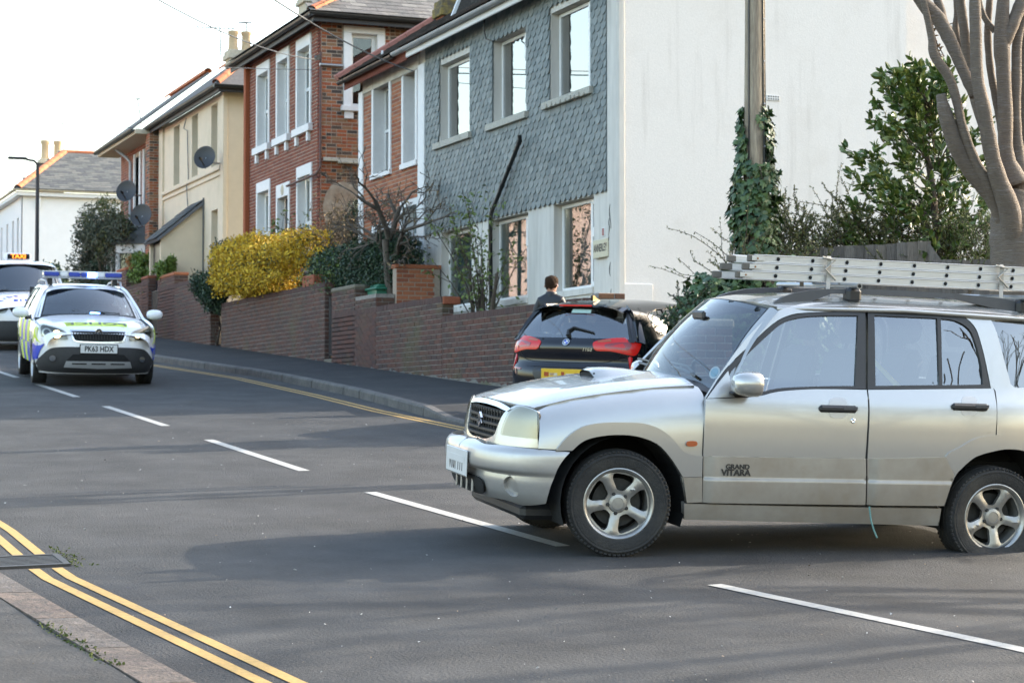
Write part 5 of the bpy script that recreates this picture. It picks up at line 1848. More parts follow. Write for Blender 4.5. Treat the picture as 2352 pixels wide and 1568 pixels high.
# ---- telegraph pole with ivy
pl = thing("telegraph_pole", "tall wooden telegraph pole wrapped in ivy lower down, before the white gable wall", "pole", (11.6, 21.1, gz(11.6, 21.1)))
MB().tube([(11.64, 21.13, 1.3), (11.60, 21.1, 4.5), (11.575, 21.03, 6.6), (11.55, 20.98, 10.6)], [.145, .125, .112, .095], n=18).build("pole", MATS["pole_wood"], pl, smooth=60)
for dx, dy in ((-.115, -.06), (.05, -.11), (.105, -.05)):
 MB().tube([(11.62 + dx * 1.1, 21.1 + dy * 1.1, 3.8), (11.6 + dx, 21.07 + dy, 5.4), (11.57 + dx * .92, 21.02 + dy, 7.2), (11.55 + dx * .85, 20.98 + dy, 10)], .011, 6).build("cable", MATS["black_plastic"], pl, smooth=60)
for z in (4.9, 5.4, 5.9, 6.4):
 MB().tube([(11.6 + .05, 21.0 - .04, z), (11.6 + .05, 20.93, z + .01)], .009, 6).build("staple", MATS["galvanised"], pl)
def ivy_sheet(label, name, P, N, size, m, seed, base, parts=300, stems=None, cat="climber"):
 """Ivy: lobed leaf blades lying along the surface normals; the biggest ones are parts, the rest one mass."""
 t = thing(name, label, cat, base)
 rg = np.random.default_rng(seed)
 # lobed leaf outline
 ol = [(0, 0), (.28, -.08), (.5, .12), (.34, .34), (.36, .62), (.12, .62), (0, 1.0), (-.12, .62), (-.36, .62), (-.34, .34), (-.5, .12), (-.28, -.08)]
 mb = MB()
 mb.add([(0, .35, .06)] + [(x, y, -.10 * abs(x)) for x, y in ol], [(0, 1 + i, 1 + (i + 1) % len(ol)) for i in range(len(ol))])
 unit = mb.mesh("leaf", MATS[m])
 items = []
 for p, n in zip(P, N):
  n = Vector(n + rg.normal(0, .45, 3)).normalized()
  d = Vector((rg.normal(0, .5), rg.normal(0, .5), -1))
  d = (d - n * d.dot(n)).normalized()
  s = n.cross(d) * -1
  k = size * rg.uniform(.6, 1.3)
  items.append((Matrix((s, d, n)).transposed(), Vector(p), (k, k, k)))
 if stems:
  stems(t)
 pieces(t, "leaf", unit, items, parts, rest="foliage")
 return t
rg = np.random.default_rng(8)
n = 2600
a = rg.uniform(0, 2 * math.pi, n)
z = 2.3 + 3.1 * rg.uniform(0, 1, n) ** 1.1
rad = np.interp(z, [2.3, 3.0, 3.8, 4.6, 5.1, 5.4], [.34, .30, .26, .24, .20, .13]) * rg.uniform(.8, 1.15, n) + .03 * np.sin(z * 5 + a * 2)
keep = (z < 4.7) | (np.sin(a * 2 + z * 3) > -.1)
P = np.c_[11.615 + rad * np.cos(a), 21.1 + rad * np.sin(a), z][keep]
Nn = np.c_[np.cos(a), np.sin(a), np.full(n, .25)][keep]
def ivy_stems(t):
 rg = random.Random(4)
 for i in range(7):
  w = i * .9
  MB().tube([(11.62 + .14 * math.cos(w + k * .12), 21.1 + .14 * math.sin(w + k * .12), 1.6 + k * .5) for k in range(7)], [.018 - .002 * k for k in range(7)], 5).build("stem", MATS["bark_dark"], t)
ivy_sheet("dense green ivy climbing the lower half of the telegraph pole", "ivy", P, Nn, .105, "leaf_ivy", 9, (11.6, 21.1, 1.7), 300, ivy_stems)
# ivy mound to the left of the pole
blob = []
for c, r, k in (((10.85, 20.45, 2.75), (.62, .5, .62), 1500), ((11.45, 20.35, 3.0), (.75, .5, .52), 1600), ((12.05, 20.75, 3.05), (.6, .5, .5), 900), ((10.9, 20.4, 2.0), (.6, .5, .6), 700), ((11.6, 20.4, 2.2), (.9, .5, .7), 700)):
 d = rg.normal(size=(k, 3))
 d /= np.linalg.norm(d, axis=1, keepdims=True)
 s = rg.uniform(.86, 1.08, (k, 1)) * (1 + .10 * np.sin(d[:, :1] * 7 + d[:, 2:] * 6))
 blob.append((np.array(c) + d * s * np.array(r), d))
P = np.concatenate([b[0] for b in blob])
Nn = np.concatenate([b[1] for b in blob])
def mound_core(t):
 mb = MB()
 for c, r, k in (((10.85, 20.45, 2.6), (.5, .4, .55), 0), ((11.45, 20.4, 2.7), (.62, .42, .6), 0), ((12.05, 20.75, 2.8), (.48, .4, .5), 0)):
  M = Matrix.Translation(c) @ Matrix.Diagonal((*r, 1))
  mb.lathe([(math.cos(w), math.sin(w)) for w in np.linspace(-1.5, 1.55, 8)], 12, M)
 mb.build("stem_mass", MATS["bark_dark"], t)["kind"] = "stuff"
ivy_sheet("rounded mound of dark ivy at the foot of the telegraph pole, left of the fence", "ivy", P, Nn, .10, "leaf_ivy", 10, (11.3, 20.4, 1.7), 300, mound_core)
# ---- twiggy evergreen shrub behind the fence and by the pole
def sprays(label, base, clumps, seed, m, name="shrub", lsize=.040, per=58, bark="bark_dark", cat="shrub"):
 """Arching twigs set with small leaves. clumps: (centre, spread xyz, count, length)."""
 t = thing(name, label, cat, base)
 rg = random.Random(seed)
 for ci, (c, sp, cnt, L) in enumerate(clumps):
  mb = MB()
  P, D = [], []
  for i in range(cnt):
   p = Vector(c) + Vector((rg.uniform(-1, 1) * sp[0], rg.uniform(-1, 1) * sp[1], rg.uniform(-1, 1) * sp[2]))
   d = Vector((rg.gauss(0, .55), rg.gauss(0, .45), rg.uniform(.3, 1.0))).normalized()
   ll = L * rg.uniform(.5, 1.25)
   pts = [p]
   for k in range(5):
    d = (d + Vector((rg.gauss(0, .13), rg.gauss(0, .13), rg.gauss(0, .08) - .03))).normalized()
    pts.append(pts[-1] + d * ll / 5)
   mb.tube(pts, [.006, .005, .0045, .004, .003, .002], n=4, cap=False)
   for k in range(per):
    q = (k + rg.random()) / per * 5
    j = min(4, int(q))
    x = pts[j].lerp(pts[j + 1], q - j)
    dd = (pts[j + 1] - pts[j]).normalized()
    P.append(tuple(x))
    D.append(tuple(dd + Vector((rg.gauss(0, .6), rg.gauss(0, .6), rg.gauss(0, .6)))))
  mb.build("branch", MATS[bark], t, smooth=80)["kind"] = "stuff"
  leaves("foliage", P, lsize, MATS[m], t, seed=seed + ci, dirs=np.array(D), aspect=.42)
 return t
sprays("twiggy olive-green shrub spilling over the fence, right of the ivy pole", (13, 21.6, 1.8),
    [((12.15, 21.35, 3.55), (.45, .3, .35), 90, .55), ((12.9, 21.5, 3.75), (.8, .3, .25), 190, .6), ((14.0, 21.2, 3.7), (.9, .35, .35), 200, .55), ((13.3, 21.5, 4.1), (.5, .3, .15), 22, .75)], 81, "leaf_olive")
sprays("loose twiggy shrub in front of the ivy-clad pole", (11.3, 20.7, 2), [((11.3, 20.8, 3.35), (.35, .25, .3), 40, .8), ((11.9, 20.7, 3.3), (.3, .2, .25), 45, .45)], 82, "leaf_olive", per=34)
sprays("dark spiky shrub by the brick pier at the driveway, below the ladder end", (10.45, 20.1, 1.8), [((10.38, 20.15, 2.65), (.16, .2, .35), 60, .38), ((10.5, 20.1, 2.2), (.2, .2, .3), 40, .35)], 83, "leaf_dark", per=50)
sprays("yellowish box-like shrub at the foot of the big tree, over the fence", (14.6, 20.4, 1.8), [((14.5, 20.35, 3.72), (.55, .3, .35), 210, .34), ((14.0, 20.9, 3.6), (.4, .3, .3), 80, .35)], 84, "leaf_spring", per=50, lsize=.024)
# ---- laurel: long leaves in upright sprays
lt = thing("laurel_tree", "evergreen laurel with long glossy leaves, between the white gable and the big tree", "tree", (13.6, 21.2, 1.8))
MB().tube([(14.1, 20.9, 1.7), (14.05, 20.9, 3.4), (13.95, 20.95, 4.6), (13.75, 21.0, 5.7)], [.07, .06, .04, .02], 9).build("trunk", MATS["bark_dark"], lt, smooth=60)
ll = [(0, 0), (.16, .22), (.21, .5), (.13, .8), (0, 1), (-.13, .8), (-.21, .5), (-.16, .22)]
mb = MB()
mb.add([(x, y, abs(x) * .35 - .22 * y * y) for x, y in ll] + [(0, .5, -.055)], [(8, i, (i + 1) % 8) for i in range(8)])
lu = mb.mesh("leaf", MATS["leaf_laurel"])
rg = random.Random(12)
items = []
for bi in range(200):
 # branch tips lie through a tall leaning crown
 zz = rg.uniform(3.3, 6.05)
 w = np.interp(zz, [3.2, 3.7, 4.4, 5.0, 5.5, 6.1], [1.15, 1.2, 1.1, .9, .66, .3])
 tip = Vector((13.93 + rg.uniform(-1, 1) * w + (4.4 - zz) * .12, 21.0 + rg.uniform(-.45, .45), zz))
 root = Vector((14.0, 20.95, zz - rg.uniform(.3, .7)))
 if bi % 2 == 0:
  MB().tube([root.lerp(tip, .15), root.lerp(tip, .6) - Vector((0, 0, .05)), tip], [.012, .008, .004], 4).build("branch", MATS["bark_dark"], lt, smooth=80)
 d = ((tip - root).normalized() + Vector((0, 0, .55))).normalized()
 for k in range(26):
  q = rg.random() ** .6
  p = tip - d * (1 - q) * .42 + Vector((rg.gauss(0, .02), rg.gauss(0, .02), rg.gauss(0, .02)))
  y = (d * .75 + Vector((rg.gauss(0, .55), rg.gauss(0, .55), rg.gauss(0, .4)))).normalized()
  x = y.cross(Vector((rg.gauss(0, 1), rg.gauss(0, 1), rg.gauss(0, 1) + .8))).normalized()
  zv = x.cross(y)
  s = rg.uniform(.085, .145)
  items.append((Matrix((x, y, zv)).transposed(), p, (s, s, s)))
pieces(lt, "leaf", lu, items, 300, rest="foliage")
# ---- the big multi-stemmed cherry on the right
ct = thing("cherry_tree", "big multi-stemmed tree with banded grey-brown bark at the right edge", "tree", (12.3, 16.6, gz(12.3, 16.6)))
def stem(pts, name="stem", n=16):
 """Smooth tapered limb through (x, y, z, r)."""
 P = []
 for i in range(len(pts) - 1):
  p0, p1, p2, p3 = (np.array(pts[max(0, min(len(pts) - 1, i + q))]) for q in (-1, 0, 1, 2))
  for s in range(5):
   q = s / 5
   P.append(0.5 * (2 * p1 + (p2 - p0) * q + (2 * p0 - 5 * p1 + 4 * p2 - p3) * q * q + (3 * p1 - p0 - 3 * p2 + p3) * q ** 3))
 P.append(np.array(pts[-1]))
 rgk = random.Random(len(pts) * 7 + int(pts[0][0] * 100))
 rr = [p[3] * (1 + rgk.uniform(-.05, .05)) for p in P]
 mb = MB().tube([p[:3] for p in P], rr, n)
 return mb.build(name, MATS["bark_cherry"], ct, smooth=180)
LIMBS = [
 ('trunk', [(12.064, 16.685, 2.394, 0.271), (12.056, 16.667, 2.936, 0.250), (12.034, 16.660, 3.334, 0.232), (12.021, 16.652, 3.660, 0.214), (12.073, 16.675, 3.936, 0.172)]),
 ('stem', [(11.976, 16.621, 3.565, 0.135), (11.800, 16.626, 3.866, 0.094), (11.601, 16.644, 4.076, 0.086), (11.436, 16.649, 4.267, 0.082), (11.321, 16.634, 4.457, 0.079), (11.215, 16.614, 4.700, 0.064), (11.180, 16.621, 4.858, 0.045)]),
 ('stem', [(11.835, 16.617, 3.740, 0.072), (11.672, 16.564, 3.999, 0.057), (11.506, 16.567, 4.261, 0.050), (11.374, 16.555, 4.557, 0.046), (11.330, 16.565, 4.771, 0.043), (11.252, 16.586, 5.021, 0.046), (11.117, 16.632, 5.234, 0.046), (11.090, 16.636, 5.412, 0.036), (11.010, 16.654, 5.769, 0.032), (10.958, 16.667, 5.983, 0.029)]),
 ('stem', [(11.875, 16.493, 3.730, 0.107), (11.695, 16.444, 4.076, 0.082), (11.595, 16.419, 4.373, 0.075), (11.512, 16.386, 4.685, 0.067), (11.450, 16.400, 4.986, 0.060), (11.428, 16.392, 5.394, 0.057), (11.415, 16.384, 5.748, 0.055), (11.403, 16.378, 6.014, 0.051)]),
 ('stem', [(11.523, 16.537, 4.850, 0.061), (11.441, 16.615, 5.091, 0.057), (11.350, 16.694, 5.386, 0.065), (11.258, 16.776, 5.629, 0.072), (11.140, 16.819, 5.755, 0.072), (11.037, 16.854, 5.917, 0.058)]),
 ('stem', [(11.350, 16.694, 5.386, 0.054), (11.309, 16.757, 5.594, 0.047), (11.302, 16.807, 5.747, 0.043), (11.260, 16.869, 5.974, 0.036)]),
 ('stem', [(12.042, 16.630, 4.021, 0.136), (11.954, 16.654, 4.311, 0.076), (11.939, 16.643, 4.745, 0.072), (11.918, 16.637, 5.106, 0.072), (11.897, 16.634, 5.414, 0.080), (11.901, 16.620, 5.721, 0.062), (11.922, 16.599, 6.047, 0.051)]),
 ('stem', [(11.898, 16.636, 5.360, 0.069), (11.987, 16.591, 5.577, 0.065), (12.098, 16.591, 5.804, 0.065), (12.193, 16.598, 6.032, 0.055)]),
 ('stem', [(12.137, 16.703, 3.942, 0.127), (12.114, 16.694, 4.396, 0.062), (12.092, 16.690, 4.723, 0.055), (12.095, 16.673, 5.123, 0.051), (12.099, 16.658, 5.450, 0.047), (12.163, 16.621, 5.741, 0.044), (12.227, 16.585, 5.996, 0.036)]),
 ('stem', [(12.264, 16.755, 4.044, 0.110), (12.231, 16.747, 4.592, 0.066), (12.215, 16.732, 5.140, 0.062), (12.234, 16.706, 5.597, 0.055), (12.236, 16.687, 6.053, 0.048)]),
 ('stem', [(11.866, 16.894, 4.592, 0.048), (11.789, 16.965, 4.965, 0.048), (11.763, 17.017, 5.285, 0.044), (11.724, 17.019, 5.615, 0.048), (11.686, 17.024, 5.891, 0.048), (11.666, 17.023, 6.111, 0.044)]),
 ('stem', [(12.096, 16.910, 4.569, 0.044), (12.071, 16.963, 4.871, 0.041), (12.006, 16.976, 5.202, 0.037), (11.976, 16.974, 5.570, 0.037), (11.988, 16.955, 5.901, 0.033), (11.994, 16.945, 6.122, 0.029)]),
 ('stem', [(11.955, 16.820, 5.560, 0.033), (11.869, 16.851, 5.670, 0.029), (11.816, 16.867, 5.816, 0.026), (11.796, 16.867, 6.017, 0.022)]),
 ('stem', [(12.046, 17.084, 4.775, 0.037), (11.790, 17.213, 5.505, 0.037), (11.769, 17.209, 5.820, 0.026), (11.747, 17.206, 6.117, 0.022)]),
]
for nm, pts in LIMBS:
 if nm == "stem" and pts[0][2] < 3.95:                          # root the limb down inside the trunk
  a, t0 = pts[0], LIMBS[0][1][1]
  pts.insert(0, (a[0] * .35 + t0[0] * .65, a[1] * .35 + t0[1] * .65, a[2] - .42, a[3] * 1.05))
 stem(pts, nm, 20 if nm == "trunk" else 14)
# crown of bare branches and twigs above the frame: it shades the road and the car roof
rg = random.Random(21)
tops = [pts[-1] for nm, pts in LIMBS if pts[-1][2] > 5.6]
crown_ends = []
for i, (x, y, z, r) in enumerate(tops):
 a, b = [Vector(p[:3]) for nm, pts in LIMBS if pts[-1] == (x, y, z, r) for p in pts[-2:]]
 d = (b - a).normalized()
 d = (d + Vector((rg.uniform(-.5, .35), rg.uniform(-.45, .45), .1))).normalized()
 cb = MB()
 twig_tree(cb, (x, y, z), d, 1.9, r, 3, rg, .75, .12, .66, 5, crown_ends, (2, 3), .006, .12)
 cb.build("branch", MATS["bark_cherry"], ct, smooth=80)
# a few epicormic shoots with young bronze leaves
P = []
for (x, y, z) in ((13.55, 16.2, 4.65), (13.65, 16.1, 4.2), (11.28, 16.95, 5.55), (13.7, 16.05, 3.6)):
 mb = MB()
 for k in range(4):
  d = Vector((rg.gauss(0, .3), rg.gauss(-.2, .2), rg.uniform(-.5, 1))).normalized() * .3
  mb.tube([(x, y, z), Vector((x, y, z)) + d * .5, Vector((x, y, z)) + d], .005, 4)
  P += [tuple(Vector((x, y, z)) + d * rg.random()) for _ in range(22)]
 mb.build("shoot", MATS["bark_dark"], ct)
leaves("foliage", P, .05, MATS["leaf_bronze"], ct, seed=4)
# ------------------------------------------------------------------ silver off-roader: base surfaces (car frame: x ahead of the front axle, y left, z up)
def cr(tab, x):
 """Smooth (monotone cubic) table lookup."""
 xs = np.array([t[0] for t in tab], float)
 ys = np.array([t[1] for t in tab], float)
 if xs[0] > xs[-1]:
  xs, ys = xs[::-1], ys[::-1]
 x = min(max(x, xs[0]), xs[-1])
 i = min(int(np.searchsorted(xs, x, side='right')) - 1, len(xs) - 2)
 h = xs[i + 1] - xs[i]
 d = np.diff(ys) / np.diff(xs)
 def sl(k):
  if k == 0:
   return d[0]
  if k == len(xs) - 1:
   return d[-1]
  return 0.0 if d[k - 1] * d[k] <= 0 else 2 * d[k - 1] * d[k] / (d[k - 1] + d[k])
 t = (x - xs[i]) / h
 return float((2 * t ** 3 - 3 * t * t + 1) * ys[i] + (t ** 3 - 2 * t * t + t) * h * sl(i) + (3 * t * t - 2 * t ** 3) * ys[i + 1] + (t ** 3 - t * t) * h * sl(i + 1))
def gridpts(fn, us, vs):
 return np.array([[fn(u, v) for v in vs] for u in us], float)
SV_Y = [(.18, .815), (.33, .852), (.5, .872), (.7, .878), (.85, .873), (.95, .862), (1.02, .845), (1.08, .815), (1.2, .775), (1.4, .712), (1.55, .662), (1.62, .630), (1.66, .57)]
SV_T = [(-3.4, .88), (-3.0, .95), (-2.6, .985), (-2, 1), (-.4, 1), (.2, .99), (.5, .965), (.8, .90)]
SV_H = [(.75, .86), (.66, .915), (.60, .945), (.45, .99), (.28, 1.035), (0, 1.085), (-.3, 1.122), (-.65, 1.145)]
SV_SEC = [(0, 0), (.35, -.012), (.58, -.036), (.70, -.066), (.77, -.105), (.825, -.17), (.853, -.25), (.868, -.36), (.875, -.5), (.86, -.68), (.83, -.8)]
def sv_side(x, z):
 return (x, cr(SV_Y, z) * cr(SV_T, x), z)
def sv_clip(x, t):
 i = t * (len(SV_SEC) - 1)
 y = cr(list(enumerate([p[0] for p in SV_SEC])), i)
 dz = cr(list(enumerate([p[1] for p in SV_SEC])), i)
 return (x, y * cr(SV_T, x), cr(SV_H, x) + dz)
def selp(x0, A, B, n, f):
 c, s = max(0, math.cos(f)), max(0, math.sin(f))
 return x0 + A * c ** (2 / n), B * s ** (2 / n)
SV_NX = [(.5, .73), (.66, .715), (.75, .70), (.85, .68), (.92, .645), (.96, .60)]
SV_BX = [(.27, .70), (.31, .745), (.38, .79), (.46, .805), (.50, .80), (.515, .83), (.56, .838), (.62, .832), (.655, .80), (.675, .745)]
SV_BY = [(.27, .80), (.31, .835), (.38, .86), (.46, .872), (.50, .872), (.515, .880), (.56, .885), (.62, .883), (.655, .872), (.675, .85)]
def sv_nose(f, z):
 x, y = selp(.22, cr(SV_NX, z) - .22, .855, 3.0, f)
 return (x, y, z)
def sv_bump(f, z):
 x, y = selp(.24, cr(SV_BX, z) - .24, cr(SV_BY, z), 3.0, f)
 return (x, y, z)
def sv_roof(x, t):
 y = t * .648
 z = cr([(-.85, 1.60), (-.95, 1.633), (-1.2, 1.683), (-1.8, 1.712), (-2.5, 1.705), (-3.1, 1.665), (-3.4, 1.62)], x)
 return (x, y, z - .03 * t * t - .062 * abs(t) ** 6)
def sv_screen(t, s):
 """Windscreen: t up, s across."""
 b = np.array([-.50 - .17 * s * s, .76 * s, 1.125 - .075 * s * s])
 a = np.array([-.93 - .11 * s * s, .625 * s, 1.640 - .055 * s * s])
 m = b + (a - b) * t
 m[0] += .035 * math.sin(math.pi * t)
 m[2] += .02 * math.sin(math.pi * t)
 return tuple(m)
SV = {
 'side': Surf([gridpts(sv_side, np.linspace(.78, -3.4, 90), np.linspace(.18, 1.66, 60))]),
 'clip': Surf([gridpts(sv_clip, np.linspace(.75, -.65, 60), np.linspace(0, 1, 60)), gridpts(lambda x, t: tuple(np.array(sv_clip(x, t)) * (1, -1, 1)), np.linspace(.75, -.65, 60), np.linspace(0, 1, 60))[::-1]]),
 'nose': Surf([gridpts(sv_nose, np.linspace(0, math.pi / 2, 60), np.linspace(.5, .96, 30))]),
 'bump': Surf([gridpts(sv_bump, np.linspace(0, math.pi / 2, 80), np.linspace(.27, .675, 50))]),
 'roof': Surf([gridpts(sv_roof, np.linspace(-.85, -3.4, 50), np.linspace(-1, 1, 50))]),
 'screen': Surf([gridpts(sv_screen, np.linspace(-.05, 1.05, 20), np.linspace(-1.05, 1.05, 40))]),
}
SV_F, SV_L, SV_O = Vector((-.9945, .1045, 0)), Vector((-.1045, -.9945, 0)), Vector((5.52, 12.50, 0))
for _v in (SV_F, SV_L):
 _v.z = CC * _v.x + G * _v.y
SV_O.z = gz(5.52, 12.5)
SV_F.normalize()
SV_L = (SV_L - SV_F * SV_L.dot(SV_F)).normalized()
SV_U = SV_F.cross(SV_L)
SV_ROT0 = Matrix((SV_F, SV_L, SV_U)).transposed()                     # wheels stand on the road
_p = 0.036                                                            # the body sinks at the back over the flat tyre
SV_ROT = SV_ROT0 @ Matrix.Rotation(-_p, 3, 'Y')
# outlines of panels, windows and lamps, measured on each car in its own frame (metres)
OUT = {
 'suv': {
  'front_door': [(-0.537,1.005,0),(-0.529,0.842),(-0.527,0.649),(-0.54,0.353,0),(-1.668,0.352,0),(-1.649,0.654),(-1.669,1.09,0),(-1.31,1.085),(-1.048,1.063),(-0.891,1.028),(-0.702,1.013)],
  'front_frame': [(-0.546,1.01,0),(-0.694,1.193,0),(-0.878,1.353),(-1.042,1.488),(-1.155,1.544),(-1.297,1.572),(-1.517,1.588),(-1.717,1.599,0),(-1.665,1.097,0),(-1.311,1.088),(-1.048,1.067),(-0.891,1.032),(-0.702,1.016)],
  'front_glass': [(-0.66,1.064,0),(-0.736,1.186,0),(-0.875,1.311),(-1.006,1.42),(-1.104,1.493),(-1.2,1.532),(-1.357,1.556),(-1.66,1.569,0),(-1.591,1.114,0),(-1.312,1.103),(-1.051,1.085),(-0.91,1.054),(-0.772,1.037)],
  'rear_door': [(-1.679,1.09,0),(-1.665,0.655),(-1.684,0.352,0),(-2.229,0.352,0),(-2.291,0.53),(-2.35,0.603),(-2.446,0.676),(-2.583,0.716,0),(-2.591,0.828),(-2.602,0.972),(-2.605,1.108),(-2.584,1.122,0)],
  'rear_frame': [(-1.736,1.599,0),(-1.994,1.607),(-2.235,1.607),(-2.365,1.602),(-2.458,1.574),(-2.514,1.51),(-2.54,1.427),(-2.558,1.313),(-2.578,1.124,0),(-1.679,1.094,0)],
  'rear_glass': [(-1.779,1.575,0),(-2.237,1.573,0),(-2.2,1.136,0),(-1.737,1.118,0)],
  'quarter_glass': [(-2.264,1.571,0),(-2.374,1.561),(-2.465,1.512),(-2.503,1.426),(-2.53,1.269),(-2.526,1.147,0),(-2.224,1.135,0)],
  'cargo_glass': [(-2.646,1.576,0),(-2.809,1.579),(-3.02,1.57),(-3.12,1.5),(-3.16,1.16),(-2.845,1.133),(-2.751,1.146),(-2.733,1.203),(-2.707,1.332),(-2.677,1.49)],
  'wing': [(0.523,0.895,0),(0.398,0.946),(0.217,0.997),(-0.007,1.037),(-0.234,1.068),(-0.512,1.092),(-0.548,1.018,0),(-0.527,0.839),(-0.521,0.645),(-0.544,0.354,0),(-0.441,0.349,0),(-0.398,0.488),(-0.375,0.547),(-0.302,0.636),(-0.21,0.718),(-0.077,0.761),(0.055,0.767),(0.186,0.751),(0.272,0.72),(0.338,0.664,0),(0.548,0.669,0)],
  'flare_front': [(0.445,0.662,0),(0.38,0.743),(0.28,0.813),(0.15,0.841),(0.018,0.846),(-0.115,0.843),(-0.232,0.808),(-0.323,0.742),(-0.399,0.667),(-0.518,0.646,0),(-0.522,0.516,0),(-0.392,0.512,0),(-0.375,0.539),(-0.301,0.636),(-0.208,0.719),(-0.073,0.762),(0.06,0.768),(0.191,0.752),(0.277,0.721),(0.341,0.664,0)],
  'flare_rear': [(-2.232,0.352,0),(-2.271,0.514),(-2.22,0.67),(-2.329,0.738),(-2.441,0.797),(-2.587,0.821),(-2.687,0.823),(-2.812,0.81),(-2.95,0.74),(-3.05,0.64),(-3.1,0.5),(-3.02,0.5),(-2.96,0.6),(-2.87,0.69),(-2.816,0.719),(-2.69,0.729),(-2.588,0.716),(-2.446,0.676),(-2.35,0.603),(-2.291,0.53)],
  'clad_front': [(-0.527,0.645,0),(-1.643,0.65,0),(-1.665,0.352,0),(-0.54,0.353,0)],
  'clad_rear': [(-1.662,0.65,0),(-2.212,0.67,0),(-2.284,0.557),(-2.232,0.352,0),(-1.681,0.35,0)],
  'rocker': [(-0.419,0.343,0),(-1.328,0.334),(-2.222,0.331,0),(-2.22,0.216,0),(-1.345,0.228),(-0.432,0.241,0)],
  'wing_lower': [(-0.395,0.51,0),(-0.522,0.512,0),(-0.534,0.356,0),(-0.433,0.351,0)],
  'marker': [(-0.416,0.736),(-0.475,0.737),(-0.477,0.71),(-0.417,0.707)],
  'handle_cup1': [(-1.394,1.017),(-1.454,1.035),(-1.511,1.02),(-1.506,0.926),(-1.447,0.904),(-1.389,0.924)],
  'handle_cup2': [(-2.351,1.048),(-2.408,1.066),(-2.459,1.051),(-2.447,0.962),(-2.391,0.942),(-2.34,0.959)],
  'headlight': [(-0.101,0.879),(-0.016,0.91),(0.075,0.906),(0.14,0.889),(0.164,0.865),(0.17,0.809),(0.166,0.725,0),(0.052,0.723),(-0.164,0.723,0),(-0.159,0.765),(-0.14,0.814)],
  'nose_panel': [(0.14,0.897,0),(0.171,0.667,0),(0.014,0.663),(-0.149,0.66),(-0.366,0.645),(-0.506,0.659),(-0.503,0.687),(-0.504,0.676),(-0.397,0.674),(-0.299,0.696),(-0.25,0.723),(-0.227,0.776),(-0.185,0.848),(-0.137,0.886),(-0.051,0.92),(0.059,0.914)],
  'bumper': [(0.365,0.651,0),(0.333,0.594),(0.299,0.513),(0.242,0.337),(0.209,0.309),(0.06,0.285),(-0.101,0.309),(-0.5,0.29),(-0.52,0.29),(-0.581,0.44),(-0.589,0.5),(-0.587,0.6),(-0.56,0.655),(-0.449,0.668),(-0.253,0.657),(-0.094,0.664),(0.088,0.663),(0.289,0.658)],
  'foglight': [(-0.062,0.44),(-0.04,0.472),(-0.002,0.482),(0.038,0.458),(0.057,0.409),(0.053,0.366),(0.025,0.344),(-0.018,0.35),(-0.051,0.382),(-0.062,0.415)],
 },
 'police': {
  'lamp': [(-0.798,0.853),(-0.757,0.879),(-0.641,0.848),(-0.501,0.802),(-0.451,0.755),(-0.431,0.678),(-0.521,0.67),(-0.678,0.684),(-0.777,0.709),(-0.797,0.774)],
 },
 'hatch': {
  'lamp': [(-0.245,0.937),(-0.201,0.962),(-0.044,0.993),(0.102,1.0),(0.226,1.0),(0.277,0.955),(0.235,0.854),(0.176,0.804),(0.061,0.825),(-0.078,0.854),(-0.211,0.857),(-0.245,0.896)],
  'quarter': [(0.009,1.238),(0.114,1.283),(0.302,1.311),(0.479,1.315,0),(0.381,1.017,0),(0.072,1.036),(-0.005,1.116)],
  'doorglass': [(0.537,1.321,0),(0.943,1.343),(1.249,1.345),(0.95,1.31),(1.0,1.02),(0.453,1.006,0)],
 },
}
# ------------------------------------------------------------------ silver off-roader
mat("silver_paint", (0.48, 0.465, 0.435), 0.26, metal=0.6, coat=0.9, local=True, var=0.03, vs=3)
mat("dusty_silver", (0.40, 0.37, 0.325), 0.42, metal=0.45, coat=0.25, local=True, col2=(0.33, 0.29, 0.24), vs=2.2, var=0.12, stain=((0.30, 0.255, 0.20), 5, 0.5, 0.75, 0.7))
mat("bumper_paint", (0.46, 0.44, 0.415), 0.34, metal=0.5, coat=0.6, local=True, var=0.06, vs=4, stain=((0.35, 0.30, 0.24), 3.0, 0.55, 0.8, 0.5))
mat("black_trim", (0.022, 0.022, 0.023), 0.45, local=True, var=0.15, vs=6)
mat("grey_trim", (0.065, 0.066, 0.07), 0.5, local=True, var=0.1, vs=6)
mat("rubber", (0.020, 0.0195, 0.019), 0.75, local=True, var=0.35, vs=8, bump=0.3, bs=60, stain=((0.07, 0.062, 0.05), 3.0, 0.5, 0.75, 0.6))
mat("alloy", (0.40, 0.385, 0.36), 0.38, metal=0.75, local=True, var=0.15, vs=7, stain=((0.17, 0.145, 0.11), 9, 0.55, 0.78, 0.6))
mat("dark_metal", (0.05, 0.048, 0.045), 0.55, metal=0.5, local=True, var=0.3, vs=9)
mat("chrome", (0.75, 0.75, 0.75), 0.12, metal=1.0)
mat("under_black", (0.008, 0.008, 0.008), 0.9)
mat("seat_cloth", (0.045, 0.045, 0.048), 0.9)
mat("dash_grey", (0.06, 0.06, 0.062), 0.8)
mat("amber_lens", (0.35, 0.07, 0.02), 0.2, coat=0.6)
mat("lamp_reflector", (0.20, 0.195, 0.17), 0.28, metal=0.85)
mat("plate_white", (0.66, 0.66, 0.64), 0.35, var=0.05)
mat("plate_yellow", (0.70, 0.43, 0.02), 0.35, var=0.05)
mat("plate_black", (0.012, 0.012, 0.013), 0.4)
glass_mat("car_glass", (0.66, 0.71, 0.70), 1.0, f0=0.22)
glass_mat("screen_glass", (0.62, 0.70, 0.72), 1.0, f0=0.15)
glass_mat("lens_glass", (0.66, 0.64, 0.56), 1.0, rough=0.04, f0=0.07)
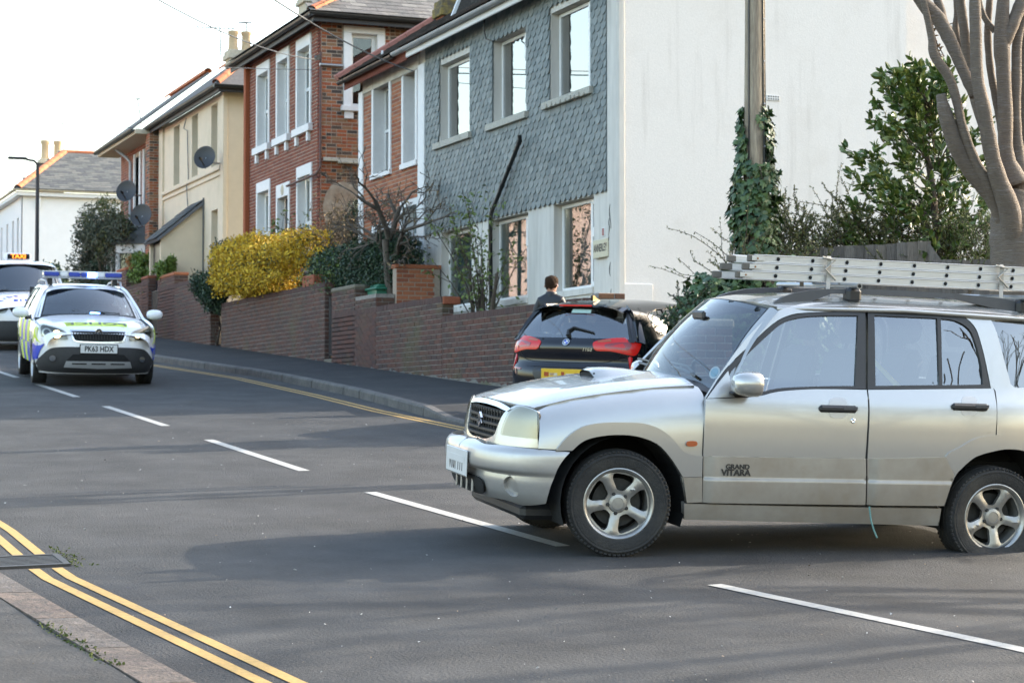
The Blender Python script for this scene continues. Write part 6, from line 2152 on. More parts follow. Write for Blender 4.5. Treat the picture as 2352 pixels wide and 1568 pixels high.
def wheel(parent, c, side, R_, W_, rim_r, spokes=5, steer=0.0, flat=0.0, hole=None, rim_mat="alloy", cap_r=0.060, treads=70, relief=True, holes_deg=(80,), two=False):
 """Tyre and alloy rim. side = +1 left, -1 right. The wheel's frame: local x forward, z up, y outward."""
 M = Matrix.Translation(c) @ Matrix.Rotation(steer, 4, 'Z') @ (Matrix.Identity(4) if side > 0 else Matrix.Rotation(math.pi, 4, 'Z'))
 L = Matrix.Rotation(-math.pi / 2, 4, 'X')                      # lathe axis z -> y
 w = W_ / 2
 prof = [(rim_r - .012, -w * .80), (rim_r + .012, -w * .93), (R_ * .86, -w * 1.0), (R_ - .035, -w * .98), (R_ - .010, -w * .86), (R_ - .002, -w * .6),
   (R_ - .001, -w * .32), (R_ - .010, -w * .30), (R_ - .010, -w * .25), (R_, -w * .23), (R_, w * .23), (R_ - .010, w * .25), (R_ - .010, w * .30), (R_ - .001, w * .32), (R_ - .002, w * .6),
   (R_ - .010, w * .86), (R_ - .035, w * .98), (R_ * .90, w * 1.015), (R_ * .86, w * .985), (R_ * .855, w * 1.0), (rim_r + .030, w * .985), (rim_r + .012, w * .93), (rim_r - .012, w * .80)]
 mb = MB().lathe(prof, 72, L)
 def squash(p):
  x, y, z = p
  if flat:
   lim = -(R_ - flat)
   if z < lim + .09:
    t = min(1, (lim + .09 - z) / .18)
    y = y * (1 + .22 * t)
    z = max(z, lim + (z - lim) * .03)
  return (x, y, z)
 mb.v = [tuple(M @ Vector(squash(p))) for p in mb.v]
 ty = mb.build("tyre", MATS["rubber"], parent, smooth=35)
 tb = MB()
 for i in range(treads):
  for row, (y0, y1) in enumerate(((-.97, -.66), (.66, .97))):
   a = 2 * math.pi * (i + .5 * row) / treads
   q = MB().bbox(-.010, y0 * w, R_ - .020, .010, y1 * w, R_ - .007, b=.003)
   T = Matrix.Rotation(a, 4, 'Y')
   tb.add([M @ Vector(squash(T @ Vector(p))) for p in q.v], q.f)
 t_ = tb.build("tread", MATS["rubber"], ty)
 t_["kind"] = "stuff"
 # rim: barrel, face with openings, lip
 rb = MB().lathe([(rim_r - .03, -w * .8), (rim_r - .03, w * .35), (rim_r - .012, w * .80), (rim_r - .004, w * .90), (rim_r + .006, w * .955), (rim_r + .013, w * .93)], 64, M @ L)
 rim = rb.build("rim", MATS[rim_mat], parent, smooth=40)
 if hole is None:
  hole = [(.082, 14), (.11, 20), (.145, 23.5), (.172, 22.5), (.184, 15), (.184, -15), (.172, -22.5), (.145, -23.5), (.11, -20), (.082, -14)]
  hole = [(r * (rim_r / .205), a) for r, a in hole]
 n = spokes
 hs = []
 for k in range(n):
  a0 = math.radians(holes_deg[0]) + 2 * math.pi * k / n
  hs.append([(r * math.cos(a0 + math.radians(a)), r * math.sin(a0 + math.radians(a))) for r, a in hole])
 hs = [smooth_poly(h_, 2) for h_ in hs]
 outer = [((rim_r - .012) * math.cos(2 * math.pi * i / 72), (rim_r - .012) * math.sin(2 * math.pi * i / 72)) for i in range(72)]
 v2, tri = tri_poly(outer, hs, .02)
 def dz(p):
  r = math.hypot(*p) / rim_r
  y = w * (.60 + .22 * max(0, r - .35) ** 1.5 - .10 * max(0, .40 - r) / .4)
  if relief:
   a = math.atan2(p[1], p[0]) - math.radians(holes_deg[0])
   s = abs(((a / (2 * math.pi / n)) % 1) - .5) * 2            # 0 on a spoke, 1 in an opening
   y += .016 * max(0, 1 - s * 2.4) * min(1, max(0, (r - .3) * 4)) * (1 if r < .9 else (1 - r) * 10)
  return y
 f = MB()
 top = [Vector((-p[0], dz(p), p[1])) for p in v2]
 F = [tuple(t) for t in tri]
 ed = {(q[i], q[(i + 1) % 3]) for q in F for i in range(3)}
 bd = [e for e in ed if (e[1], e[0]) not in ed]
 k = len(top)
 f.add([M @ p for p in top] + [M @ (p * .985 - Vector((0, .028, 0))) for p in top], [q for q in F] + [(b, a, a + k, b + k) for a, b in bd])
 me = f.mesh("spokes", MATS[rim_mat], 30)
 if me.polygons[0].normal.dot(M.to_3x3() @ Vector((0, 1, 0))) < 0:
  me.flip_normals()
 link(bpy.data.objects.new("spokes", me), rim)
 cp = MB().lathe([(cap_r, w * .42), (cap_r, w * .62), (cap_r * .93, w * .68), (cap_r * .62, w * .72), (cap_r * .60, w * .69), (0, w * .70)], 32, M @ L)
 cp.build("hub_cap", MATS[rim_mat], rim, smooth=40)
 for i in range(5):
  a = math.radians(holes_deg[0] + 36) + 2 * math.pi * i / 5
  q = MB().lathe([(.0125, w * .45), (.0125, w * .66), (.009, w * .70), (0, w * .70)], 6, M @ Matrix.Translation((-cap_r * 1.05 * math.cos(a), 0, cap_r * 1.05 * math.sin(a))) @ L)
  q.build("wheel_nut", MATS["dark_metal"], rim)
 d = MB().lathe([(rim_r * .25, w * .05), (rim_r * .72, w * .05), (rim_r * .72, -w * .05)], 40, M @ L)
 d.build("brake_disc", MATS["dark_metal"], rim, smooth=40)
 d = MB().lathe([(0, -w * .5), (rim_r - .02, -w * .5)], 24, M @ L)
 d.build("backing", MATS["under_black"], rim)
 return ty
car = thing("car", "dusty silver off-road car with ladders on its roof, stopped across the road", "car", SV_O, local=True, rot=SV_ROT)
A = OUT['suv']
SP, DS, BT = MATS["silver_paint"], MATS["dusty_silver"], MATS["black_trim"]
def P(name, surf, view, m, off=0.0, thick=.02, holes=(), sp=.05, both=True, key=None, **kw):
 return patch(name, SV[surf], view, A[key or name], m, car, off, thick, holes, sp, both=both, **kw)
# panels
P("wing", "clip", "left", SP, 0.0, .03, sp=.045)
door = P("front_door", "side", "left", SP, 0.004, .03)
rdoor = P("rear_door", "side", "left", SP, 0.004, .03)
pl_top = [(-0.537, 1.005, 0), (-0.694, 1.197), (-0.879, 1.358), (-1.043, 1.492), (-1.156, 1.55), (-1.298, 1.577), (-1.724, 1.603), (-2.237, 1.612), (-2.366, 1.606), (-2.462, 1.579), (-2.521, 1.515), (-2.546, 1.426), (-2.566, 1.309), (-2.586, 1.123, 0), (-2.618, 1.107), (-2.608, .968), (-2.599, .722, 0), (-2.70, .728), (-2.81, .718), (-2.90, .67), (-2.99, .57), (-3.02, .42, 0), (-3.30, .42, 0), (-3.37, .75), (-3.36, 1.1), (-3.29, 1.4), (-3.22, 1.615, 0),
    (-2.9, 1.640), (-2.4, 1.652), (-1.7, 1.652), (-1.4, 1.645), (-1.22, 1.620), (-1.06, 1.565), (-.96, 1.49), (-.82, 1.36), (-.66, 1.17), (-.545, 1.03, 0)]
patch("body_side", SV['side'], 'left', pl_top, SP, car, 0.0, .03, holes=[A['cargo_glass']], sp=.05, both=True)
P("window_frame", "side", "left", MATS["black_trim"], 0.002, .025, holes=[A['front_glass']], key='front_frame', sp=.06)
P("window_frame", "side", "left", MATS["black_trim"], 0.002, .025, holes=[A['rear_glass'], A['quarter_glass']], key='rear_frame', sp=.06)
for kk in ('front_glass', 'rear_glass', 'quarter_glass', 'cargo_glass'):
 P("side_window", "side", "left", MATS["car_glass"], -.010, .004, key=kk, sp=.08)
# lower cladding stands proud of the doors, with a groove along the middle and a scooped front end
def clad_rel(x0):
 def f(x, z):
  e = min(1, max(0, (x0 - x) / .07))
  e = e * e * (3 - 2 * e)
  g = .006 if abs(z - .510) < .006 else 0
  return .008 + .018 * e * (1 if z > .512 else .90) - g
 return f
P("door_cladding", "side", "left", DS, 0, .02, key='clad_front', relief=clad_rel(-.53), sp=.018, smooth=False)
P("door_cladding", "side", "left", DS, 0, .02, key='clad_rear', relief=clad_rel(-1.67), sp=.018, smooth=False)
P("rocker_panel", "side", "left", DS, .010, .06, key='rocker')
P("arch_flare", "side", "left", SP, .016, .05, key='flare_front', sp=.03)
P("arch_flare", "side", "left", SP, .014, .05, key='flare_rear', sp=.03)
P("wing_lower", "side", "left", DS, .018, .04)
# raised crease where the wing shoulders the bonnet, door handles, lock, side lamp
for kk, cx in (('handle_cup1', -1.449), ('handle_cup2', -2.399)):
 zc = .965 if kk == 'handle_cup1' else 1.0
 cup = P("handle_recess", "side", "left", MATS["bumper_paint"], .0055, .004, key=kk, sp=.03)
 for sgn in (1, -1):
  y = cr(SV_Y, zc) * sgn
  mb = MB().bbox(cx - .135, -.012, zc - .024, cx + .135, .026, zc + .024, b=.016)
  mb.v = [(x, (y + p * sgn) if sgn > 0 else y + p * sgn, z) for x, p, z in mb.v]
  mb.build("door_handle", MATS["black_trim"], car, smooth=40)
  mb = MB().bbox(cx - .13, .024, zc - .004, cx - .03, .028, zc + .018, b=.002)
  mb.v = [(x, y + p * sgn, z) for x, p, z in mb.v]
  mb.build("handle_key_cap", MATS["grey_trim"], car)
MB().lathe([(.016, 0), (.016, .006), (.011, .010), (0, .006)], 16, Matrix.Translation((-1.553, cr(SV_Y, .892) + .003, .892)) @ Matrix.Rotation(-math.pi / 2, 4, 'X')).build("door_lock", MATS["chrome"], car, smooth=40)
P("side_indicator", "clip", "left", MATS["amber_lens"], .014, .012, key='marker', sp=.03)
# bonnet with its air scoop, cowl and wipers
bon = [(.640, 0.0, 0), (.628, .30), (.594, .52), (.535, .660, 0), (.40, .672), (.22, .684), (0, .690), (-.23, .690), (-.52, .688, 0), (-.50, .35), (-.47, 0.0, 0)]
patch("bonnet", SV['clip'], 'top', bon, SP, car, 0.004, .055, sp=.05, both=True, k=3,
   relief=lambda x, y: .004 + .006 * max(0, 1 - abs(abs(y) - .50) / .12) * min(1, max(0, (.5 - x) * 3)))
cowl = [(-.475, 0, 0), (-.505, .35), (-.525, .70, 0), (-.62, .78, 0), (-.60, .45), (-.57, 0, 0)]
patch("cowl", SV['clip'], 'top', cowl, MATS["black_trim"], car, -.008, .02, sp=.06, both=True)
sc = MB()
sz = lambda x, y: sv_clip(x, abs(y) / .9 * .25)[2] + .004
px_ = [(-.03, .165, .046), (-.06, .175, .060), (-.15, .175, .055), (-.28, .165, .036), (-.44, .14, .004)]
vs, kk = [], 9
for x, hw, hh in px_:
 for j in range(kk):
  t = -1 + 2 * j / (kk - 1)
  yy = t * hw
  vs.append((x + (.012 if abs(t) < .8 else 0), yy - .02, cr(SV_H, x) - .004 + hh * (1 - abs(t) ** 4) + .002))
sc.add(vs, [(i * kk + j, i * kk + j + 1, (i + 1) * kk + j + 1, (i + 1) * kk + j) for i in range(len(px_) - 1) for j in range(kk - 1)])
sc.add([(x, y, z - .006) for x, y, z in vs], [(i * kk + j, (i + 1) * kk + j, (i + 1) * kk + j + 1, i * kk + j + 1) for i in range(len(px_) - 1) for j in range(kk - 1)])
scoop = sc.build("bonnet_scoop", SP, car, smooth=60)
MB().bbox(-.060, -.160, cr(SV_H, -.03) - .01, -.024, .120, cr(SV_H, -.03) + .034, b=.008).build("scoop_mouth", MATS["under_black"], scoop)
for y0, y1, xx in ((.55, -.02, -.585), (-.05, -.62, -.56)):
 wp = MB().tube([(xx, y0, 1.135), (xx - .02, (y0 + y1) / 2, 1.165), (xx - .05, y1, 1.175)], .010, 6)
 wp.tube([(xx - .02, y0 - .1, 1.155), (xx - .045, (y0 + y1) / 2, 1.19), (xx - .075, y1 - .1, 1.20)], .008, 6)
 wp.build("wiper", MATS["black_trim"], car, smooth=60)
# nose: headlamps, grille, badge
patch("front_panel", SV['nose'], 'diag', A['nose_panel'], SP, car, 0, .03, holes=[], sp=.04, both=True)
gp_ = [(0, .875, 0), (.24, .868), (.38, .845), (.415, .81), (.40, .76), (.355, .71), (.25, .686), (0, .680, 0)]
patch("grille_well", SV['nose'], 'front', gp_, MATS["under_black"], car, -.03, .02, sp=.06, both=True)
cw = [(0, .922, 0), (.25, .917), (.42, .902), (.49, .890, 0), (.455, .872, 0), (.38, .878), (.24, .889), (0, .894, 0)]
patch("grille_trim", SV['nose'], 'front', cw, MATS["chrome"], car, .006, .02, sp=.05, both=True)
for zb, y1 in ((.862, .395), (.820, .412), (.778, .405), (.736, .375), (.700, .32)):
 mb = MB()
 row = []
 for sgn in (-1, 1):
  pass
 ysamp = np.linspace(-y1, y1, 25)
 pts = []
 for y in ysamp:
  p, n = SV['nose'].hit((6, abs(y), zb), (-1, 0, 0))
  pts.append((p[0] - .008, y, zb))
 for i, (x, y, z) in enumerate(pts):
  mb.v += [(x - .02, y, z - .012), (x + .004, y, z - .008), (x + .004, y, z + .007), (x - .02, y, z + .012)]
 for i in range(len(pts) - 1):
  for j in range(4):
   mb.f.append((i * 4 + j, i * 4 + (j + 1) % 4, (i + 1) * 4 + (j + 1) % 4, (i + 1) * 4 + j))
   mb.m.append(0)
 mb.build("grille_bar", MATS["black_trim"], car)
for y in np.linspace(-.36, .36, 13):
 p, n = SV['nose'].hit((6, abs(y), .78), (-1, 0, 0))
 MB().bbox(p[0] - .028, y - .004, .70, p[0] - .016, y + .004, .87, b=.002).build("grille_strut", MATS["black_trim"], car)
# S-shaped badge
bx = SV['nose'].hit((6, 0.0, .79), (-1, 0, 0))[0][0] + .004
Spoly = [(-.42, .26), (.0, .62), (.5, .20), (.30, .03), (.0, .28), (-.12, .18), (.42, -.26), (.0, -.62), (-.5, -.20), (-.30, -.03), (.0, -.28), (.12, -.18)]
MB().prism([(a * .085, b * .082) for a, b in Spoly], (bx, 0, .79), (0, 1, 0), (0, 0, 1), (.014, 0, 0)).build("badge", MATS["chrome"], car)
hl = patch("headlight", SV['nose'], 'diag', A['headlight'], MATS["lens_glass"], car, .008, .004, sp=.03, both=True)
shr = [(-.095, .868), (-.014, .896), (.07, .892), (.13, .874), (.152, .852), (.158, .80), (.155, .731, 0), (.05, .729), (-.152, .728, 0), (-.148, .762), (-.128, .81)]
hb = patch("lamp_bowl", SV['nose'], 'diag', shr, MATS["lamp_reflector"], None, -.045, .04, sp=.03, both=True,
     relief=lambda a, z: -.038 - .022 * math.cos(a * 26 + .6) * math.cos((z - .82) * 30))
for o_, par in zip(hb, hl):
 o_.parent = par
hr = patch("lamp_surround", SV['nose'], 'diag', A['headlight'], MATS["dark_metal"], None, -.002, .05, holes=[shr], sp=.03, both=True)
for o_, par in zip(hr, hl):
 o_.parent = par
for sgn, par in ((1, hl[0]), (-1, hl[1])):
 for i in range(9):                                            # moulded flutes in the lens
  zz = .735 + i * .009
  a = [SV['nose'].hit(np.array((4, 4, 0)) + np.array((-_q, _q, 0)) * t + np.array((0, 0, zz)), (-_q, -_q, 0)) for t in np.linspace(-.03 - .0 * i, .155, 6)]
  MB().tube([tuple((p - n * .004) * (1, sgn, 1)) for p, n in a], .0030, 5).build("flute", MATS["plate_white"], par)
 for aa, zz, rr in ((.03, .83, .045), (.10, .77, .032)):
  p, n = SV['nose'].hit(np.array((4, 4, zz)) + np.array((-_q, _q, 0)) * aa, (-_q, -_q, 0))
  c = Vector((p - n * .03) * (1, sgn, 1))
  ax = Vector(n * (1, sgn, 1))
  T = ax.to_track_quat('Z', 'Y').to_matrix().to_4x4()
  T.translation = c
  MB().lathe([(rr * .3, -.02), (rr * .85, -.004), (rr, .012), (rr * 1.02, .014)], 20, T).build("reflector", MATS["chrome"], par, smooth=60)
# bumper
bump = patch("bumper", SV['bump'], 'diag', A['bumper'], MATS["bumper_paint"], car, .002, .04, holes=[A['foglight']], sp=.022, both=True,
    relief=lambda a, z: .002 - (.022 if z < .505 else 0) * min(1, max(0, (.505 - z) / .012)))
fog = patch("fog_lamp_blank", SV['bump'], 'diag', A['foglight'], MATS["bumper_paint"], car, -.045, .03, sp=.025, both=True)
ib = [(0, .445, 0), (.33, .44), (.40, .40), (.36, .345), (.25, .325), (0, .320, 0)]
patch("lower_grille", SV['bump'], 'front', ib, MATS["under_black"], car, .0, .01, sp=.06, both=True)
for y in (-.2, -.07, .07, .2):
 p, n = SV['bump'].hit((6, abs(y), .40), (-1, 0, 0))
 MB().bbox(p[0] - .01, y - .012, .335, p[0] + .004, y + .012, .44, b=.004).build("grille_strut", MATS["bumper_paint"], car)
MB().bbox(.30, -.62, .20, .58, .62, .30, b=.03).build("undertray", MATS["black_trim"], car)
# front plate, slightly skewed; its figures worn and partly covered
px0 = SV['bump'].hit((6, 0, .53), (-1, 0, 0))[0][0] + .012
pt = MB().bbox(px0, -.262, .432, px0 + .008, .262, .602, b=.004)
pt.bbox(px0 + .008, -.258, .436, px0 + .0095, .258, .440, b=.0005, mi=1)
npl = pt.build("number_plate", [MATS["plate_white"], MATS["plate_black"]], car)
letters("lettering", "V101 TTT", .105, MATS["plate_black"], npl, (px0 + .0085, 0, .497), (0, 1, 0), (0, 0, 1), .0006, sx=.82, bold=.003)
MB().bbox(px0 + .009, -.235, .515, px0 + .0105, .21, .56, b=.0006).build("smear", MATS["plate_white"], npl)
# roof, screen, pillars
rp = [(-.955, 0, 0), (-.97, .3), (-1.03, .52), (-1.10, .60, 0), (-1.3, .625), (-2.0, .637), (-2.9, .628), (-3.22, .60, 0), (-3.26, .3), (-3.27, 0, 0)]
patch("roof", SV['roof'], 'top', rp, SP, car, 0.003, .03, sp=.06, both=True, relief=lambda x, y: .003 + .006 * max(0, 1 - abs(abs(y) - .50) / .05))
dz = [(-1.10, .60), (-1.3, .625), (-2.0, .637), (-2.9, .628), (-3.2, .605)]
for sgn in (1, -1):
 mb = MB()
 pts = []
 for x, y in dz:
  p = SV['roof'].hit((x, y, 4), (0, 0, -1))[0]
  pts.append((x, (y + .012) * sgn, p[2] - .012))
 mb.tube(pts, .016, 8)
 mb.build("roof_gutter", SP, car, smooth=60)
# A pillar outer face from bonnet to roof
for sgn in (1, -1):
 mb = MB()
 for t in np.linspace(-.03, 1.03, 16):
  a = np.array(sv_screen(t, .985))
  b = np.array(sv_screen(t, 1.09)) + (-.01, 0, -.012)
  mb.v += [(a[0], a[1] * sgn, a[2]), ((a[0] + b[0]) / 2 + .006, (a[1] + b[1]) / 2 * sgn, (a[2] + b[2]) / 2 + .010), (b[0], b[1] * sgn, b[2])]
 n = len(mb.v) // 3
 for i in range(n - 1):
  for j in range(2):
   q = (i * 3 + j, (i + 1) * 3 + j, (i + 1) * 3 + j + 1, i * 3 + j + 1)
   mb.f.append(q if sgn < 0 else q[::-1])
   mb.m.append(0)
 mb.build("pillar", SP, car, smooth=60)
ws = MB().grid(lambda a, b: sv_screen(a, b), np.linspace(0.0, 1, 14), np.linspace(-.97, .97, 24))
ws.build("windscreen", MATS["screen_glass"], car, smooth=180)
fr = MB()
for t0, t1, s0, s1 in ((-.02, .045, -1, 1), (.955, 1.02, -1, 1), (0, 1, -1.0, -.945), (0, 1, .945, 1.0)):
 fr.grid(lambda a, b: tuple(np.array(sv_screen(a, b)) - (.002, 0, .003)), np.linspace(t0, t1, 9), np.linspace(s0, s1, 14))
fr.build("screen_border", MATS["black_trim"], car, smooth=180)
mat("sticker_blue", (0.25, 0.45, 0.55), 0.5)
st = MB()
for r0, m_ in ((.045, 0), (.032, 1)):
 vs = []
 for i in range(20):
  w = 2 * math.pi * i / 20
  q = np.array(sv_screen(.17 + r0 * math.sin(w) * 1.5, .86 + r0 * math.cos(w) * 1.3))
  vs.append(tuple(q + (-.004 + .001 * m_, 0, -.003 + .001 * m_)))
 st.add(vs, [tuple(range(20))], m_)
st.build("tax_disc", [MATS["plate_white"], MATS["sticker_blue"]], car)
# tailgate end (off the edge of the picture) and floor, arches
bk = MB()
for z in np.linspace(.42, 1.6, 12):
 y = cr(SV_Y, z) * .9
 x = -3.36 + .25 * max(0, (z - 1.0)) ** 1.3
 bk.v += [(x, -y, z), (x - .06, 0, z), (x, y, z)]
for i in range(11):
 for j in range(2):
  bk.f.append((i * 3 + j, i * 3 + j + 1, (i + 1) * 3 + j + 1, (i + 1) * 3 + j))
  bk.m.append(0)
bk.build("tailgate", SP, car, smooth=60)
MB().bbox(-3.42, -.80, .36, -3.25, .80, .62, b=.05).build("rear_bumper", MATS["bumper_paint"], car)
fl = MB()
fl.box(-2.15, -.80, .30, -.50, .80, .42)
fl.box(-3.3, -.55, .32, -2.15, .55, .62)
fl.box(-.50, -.50, .32, .50, .50, .80)
fl.build("floor_pan", MATS["under_black"], car)
for cx, r in ((-.02, .415), (-2.62, .42)):
 for sgn in (1, -1):
  mb = MB()
  vs = []
  for i in range(21):
   w = math.pi * (-.12 + 1.24 * i / 20)
   for y in (.84, .50):
    vs.append((cx + r * math.cos(w), y * sgn, .345 + r * math.sin(w)))
  mb.add(vs, [(2 * i, 2 * i + 1, 2 * i + 3, 2 * i + 2) for i in range(20)] + [tuple(range(1, 42, 2))])
  mb.build("wheel_arch", MATS["under_black"], car)
# interior
it = MB()
it.box(-.95, -.70, .80, -.60, .70, 1.02)
it.build("dashboard", MATS["dash_grey"], car)
for x in (-1.55, -2.35):
 for y in (.36, -.36):
  s = MB()
  s.bbox(x - .02, y - .24, .70, x + .46, y + .24, .86, b=.06)
  M = Matrix.Translation((x, y, .85)) @ Matrix.Rotation(-.22, 4, 'Y')
  s.bbox(-.14, -.23, -.05, 0, .23, .52, b=.06, M=M)
  seat = s.build("seat", MATS["seat_cloth"], car, smooth=40)
  MB().bbox(-.12, -.13, .56, -.02, .13, .74, b=.05, M=M).build("headrest", MATS["seat_cloth"], seat, smooth=40)
swm = Matrix.Translation((-1.02, -.36, 1.05)) @ Matrix.Rotation(-1.1, 4, 'Y')
MB().tube([swm @ Vector((.18 * math.cos(w), .18 * math.sin(w), 0)) for w in np.linspace(0, 2 * math.pi, 25)], .014, 6).build("steering_wheel", MATS["black_trim"], car, smooth=60)
MB().bbox(-.80, -.06, 1.50, -.77, .14, 1.56, b=.02).build("inner_mirror", MATS["black_trim"], car)
mat("yellow_pole", (0.62, 0.55, 0.12), 0.5)
MB().tube([(-2.35, .2, .95), (-2.02, .1, 1.30), (-2.45, -.2, 1.05)], .014, 6).build("cargo_pole", MATS["yellow_pole"], car, smooth=60)
# door mirror
for sgn in (1, -1):
 mb = MB()
 k = 14
 # a rounded shell: depth along x rearwards, width along y
 vs = []
 for i, (q, s) in enumerate([(.075, .30), (.068, .62), (.045, .86), (.0, 1.0), (-.045, 1.0), (-.055, .93)]):
  for j in range(k):
   w = 2 * math.pi * j / k
   c, d = math.cos(w), math.sin(w)
   a = .105 * s * math.copysign(abs(c) ** .75, c)
   b = .080 * s * math.copysign(abs(d) ** .75, d)
   vs.append((-.775 + q * 1.3, (.955 + a) * sgn, 1.112 + b))
 fs = [(i * k + j, i * k + (j + 1) % k, (i + 1) * k + (j + 1) % k, (i + 1) * k + j) for i in range(5) for j in range(k)] + [tuple(range(k))]
 if sgn < 0:
  fs = [f[::-1] for f in fs]
 mb.add(vs, fs)
 mb.add([vs[5 * k + j] for j in range(k)], [tuple(range(k))], 1)
 mr = mb.build("door_mirror", [SP, MATS["chrome"]], car, smooth=50)
 m2 = MB().bbox(-.80, .80, 1.035, -.70, .90, 1.06, b=.015)
 m2.v = [(x, y * sgn, z) for x, y, z in m2.v]
 m2.build("mirror_arm", MATS["black_trim"], mr)
tri_ = [(-.545, 1.008, 0), (-.71, 1.185, 0), (-.735, 1.02, 0)]
patch("mirror_base", SV['side'], 'left', tri_, SP, car, .006, .02, sp=.06, both=True, smooth=False)
# wheels; the rear ones hang lower, the near rear tyre is flat
wheel(car, Vector((0, .755, .335)), 1, .338, .225, .213, steer=R(-9))
wheel(car, Vector((0, -.755, .335)), -1, .338, .225, .213, steer=R(-9))
wheel(car, Vector((-2.62, .755, .272)), 1, .338, .225, .213, flat=.108, holes_deg=(97,))
wheel(car, Vector((-2.62, -.755, .382)), -1, .338, .225, .213)
# roof rails and cross bars
for sgn in (1, -1):
 y = .545 * sgn
 rz = lambda x: SV['roof'].hit((x, abs(y), 4), (0, 0, -1))[0][2]
 mb = MB()
 prof = []
 xs = [-1.10, -1.16, -1.24, -1.36, -1.5, -1.7, -2.0, -2.4, -2.75, -2.95, -3.05, -3.12]
 hs = [.0, .030, .052, .068, .074, .076, .076, .076, .072, .058, .03, 0]
 for x, h_ in zip(xs, hs):
  z = rz(x)
  solid = x > -1.40 or x < -2.72
  lo = z - .004 if solid else z + h_ - .030
  prof.append([(x, y - .022, lo), (x, y + .022, lo), (x, y + .018, z + h_ + .004), (x, y - .018, z + h_ + .004)])
 for i in range(len(prof) - 1):
  k0 = len(mb.v)
  mb.add(prof[i] + prof[i + 1], [(0, 1, 5, 4), (1, 2, 6, 5), (2, 3, 7, 6), (3, 0, 4, 7)])
 mb.add(prof[0], [(0, 1, 2, 3)])
 mb.add(prof[-1], [(3, 2, 1, 0)])
 mb.build("roof_rail", MATS["grey_trim"], car, smooth=30)
BARX = (-1.66, -2.92)
for x in BARX:
 z0 = rz(x) + .062
 bar = MB().tube([(x, -.66, z0 + .035), (x, .66, z0 + .035)], .021, 12)
 b = bar.build("roof_bar", MATS["galvanised"], car, smooth=40)
 MB().lathe([(.013, 0), (0, 0)], 10, Matrix.Translation((x, .6615, z0 + .035)) @ Matrix.Rotation(-math.pi / 2, 4, 'X')).build("bar_end", MATS["under_black"], b)
 for sgn in (1, -1):
  y = .555 * sgn
  MB().bbox(x - .055, y - .045, z0 - .075, x + .055, y + .045, z0 + .022, b=.022).build("bar_foot", MATS["black_trim"], b, smooth=40)
SV_BARZ = rz(-2.2) + .062 + .035 + .021
# letters on the doors
lg = cr(SV_Y, .56) + .0285
letters("model_badge", "GRAND", .042, MATS["dark_metal"], car, (-.755, lg, .583), (-1, 0, 0), (0, 0, 1), .002, sx=1.1, bold=.0015)
letters("model_badge", "VITARA", .055, MATS["dark_metal"], car, (-.745, lg, .545), (-1, 0, 0), (0, 0, 1), .002, sx=1.05, bold=.002)
MB().tube([(-1.69, .885, .34), (-1.70, .90, .25), (-1.72, .905, .19), (-1.745, .905, .14)], .006, 5).build("dangling_cord", mat("teal_cord", (0.12, 0.25, 0.24), 0.8), car, smooth=60)
# ------------------------------------------------------------------ the ladders on the roof
ld = thing("extension_ladder", "triple aluminium extension ladder tied along the roof of the silver car", "ladder", SV_O, local=True, rot=SV_ROT)
mat("ladder_alloy", (0.66, 0.655, 0.635), 0.42, metal=0.55, local=True, var=0.14, vs=5, stretch=(0.3, 3, 3), stain=((0.42, 0.40, 0.37), 6, 0.6, 0.75, 0.5))
mat("ladder_foot", (0.14, 0.125, 0.105), 0.8, local=True, var=0.2, vs=9)
mat("rust_bolt", (0.30, 0.15, 0.06), 0.7)
mat("strap_grey", (0.42, 0.39, 0.34), 0.85, local=True, var=0.15, vs=20)
NX, FX = -.95, -4.1                                                # ladder nose and tail along the car
sh = .053
for k in range(3):
 x0 = NX - (0.05 if k else 0.0) - .02 * k
 for sgn, yy in ((1, .36), (-1, -.05)):
  yo = yy - .012 * k * sgn
  zb = SV_BARZ + .002 + k * (sh + .003)
  m_ = MB().bbox(x0, yo - .014, zb, FX, yo + .014, zb + sh, b=.005)
  m_.bbox(x0 - .001, yo + .013 * sgn, zb, FX, yo + .019 * sgn, zb + .007, b=.002)
  m_.bbox(x0 - .001, yo + .013 * sgn, zb + sh - .007, FX, yo + .019 * sgn, zb + sh, b=.002)
  st_ = m_.build("stile", MATS["ladder_alloy"], ld)
  for i in range(13):
   xr = NX - .235 - i * .25 - .012 * k
   q = MB().lathe([(.0135, 0), (.0155, .002), (.0155, -.001)], 14, Matrix.Translation((xr, yo + .0155 * sgn, zb + sh * .5)) @ Matrix.Rotation(-math.pi / 2 * sgn, 4, 'X'))
   q.build("rung_end", MATS["ladder_alloy"], st_, smooth=30)
   q = MB().lathe([(.0125, 0), (0, 0)], 14, Matrix.Translation((xr, yo + .0165 * sgn, zb + sh * .5)) @ Matrix.Rotation(-math.pi / 2 * sgn, 4, 'X'))
   q.build("rung_hole", MATS["under_black"], st_)
  fb_ = MB().bbox(x0 - .02, yo - .017, zb + .003, x0 + .045 + .02 * (k == 1), yo + .017, zb + sh - .003, b=.006)
  fb_.build("foot", MATS["ladder_foot"], st_)
  MB().bbox(x0 - .07, yo + .019 * sgn, zb + .012, x0 + .02, yo + .022 * sgn, zb + sh - .010, b=.001).build("bracket", MATS["ladder_alloy"], st_)
  MB().lathe([(.007, 0), (.006, .004), (0, .005)], 8, Matrix.Translation((x0 - .02, yo + .022 * sgn, zb + sh * .5)) @ Matrix.Rotation(-math.pi / 2 * sgn, 4, 'X')).build("bolt", MATS["rust_bolt"], st_)
 for i in range(13):
  xr = NX - .235 - i * .25 - .012 * k
  MB().tube([(xr, -.04, SV_BARZ + .002 + k * (sh + .003) + sh * .5), (xr, .35, SV_BARZ + .002 + k * (sh + .003) + sh * .5)], .0125, 8).build("rung", MATS["ladder_alloy"], ld, smooth=60)
